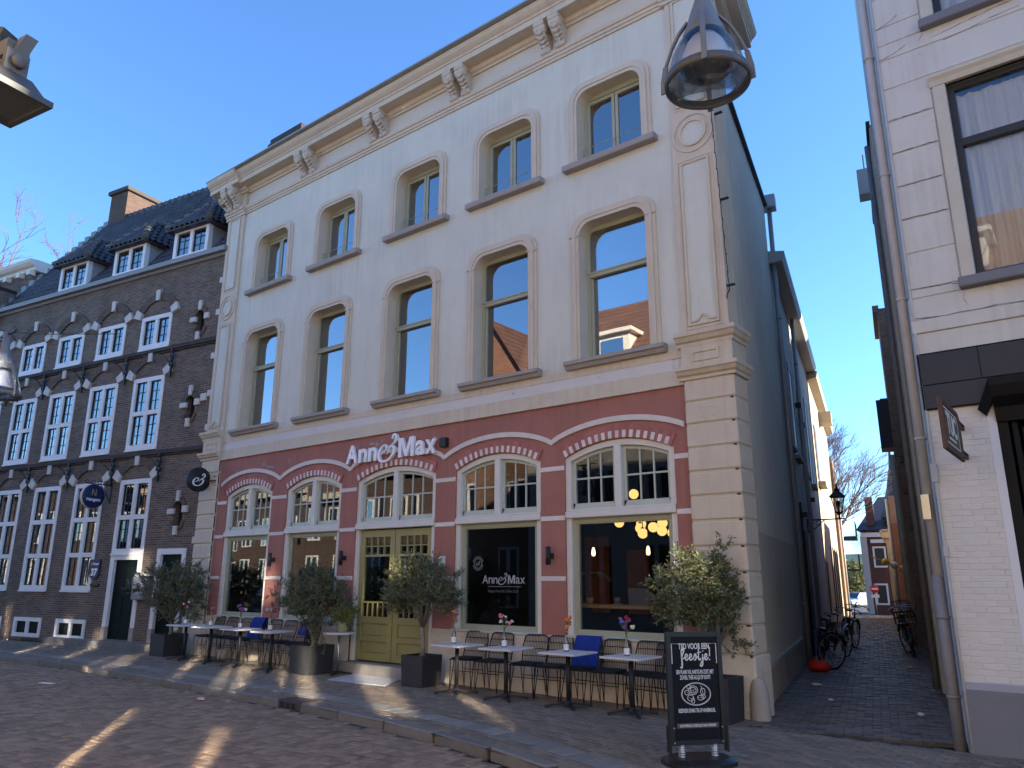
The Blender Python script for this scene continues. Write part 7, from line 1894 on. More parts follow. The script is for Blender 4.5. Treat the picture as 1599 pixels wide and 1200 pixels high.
for i, (x, y, cols, l, n) in enumerate(VS):
    rn = random.Random(40 + i); v = thing("flower_vase", l, "vase", (x, y, 0.717), 0, "bottle vases on the terrace tables")
    place(bmesh_, "bottle", v)
    m_ = MB(); m_.lathe([(0.0375, 0.02), (0.0375, 0.10)], (0, 0, 0), 12); m_.build("label_card", M_card, v)
    heads = {}
    m_ = MB()
    for k in range(n):
        a = rn.uniform(0, 6.28); sp = rn.uniform(0.02, 0.13); top = Vector((math.cos(a) * sp, math.sin(a) * sp, rn.uniform(0.33, 0.50)))
        m_.tube([(0, 0, 0.05), (0, 0, 0.25), top * 0.7 + Vector((0, 0, 0.1)), top], 0.003, 4)
        cn = cols[k % len(cols)]; hm = MB(); heads[(k, cn)] = hm; r_ = rn.uniform(0.022, 0.04)
        for q_ in range(9):
            b = Vector((rn.gauss(0, 1), rn.gauss(0, 1), rn.gauss(0, 1))).normalized() * r_ * 0.6
            hm.ball(tuple(top + b), r_ * 0.55, 6, 4, (1, 1, 0.7))
        for q_ in range(3):
            u = rn.uniform(0.5, 0.95); p = Vector((0, 0, 0.25)).lerp(top, u); d = Vector((rn.gauss(0, 1), rn.gauss(0, 1), 0.2)).normalized() * 0.05; m_.quad(p, p + d * 0.5 + Vector((0, 0, .012)), p + d, p + d * 0.5 - Vector((0, 0, .012)))
    m_.build("stems", M_stem, v)
    for (_, cn), hm in heads.items(): hm.build("flower", M_fl[cn], v)

# planters with olive trees
M_planter = mat("dark_grey_planter", (0.032, 0.033, 0.036), 0.65, 0.12, 5, stain=0.3, stain_col=(0.06, 0.058, 0.055))
M_soil = mat("potting_soil", (0.03, 0.022, 0.016), 0.95, 0.3, 20)
M_olbark = mat("olive_bark", (0.23, 0.20, 0.15), 0.9, 0.25, 12, bump=0.5, bscale=40)
M_olive = None
def leafmat(name, c1, rand_):
    return mat(name, c1, 0.55, 0.25, 2.0, rand=rand_, attr=True, spec=0.35)
M_oleaf = leafmat("olive_leaf", (0.10, 0.12, 0.055), 0.55)
PL_ = [(-17.15, -0.62, 0.29, 0.47, "dark grey cube planter left of outermost terrace table"), (-12.02, -0.62, 0.29, 0.50, "dark grey cube planter left of the entrance doors"), (-9.27, -0.52, 0.24, 0.48, "dark grey cube planter right of the entrance doors"), (-4.18, -0.42, 0.25, 0.52, "dark grey cube planter behind the chalk board sign at the corner")]
for x, y, s_, h_, l in PL_:
    p = thing("planter", l, "planter", (x, y, 0), random.uniform(-0.04, 0.04), "dark planters along the cafe front")
    m_ = MB(); s2 = s_ * 0.93
    O = [(-s2, -s2, 0), (s2, -s2, 0), (s2, s2, 0), (-s2, s2, 0)]; T = [(-s_, -s_, h_), (s_, -s_, h_), (s_, s_, h_), (-s_, s_, h_)]; I = [(-s_ + .03, -s_ + .03, h_), (s_ - .03, -s_ + .03, h_), (s_ - .03, s_ - .03, h_), (-s_ + .03, s_ - .03, h_)]; J = [(a, b, h_ - 0.07) for a, b, c in I]
    fs = []
    for a in range(4):
        b = (a + 1) % 4; fs += [(a, b, 4 + b, 4 + a), (4 + a, 4 + b, 8 + b, 8 + a), (8 + a, 8 + b, 12 + b, 12 + a)]
    m_.add(O + T + I + J, fs + [(3, 2, 1, 0)]); m_.build("box", M_planter, p)
    m_ = MB(); m_.quad(J[0], J[1], J[2], J[3]); m_.build("soil", M_soil, p)
def olive(label, x, y, zs, trunk_h, crown, seed, nleaf=5200, r_t=0.035):
    """crown = (cx, cz, rx, rz) relative to the foot, world z"""
    rn = random.Random(seed); t = thing("olive_tree", label, "tree", (x, y, zs), 0, "potted olive trees along the cafe front")
    cx, cz, rx, rz_ = crown; cz -= zs; tr = MB()
    tr.tube([(0, 0, -0.02), (0.015, 0.01, trunk_h * 0.4), (-0.01, 0, trunk_h * 0.8), (0.0, 0, trunk_h)], [r_t * 1.25, r_t, r_t * 0.95, r_t * 0.9], 9)
    tips = []
    for k in range(15):
        a = rn.uniform(0, 6.28); e = rn.uniform(-0.5, 1.3); rr = rn.uniform(0.5, 0.85)
        tip = Vector((cx + rx * math.cos(a) * math.cos(e) * rr, rx * 0.85 * math.sin(a) * math.cos(e) * rr, cz + rz_ * math.sin(e) * rr))
        md = Vector((0, 0, trunk_h)).lerp(tip, 0.5) + Vector((rn.gauss(0, .05), rn.gauss(0, .05), 0.06))
        tr.tube([(0, 0, trunk_h - 0.05), md, tip], [r_t * 0.5, r_t * 0.28, 0.005], 5)
        tips += [md, tip]
    tw = MB(); lv = MB(); rnd = []
    clumps = []
    for k in range(170):
        for _ in range(30):
            u = Vector((rn.uniform(-1, 1), rn.uniform(-1, 1), rn.uniform(-1, 1)))
            if 0.2 < u.length < 1: break
        b = 0.82 + 0.3 * math.sin(3.1 * u.x + seed) * math.cos(2.7 * u.z + seed * 2) + rn.gauss(0, 0.08)
        clumps.append(Vector((cx + u.x * rx * b, u.y * rx * 0.85 * b, cz + u.z * rz_ * b)))
    per = nleaf // 80
    for c in clumps:
        src = min(tips, key=lambda q_: (q_ - c).length)
        out = (c - Vector((cx, 0, cz - rz_ * 0.5)))
        out = out.normalized() if out.length > 1e-3 else Vector((0, 0, 1))
        for sp in range(4):
            d = (out * 0.7 + Vector((rn.gauss(0, .6), rn.gauss(0, .6), rn.gauss(0.2, .5)))).normalized(); L = rn.uniform(0.12, 0.26)
            a = c; b = c + d * L
            tw.tube([src if sp == 0 else a, a, b], 0.0028, 3, caps=False)
            for k in range(per // 4):
                u = rn.random(); p = a.lerp(b, u) + Vector((rn.gauss(0, .012), rn.gauss(0, .012), rn.gauss(0, .012)))
                ld = (d * rn.uniform(0.1, 0.9) + Vector((rn.gauss(0, .7), rn.gauss(0, .7), rn.gauss(0, .5)))).normalized()
                ll = rn.uniform(0.038, 0.068); sd = ld.orthogonal().normalized(); sd.rotate(Matrix.Rotation(rn.uniform(0, 6.28), 3, ld)); w_ = sd * rn.uniform(0.007, 0.012)
                lv.add([p, p + ld * ll * .5 + w_, p + ld * ll, p + ld * ll * .5 - w_], [(0, 1, 2, 3)]); rnd.append(rn.random())
    tr.build("trunk", M_olbark, t); tw.build("twigs", M_olbark, t)
    lv.rnd = rnd; lv.build("crown", M_oleaf, t); return t
olive("wide dark olive tree in front of the brick building's second door", -17.15, -0.62, 0.42, 0.30, (0.12, 1.42, 1.02, 0.70), 3, 6400)
olive("olive tree left of the green entrance doors by bistro pot", -12.02, -0.62, 0.45, 0.25, (0.08, 1.28, 0.88, 0.66), 9, 6000)
olive("olive tree on a bare pale trunk right of the entrance", -9.27, -0.52, 0.42, 0.52, (-0.06, 1.52, 0.80, 0.56), 17, 5600, 0.042)
olive("tall olive tree above the chalk board sign at the cafe corner", -4.18, -0.42, 0.46, 0.40, (-0.15, 1.48, 0.70, 0.66), 28, 6400)

# round bistro table with potted plant by the entrance
rt_ = thing("round_bistro_table", "round stone topped bistro table by the entrance doors holding a pot plant", "table", (-11.5, -0.42, 0))
m_ = MB(); m_.lathe([(0.001, 0.70), (0.29, 0.70), (0.30, 0.71), (0.30, 0.725), (0.29, 0.735), (0.001, 0.735)], (0, 0, 0), 28); m_.build("table_top", M_top, rt_)
m_ = MB(); m_.tube([(0, 0, 0.03), (0, 0, 0.7)], 0.028, 12); m_.box(-0.1, 0.1, -0.1, 0.1, 0.68, 0.70); m_.build("column", M_steel, rt_)
for k in range(4):
    a = k * math.pi / 2 + 0.5; d = Vector((math.cos(a), math.sin(a), 0)); m_ = MB(); m_.rod(Vector((0, 0, 0.05)) + d * .02, Vector((0, 0, 0.02)) + d * .28, 0.04, 0.02); m_.build("foot", M_black, rt_)
pp = thing("pot_plant", "bushy light green plant in pale green pot on the round bistro table", "plant", (-11.45, -0.40, 0.735))
m_ = MB(); m_.lathe([(0.001, 0), (0.09, 0), (0.115, 0.1), (0.13, 0.19), (0.125, 0.2), (0.115, 0.19), (0.10, 0.17), (0.001, 0.17)], (0, 0, 0), 18); m_.build("pot", mat("pale_green_pot", (0.30, 0.32, 0.20), 0.5, 0.08, 5), pp)
rn = random.Random(3); lv = MB(); rnd = []
for k in range(900):
    u = Vector((rn.gauss(0, 1), rn.gauss(0, 1), rn.gauss(0, .8))).normalized() * rn.random() ** 0.4
    p = Vector((u.x * 0.26, u.y * 0.24, 0.33 + u.z * 0.19)); ld = (u + Vector((rn.gauss(0, .6), rn.gauss(0, .6), rn.gauss(0, .6)))).normalized(); sd = ld.orthogonal().normalized(); sd.rotate(Matrix.Rotation(rn.uniform(0, 6.28), 3, ld))
    lv.add([p, p + ld * .02 + sd * .012, p + ld * .045, p + ld * .02 - sd * .012], [(0, 1, 2, 3)]); rnd.append(rn.random())
lv.rnd = rnd; lv.build("foliage", leafmat("light_green_leaf", (0.16, 0.20, 0.045), 0.5), pp)
m_ = MB()
for k in range(9):
    a = k * 0.7; m_.tube([(0, 0, 0.16), (math.cos(a) * .1, math.sin(a) * .1, 0.34)], 0.004, 4)
m_.build("stems", M_stem, pp)
dm_ = MB(); dm_.add([(-10.95, -1.08, 0.006), (-9.62, -1.0, 0.006), (-10.0, -0.3, 0.006), (-11.2, -0.3, 0.006), (-10.95, -1.08, 0.02), (-9.62, -1.0, 0.02), (-10.0, -0.3, 0.02), (-11.2, -0.3, 0.02)], [(4, 5, 6, 7), (0, 1, 5, 4), (1, 2, 6, 5), (2, 3, 7, 6), (3, 0, 4, 7)])
tag(dm_.build("doormat", mat("pale_grey_doormat", (0.42, 0.43, 0.44), 0.8, 0.12, 30, bump=0.3)), "pale grey flat doormat before the entrance step", "doormat")
wp = MB(); wp.lathe([(0.001, 0), (0.09, 0), (0.11, 0.19), (0.10, 0.19), (0.085, 0.03), (0.001, 0.03)], (0, 0, 0), 14); o_ = wp.build("bucket", M_white); o_.location = (-15.62, -0.22, 0); tag(o_, "small white bucket on pavement under the left terrace chairs", "bucket")

# chalk board sign
ab = thing("chalk_board", "black swinging pavement sign with white party menu lettering near alley corner", "sign", (-3.42, -2.68, 0), R(50))
M_board = mat("black_board_face", (0.008, 0.009, 0.011), 0.55, 0.2, 3, spec=0.12, stain=0.25, stain_col=(0.03, 0.03, 0.032))
M_bframe = mat("black_aluminium_frame", (0.016, 0.016, 0.018), 0.35, 0.1, 5)
tl = 0.05
m_ = MB(); m_.box(-0.26, 0.26, -0.012, 0.012, 0.20, 1.17); m_.build("panel", M_board, ab)
m_ = MB(); rect_frame(m_, -0.29, 0.29, 0.165, 1.195, 0.045, -0.025, 0.025); m_.build("frame", M_bframe, ab)
for sx in (-1, 1):
    m_ = MB(); m_.cbox(sx * 0.295 - 0.012, sx * 0.295 + 0.012, -0.04, 0.04, 0.10, 0.34, 0.006); m_.build("hinge_plate", M_bframe, ab)
    m_ = MB(); m_.tube([(sx * 0.17, 0, 0.05), (sx * 0.17, 0, 0.17)], 0.032, 10)
    for k in range(5): m_.lathe([(0.032, 0), (0.038, 0.008), (0.032, 0.016)], (sx * 0.17, 0, 0.06 + 0.02 * k), 10)
    m_.build("spring", M_steel, ab)
    for z in (0.19, 0.32): m_ = MB(); m_.ball((sx * 0.25, -0.026, z), 0.01, 6, 4); m_.build("screw", M_steel, ab)
m_ = MB(); O = [(0.36 * math.copysign(abs(math.cos(q_)) ** .7, math.cos(q_)), 0.24 * math.copysign(abs(math.sin(q_)) ** .7, math.sin(q_))) for q_ in [k * math.pi / 14 for k in range(28)]]
vs_ = [(a, b, 0.0) for a, b in O] + [(a, b, 0.035) for a, b in O] + [(a * .8, b * .75, 0.065) for a, b in O]; n_ = 28
m_.add(vs_, [(i, (i + 1) % n_, n_ + (i + 1) % n_, n_ + i) for i in range(n_)] + [(n_ + i, n_ + (i + 1) % n_, 2 * n_ + (i + 1) % n_, 2 * n_ + i) for i in range(n_)] + [tuple(range(2 * n_, 3 * n_))]); m_.build("base", M_bframe, ab)
M_chalk = mat("white_print", (0.62, 0.63, 0.64), 0.8, 0.06, 10)
def btext(s, z, size, xs=1.0, bold=0.003, shear=0.0, nm="text_line", x=0.0):
    me = text_mesh(s, size, bold, 0.0, xs=xs, shear=shear); me.materials.append(M_chalk); return place(me, nm, ab, (x, -0.0135, z))
btext("TIJD VOOR EEN", 1.035, 0.075, 0.62, 0.002)
btext("EEN PLANK VOL HARTIG EN ZOET, MET", 0.805, 0.052, 0.42, 0.0012); btext("ZOVEEL THEE ALS JE OP KUNT!", 0.755, 0.052, 0.44, 0.0012)
btext("RESERVEER DE MAX TEA OP ANNEMAX.NL", 0.455, 0.05, 0.40, 0.0012)
m_ = MB()
for pts in ([(-0.235, 0.90), (-0.235, 1.085), (-0.115, 1.085)], [(0.235, 0.90), (0.235, 1.085), (0.12, 1.085)]):
    for a, b in zip(pts, pts[1:]): m_.rod((a[0], -0.0135, a[1]), (b[0], -0.0135, b[1]), 0.008, 0.002)
m_.build("corner_line", M_chalk, ab)
# brush-script word
W_ = MB()
def scr(pts, w=0.013, k=5): stroke(W_, pts, [w * (0.75 + 0.4 * ((i * 7) % 3) / 2) for i in range(len(pts))], -0.0145, -0.0125, k)
z0 = 0.935
scr([(-0.15, z0 - .065), (-0.135, z0 - .075), (-0.13, z0 - .03), (-0.135, z0 + .08), (-0.12, z0 + .105), (-0.108, z0 + .085), (-0.135, z0 + .01), (-0.10, z0 + .02)])
for x in (-0.09, -0.045): scr([(x - .01, z0 + .015), (x + .015, z0 + .03), (x + .012, z0 + .05), (x - .003, z0 + .045), (x - .005, z0 + .01), (x + .01, z0 - .002), (x + .033, z0 + .015)])
scr([(-0.01, z0 + .01), (0.012, z0 + .055), (0.02, z0 + .02), (0.01, z0 - .003), (-0.005, z0 + .002)]); scr([(0.015, z0 + .005), (0.04, z0 + .03)])
scr([(0.05, z0 + .11), (0.046, z0 + .02), (0.055, z0 - .002), (0.075, z0 + .012)]); scr([(0.03, z0 + .06), (0.075, z0 + .07)], 0.010)
scr([(0.09, z0 + .05), (0.088, z0 - .03), (0.075, z0 - .06), (0.06, z0 - .05), (0.085, z0 - .01), (0.105, z0 + .015)]); scr([(0.092, z0 + .075), (0.094, z0 + .083)])
scr([(0.11, z0 + .015), (0.132, z0 + .03), (0.13, z0 + .05), (0.115, z0 + .045), (0.112, z0 + .01), (0.128, z0 - .002), (0.15, z0 + .02)])
scr([(0.168, z0 + .115), (0.163, z0 + .03)], 0.011); scr([(0.161, z0 + .004), (0.162, z0 - .006)], 0.014)
W_.build("script_word", M_chalk, ab)
m_ = MB()
el = lambda cx, cz, rx, rz_, w: m_.ring([(cx + rx * math.cos(q_), cz + rz_ * math.sin(q_)) for q_ in [k * math.pi / 14 for k in range(29)]], [(cx + (rx - w) * math.cos(q_), cz + (rz_ - w) * math.sin(q_)) for q_ in [k * math.pi / 14 for k in range(29)]], -0.0145, -0.0125)
el(0, 0.62, 0.155, 0.105, 0.006); el(0, 0.62, 0.146, 0.097, 0.002)
for cx, cz, rx, rz_ in ((-0.095, 0.635, .026, .024), (-0.03, 0.655, .05, .042), (-0.03, 0.655, .034, .028), (-0.075, 0.685, .024, .018), (0.07, 0.64, .026, .034), (-0.06, 0.585, .034, .03), (0.045, 0.585, .034, .024), (0.075, 0.595, .022, .02), (-0.035, 0.56, .018, .026)): el(cx, cz, rx, rz_, 0.005)
for a, b in (((-0.06, 0.64), (0.0, 0.67)), ((-0.05, 0.66), (-0.01, 0.63)), ((0.055, 0.69), (0.075, 0.61)), ((-0.08, 0.59), (-0.045, 0.575)), ((0.02, 0.59), (0.07, 0.58)), ((0.05, 0.70), (0.06, 0.675)), ((-0.1, 0.64), (-0.085, 0.63))): m_.rod((a[0], -0.0135, a[1]), (b[0], -0.0135, b[1]), 0.004, 0.002)
m_.build("plate_drawing", M_chalk, ab)
m_ = MB(); m_.box(-0.215, 0.215, -0.0138, -0.012, 0.315, 0.36); m_.build("footer_bar", mat("dark_grey_bar", (0.07, 0.072, 0.078), 0.7), ab)
me = text_mesh("12,50 PER PERSOON, TE BESTELLEN VANAF 2 PERSONEN", 0.03, 0.0008, 0.0, xs=0.5); me.materials.append(M_chalk); place(me, "text_line", ab, (0, -0.0148, 0.327))

# ================================================================== STREET LAMPS, FLOODLIGHT, BICYCLES, LITTER
M_lampg = mat("lamp_blue_grey_metal", (0.15, 0.17, 0.195), 0.45, 0.08, 5, metal=0.2)
M_lampd = mat("lamp_dark_ring", (0.07, 0.078, 0.088), 0.4, 0.08, 5)
M_lglass = glassmat("lamp_bell_glass", (0.96, 0.97, 0.98), 0.8, 0.03, 0.10)
M_refl = mat("lamp_reflector", (0.50, 0.52, 0.54), 0.45, 0.05, 5, metal=0.2)
def bell_lamp(label, loc, s):
    l = thing("street_lamp", label, "street lamp", loc, 0, "bell shaped lamps hung over the street")
    m_ = MB(); m_.lathe([(r_ * s, z * s) for r_, z in ((0.27, -0.005), (0.285, 0.0), (0.29, 0.03), (0.285, 0.055), (0.262, 0.06), (0.255, 0.03), (0.262, 0.0), (0.27, -0.005))], (0, 0, 0), 40); m_.build("ring", M_lampd, l)
    m_ = MB(); m_.lathe([(r_ * s, z * s) for r_, z in ((0.262, 0.055), (0.252, 0.12), (0.225, 0.22), (0.185, 0.31), (0.14, 0.375), (0.115, 0.40))], (0, 0, 0), 40); m_.build("bell", M_lglass, l)
    m_ = MB(); m_.lathe([(r_ * s, z * s) for r_, z in ((0.001, 0.002), (0.15, 0.002), (0.255, 0.012), (0.255, 0.018), (0.001, 0.009))], (0, 0, 0), 40); m_.build("lens", glassmat("lamp_lens", (0.92, 0.94, 0.94), 0.8, 0.02, 0.03) if "lamp_lens" not in bpy.data.materials else bpy.data.materials["lamp_lens"], l)
    m_ = MB(); m_.lathe([(r_ * s, z * s) for r_, z in ((0.175, 0.12), (0.17, 0.2), (0.13, 0.31), (0.09, 0.37), (0.03, 0.39), (0.001, 0.39))], (0, 0, 0), 30); m_.build("reflector", M_refl, l)
    m_ = MB(); m_.tube([(0, 0, 0.14 * s), (0, 0, 0.38 * s)], 0.028 * s, 10); m_.build("lamp_tube", mat("frosted_tube", (0.35, 0.36, 0.38), 0.4) if "frosted_tube" not in bpy.data.materials else bpy.data.materials["frosted_tube"], l)
    m_ = MB(); m_.lathe([(r_ * s, z * s) for r_, z in ((0.14, 0.37), (0.145, 0.40), (0.12, 0.46), (0.085, 0.58), (0.05, 0.68), (0.045, 0.9), (0.035, 0.9))], (0, 0, 0), 24); m_.build("neck", M_lampg, l)
    for k in range(4):
        a = k * math.pi / 2 + 0.35
        c, sn = math.cos(a), math.sin(a); m_ = MB()
        P = [(0.11, 0.52), (0.17, 0.44), (0.225, 0.33), (0.27, 0.2), (0.292, 0.08), (0.295, -0.01)]
        for (ra, za), (rb_, zb_) in zip(P, P[1:]): m_.rod((c * ra * s, sn * ra * s, za * s), (c * rb_ * s, sn * rb_ * s, zb_ * s), 0.035 * s, 0.014 * s)
        m_.build("rib", M_lampg, l)
    return l
b1 = bell_lamp("large bell shaped glass street lamp hanging before the cafe cornice", (-1.571, -5.97, 4.72), 0.93)
m_ = MB(); m_.tube([(0, 0, 0.8), (0, 0, 1.7)], 0.012, 6); m_.tube([(0, 0, 1.7), (3.2, 5.45, 4.9)], 0.006, 5); m_.tube([(0, 0, 1.7), (-1.0, -7.0, 3.0)], 0.006, 5); m_.build("span_wire", M_black, b1)
b2 = bell_lamp("bell shaped street lamp at the left edge before dark brick wall", (-10.60, -6.77, 3.86), 0.93)
m_ = MB(); m_.tube([(0, 0, 0.75), (0, 0, 0.84)], 0.012, 6); m_.tube([(0, 0, 0.84), (0.35, 0.3, 0.82), (1.1, 0.9, 0.83)], 0.005, 5); m_.tube([(0, 0, 0.84), (-5.0, -6.3, 2.6)], 0.006, 5); m_.box(-0.25, 0.25, -0.012, 0.012, 0.80, 0.83); m_.build("span_wire", M_black, b2)

fl_ = thing("floodlight", "grey floodlight on a bent arm at the top left corner", "floodlight", (-4.02, -8.97, 4.0), R(10))
M_fgrey = mat("grey_cast_aluminium", (0.09, 0.088, 0.085), 0.5, 0.1, 6, metal=0.3)
m_ = MB(); B4 = [(-.17, -.14, 0), (.17, -.14, 0), (.17, .14, 0), (-.17, .14, 0)]; T4 = [(-.12, -.07, .13), (.08, -.07, .13), (.08, .09, .13), (-.12, .09, .13)]
m_.add(B4 + T4, [(0, 1, 5, 4), (1, 2, 6, 5), (2, 3, 7, 6), (3, 0, 4, 7), (4, 5, 6, 7)]); m_.cbox(-.10, .06, -.05, .07, .13, .19, .008); m_.build("housing", M_fgrey, fl_)
m_ = MB(); 
for a in ((-.185, .185, -.155, -.13), (-.185, .185, .13, .155)): m_.box(a[0], a[1], a[2], a[3], -.02, .012)
for a in ((-.185, -.16), (.16, .185)): m_.box(a[0], a[1], -.13, .13, -.02, .012)
m_.build("bezel", M_lampd, fl_)
m_ = MB(); m_.quad((-.16, -.13, -.004), (.16, -.13, -.004), (.16, .13, -.004), (-.16, .13, -.004)); m_.build("lens", mat("floodlight_glass", (0.10, 0.105, 0.11), 0.15, 0.05, 3, spec=0.6), fl_)
m_ = MB()
m_.lathe([(0.001, 0.075), (0.032, 0.075), (0.036, 0.095), (0.03, 0.105), (0.001, 0.105)], (0.0, 0.01, 0.19), 14, ax='x'); m_.box(0.045, 0.075, -0.045, 0.065, 0.13, 0.25)
m_.add([(0.03, -0.01, 0.24), (0.07, -0.01, 0.24), (0.07, 0.05, 0.24), (0.03, 0.05, 0.24), (0.02, 0.02, 0.36), (0.09, 0.02, 0.36), (0.09, 0.08, 0.36), (0.02, 0.08, 0.36)], [(0, 1, 5, 4), (1, 2, 6, 5), (2, 3, 7, 6), (3, 0, 4, 7), (4, 5, 6, 7)])
m_.box(-0.12, 0.03, -0.03, 0.08, 0.24, 0.33); m_.build("yoke", mat("pale_grey_casting", (0.13, 0.125, 0.115), 0.5, 0.1, 6), fl_)
m_ = MB(); m_.rod((-0.08, 0.02, 0.40), (-0.75, -0.2, 0.62), 0.09, 0.06); m_.tube([(-0.02, 0.02, 0.30), (-0.15, 0, 0.33), (-0.35, -0.06, 0.28), (-0.6, -0.15, 0.3)], 0.014, 6); m_.rod((-0.75, -0.2, 0.62), (-0.8, -0.22, -4.0), 0.08, 0.08); m_.build("arm", M_fgrey, fl_)

def bicycle(label, loc, rz, lean, framem, basket=None, steer=0.0, light=False):
    b = thing("bicycle", label, "bicycle", loc, rz, "bicycles parked in the alley")
    G = bpy.data.objects.new("leaning_frame", None); 
    Lm = Matrix.Rotation(lean, 4, 'X')
    def bd(m_, nm, mt, par=None): 
        m_.xf(Lm); 
        return m_.build(nm, mt, par or b)
    rW = 0.345; wx = 0.54
    H = Vector((0.40, 0, 0.80)); Sx = Vector((-0.17, 0, 0.78)); BB = Vector((-0.05, 0, 0.29))
    def wheel(x, st):
        w_ = bpy.data.objects.new("wheel", None); COL.objects.link(w_); w_.parent = b
        mm = Lm @ Matrix.Translation((x, 0, rW)) @ Matrix.Rotation(st, 4, 'Z'); w_.matrix_local = mm
        m_ = MB(); m_.tube([(math.cos(q_) * rW, 0, math.sin(q_) * rW) for q_ in [k * math.pi / 18 for k in range(36)]], 0.021, 7, closed=True); m_.build("tyre", M_tyre, w_)
        m_ = MB(); m_.tube([(math.cos(q_) * (rW - .03), 0, math.sin(q_) * (rW - .03)) for q_ in [k * math.pi / 18 for k in range(36)]], 0.012, 5, closed=True)
        for k in range(18):
            q_ = k * math.pi / 9; m_.tube([(0.02 * math.cos(q_ + 1), 0.03 * (-1) ** k, 0.02 * math.sin(q_ + 1)), (math.cos(q_) * (rW - .03), 0, math.sin(q_) * (rW - .03))], 0.0016, 3, caps=False)
        m_.lathe([(0.001, -.045), (0.025, -.045), (0.02, 0), (0.025, .045), (0.001, .045)], (0, 0, 0), 10, ax='y'); m_.build("rim", M_steel, w_)
        m_ = MB(); A = [k * math.pi / 18 for k in range(2, 17)] if st or x > 0 else [k * math.pi / 18 for k in range(3, 20)]
        for q0, q1 in zip(A, A[1:]):
            m_.add([(math.cos(q_) * (rW + .04), y_, math.sin(q_) * (rW + .04)) for q_ in (q0, q1) for y_ in (-.028, .028)], [(0, 1, 3, 2)])
        m_.build("mudguard", framem, w_)
    wheel(-wx, 0.0); wheel(wx, steer)
    m_ = MB()
    for a, c, r_ in ((H, BB, .019), (H - Vector((-.01, 0, .08)), Sx - Vector((0, 0, .06)), .016), (Sx + Vector((0.015, 0, -.05)), BB, .016), (BB, Vector((-wx, .05, rW)), .010), (BB, Vector((-wx, -.05, rW)), .010), (Sx - Vector((0, 0, .05)), Vector((-wx, .05, rW)), .009), (Sx - Vector((0, 0, .05)), Vector((-wx, -.05, rW)), .009), (H + Vector((-.02, 0, .06)), H + Vector((.025, 0, -.1)), .02), (H + Vector((.02, .04, -.1)), Vector((wx, .05, rW)), .012), (H + Vector((.02, -.04, -.1)), Vector((wx, -.05, rW)), .012)): m_.tube([a, c], r_, 8)
    bd(m_, "frame", framem)
    m_ = MB(); m_.tube([H + Vector((-.02, 0, .05)), H + Vector((-.05, 0, .25))], .012, 7); c_, s_ = math.cos(steer), math.sin(steer)
    hb = [(-0.20, 0.29, 0.20), (-0.06, 0.27, 0.24), (0.02, 0.12, 0.27), (0.03, 0, 0.27), (0.02, -0.12, 0.27), (-0.06, -0.27, 0.24), (-0.20, -0.29, 0.20)]
    m_.tube([H + Vector((-.05 + x * c_ - y * s_, x * s_ + y * c_, z)) for x, y, z in hb], .011, 7); bd(m_, "handlebar", M_steel)
    for sy in (-1, 1):
        m_ = MB(); x, y = -0.16, sy * 0.285; m_.tube([H + Vector((-.05 + x * c_ - y * s_, x * s_ + y * c_, .21)), H + Vector((-.05 + (x - .1) * c_ - y * s_, (x - .1) * s_ + y * c_, .185))], .017, 8); bd(m_, "grip", M_black)
    m_ = MB(); m_.tube([Sx - Vector((0, 0, .06)), Sx + Vector((-.02, 0, .12))], .013, 7); m_.add([(-.32, -.09, .93), (-.32, .09, .93), (-.1, .03, .94), (-.0, .018, .93), (-.0, -.018, .93), (-.1, -.03, .94), (-.32, -.09, .88), (-.32, .09, .88), (-.1, .03, .90), (-.0, .018, .9), (-.0, -.018, .9), (-.1, -.03, .9)], [(0, 5, 4, 3, 2, 1), (6, 7, 8, 9, 10, 11)] + [(i, (i + 1) % 6, 6 + (i + 1) % 6, 6 + i) for i in range(6)]); bd(m_, "saddle", M_black)
    m_ = MB(); m_.rod((-.30, 0.0, .72), (-.78, 0, .72), .12, .012)
    for sy in (-1, 1): m_.tube([(-.74, sy * .055, .72), (-wx, sy * .055, rW)], .006, 5)
    bd(m_, "rear_rack", M_black)
    m_ = MB(); m_.prism([(-.05 + .1 * math.cos(q_), .29 + .1 * math.sin(q_)) for q_ in [math.pi * (0.5 - k / 8) for k in range(9)]] + [(-.54, .28), (-.56, .345), (-.54, .41)], -.06, -.035); bd(m_, "chain_guard", M_black)
    m_ = MB(); m_.rod((-.05, -.07, .29), (.08, -.07, .18), .02); m_.rod((-.05, .07, .29), (-.18, .07, .40), .02); m_.box(.03, .13, -.17, -.08, .165, .185); m_.box(-.23, -.13, .08, .17, .395, .415); bd(m_, "pedal", M_black)
    m_ = MB(); m_.rod((-.05, .05, .25), (-.12, .2, .0), .015); bd(m_, "kickstand", M_steel)
    if light:
        m_ = MB(); m_.cbox(-.80, -.77, -.05, .05, .64, .68, .005); bd(m_, "tail_light", mat("red_reflector", (0.5, 0.01, 0.02), 0.3))
    if basket == 'front' or basket == 'crate':
        m_ = MB(); x0 = 0.42 if basket == 'front' else -0.80; z0 = 0.92 if basket == 'front' else 0.74; w_ = 0.21; hh = 0.26
        for z in (z0, z0 + hh / 2, z0 + hh):
            m_.tube([(x0, -w_, z), (x0 + .34, -w_, z), (x0 + .34, w_, z), (x0, w_, z)], .008, 5, closed=True)
        for k in range(7):
            for (px, py) in ((x0 + .34 * k / 6, -w_), (x0 + .34 * k / 6, w_), (x0, -w_ + 2 * w_ * k / 6), (x0 + .34, -w_ + 2 * w_ * k / 6)): m_.box(px - .008, px + .008, py - .008, py + .008, z0, z0 + hh)
        m_.box(x0, x0 + .34, -w_, w_, z0, z0 + .01)
        bd(m_, "basket", M_black)
    return b
A_ = math.atan2(0.975, -0.224)
M_fbl = mat("black_bicycle_paint", (0.012, 0.012, 0.014), 0.35)
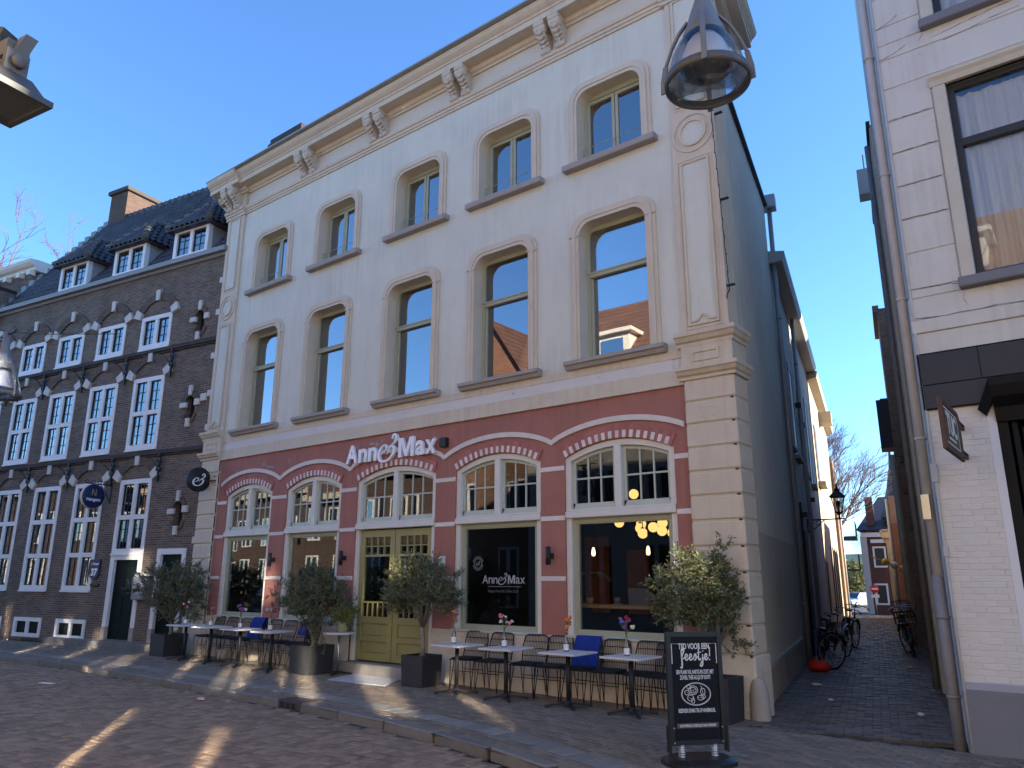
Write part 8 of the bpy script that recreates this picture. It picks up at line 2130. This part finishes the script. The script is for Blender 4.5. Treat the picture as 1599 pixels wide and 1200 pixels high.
M_fgr = mat("grey_bicycle_paint", (0.26, 0.28, 0.30), 0.35, metal=0.3)
p = lp(6.7, 0.42); bicycle("black city bicycle nearest on the left alley wall by a red bag", (p[0], p[1], 0), A_ + math.pi + 0.22, R(-9), M_fbl, None, -0.95)
p = lp(9.6, 0.55); bicycle("grey framed bicycle behind the nearest black bicycle", (p[0], p[1], 0), A_ + math.pi + 0.35, R(-8), M_fgr, None, -0.6)
p = lp(12.3, 0.72); bicycle("black bicycle third along the left alley wall", (p[0], p[1], 0), A_ + math.pi + 0.25, R(-8), M_fbl, None, -0.5)
p = rp(11.4, 0.34); bicycle("black bicycle with black basket and red tail light, right alley wall", (p[0], p[1], 0), A_ + 0.05, R(-7), M_fbl, 'crate', 0.3, True)
p = rp(12.9, 0.30); bicycle("black bicycle behind the one with the basket, right alley wall", (p[0], p[1], 0), A_ + 0.0, R(-8), M_fbl, 'front', 0.2)
p = lp(5.85, 0.36)
rbg = MB(); rn = random.Random(2)
rbg.ball((0, 0, 0.09), 0.2, 14, 9, (1.15, 0.8, 0.55)); rbg.v = [(x * (1 + rn.gauss(0, .07)), y * (1 + rn.gauss(0, .07)), max(0.0, z * (1 + rn.gauss(0, .12)))) for x, y, z in rbg.v]
for sx in (-1, 1): rbg.tube([(sx * .05, 0, .16), (sx * .06, .02, .26), (sx * .12, .0, .15)], .012, 5)
o_ = rbg.build("red_bag", mat("bright_red_plastic", (0.62, 0.03, 0.015), 0.5, 0.1, 12)); o_.location = (p[0], p[1], 0); tag(o_, "crumpled bright red bag on ground under the nearest black bicycle", "bag")
# litter
def crumple(label, loc, s, m, seed, flat=0.4):
    rn = random.Random(seed); c = MB(); c.ball((0, 0, s * flat * .8), s, 8, 5, (1.4, 0.9, flat)); c.v = [(x + rn.gauss(0, s * .18), y + rn.gauss(0, s * .18), max(0.001, z + rn.gauss(0, s * .12))) for x, y, z in c.v]
    o = c.build("litter", m); o.location = loc; tag(o, label, "litter", "scraps of litter on the street"); return o
crumple("crumpled red and white wrapper lying beside the kerb", (-11.25, -3.22, -0.095), 0.05, mat("red_white_wrapper", (0.7, 0.45, 0.43), 0.5, 0.6, 25), 1)
fp = MB(); fp.box(-0.15, 0.15, -0.05, 0.05, 0, 0.004); o_ = fp.build("paper_sheet", M_card); o_.location = (-14.95, -3.95, -0.085); o_.rotation_euler = (0.03, 0.02, 0.3); tag(o_, "flat white sheet of paper lying on the brick road", "paper")
crumple("pale scrap at foot of the cafe side wall in the alley", (*lp(3.6, 0.45), 0.003), 0.06, M_card, 5)
crumple("small white scrap in the middle of the alley mouth", (*lp(2.0, 0.75), 0.003), 0.035, M_card, 6)
crumple("pale scrap on alley bricks near the right downpipe", (*rp(2.2, 0.35), 0.003), 0.04, M_card, 7)
crumple("white scrap beside the basket bicycle in the alley", (*rp(8.2, 0.42), 0.003), 0.045, M_card, 8)
# gully in the kerb
gu = thing("kerb_gully", "cast iron gully with three dark slots set in the kerb", "gully", (-9.54, kerb_y(-9.54), 0), math.atan2(kerb_y(-9.3) - kerb_y(-9.8), 0.5))
m_ = MB(); m_.cbox(-0.26, 0.26, -0.022, 0.05, -0.105, 0.016, 0.008); m_.box(-0.26, 0.26, 0.0, 0.30, 0.005, 0.014); m_.build("frame", mat("rusty_cast_iron", (0.07, 0.055, 0.05), 0.8, 0.25, 12, bump=0.3), gu)
for k in range(3):
    m_ = MB(); m_.box(-0.20 + 0.14 * k, -0.10 + 0.14 * k, -0.026, -0.01, -0.085, -0.012); m_.build("slot", M_dark, gu)
# weeds at the foot of the brick wall
wd = MB(); rn = random.Random(8)
for k in range(700):
    x = rn.choice((rn.uniform(-8, -4.9), rn.uniform(-6.6, -5.4), rn.uniform(-3.1, -2.0), rn.uniform(-13, -8))); y = -0.02 - abs(rn.gauss(0, .05)); q_ = bl(x, y); hh = rn.uniform(0.02, 0.11); a = rn.uniform(0, 6.28); d = Vector((math.cos(a), math.sin(a), 0))
    b_ = Vector((q_[0], q_[1], 0.0)); wd.add([b_ - d * .008, b_ + d * .008, b_ + Vector((d.y * .03, -d.x * .03, hh))], [(0, 1, 2)])
wd.build("weeds", mat("dull_green_weed", (0.06, 0.08, 0.03), 0.8, 0.3, 5), kind="stuff")

for o in bpy.data.objects:
    if '_o' in o.keys(): del o['_o']
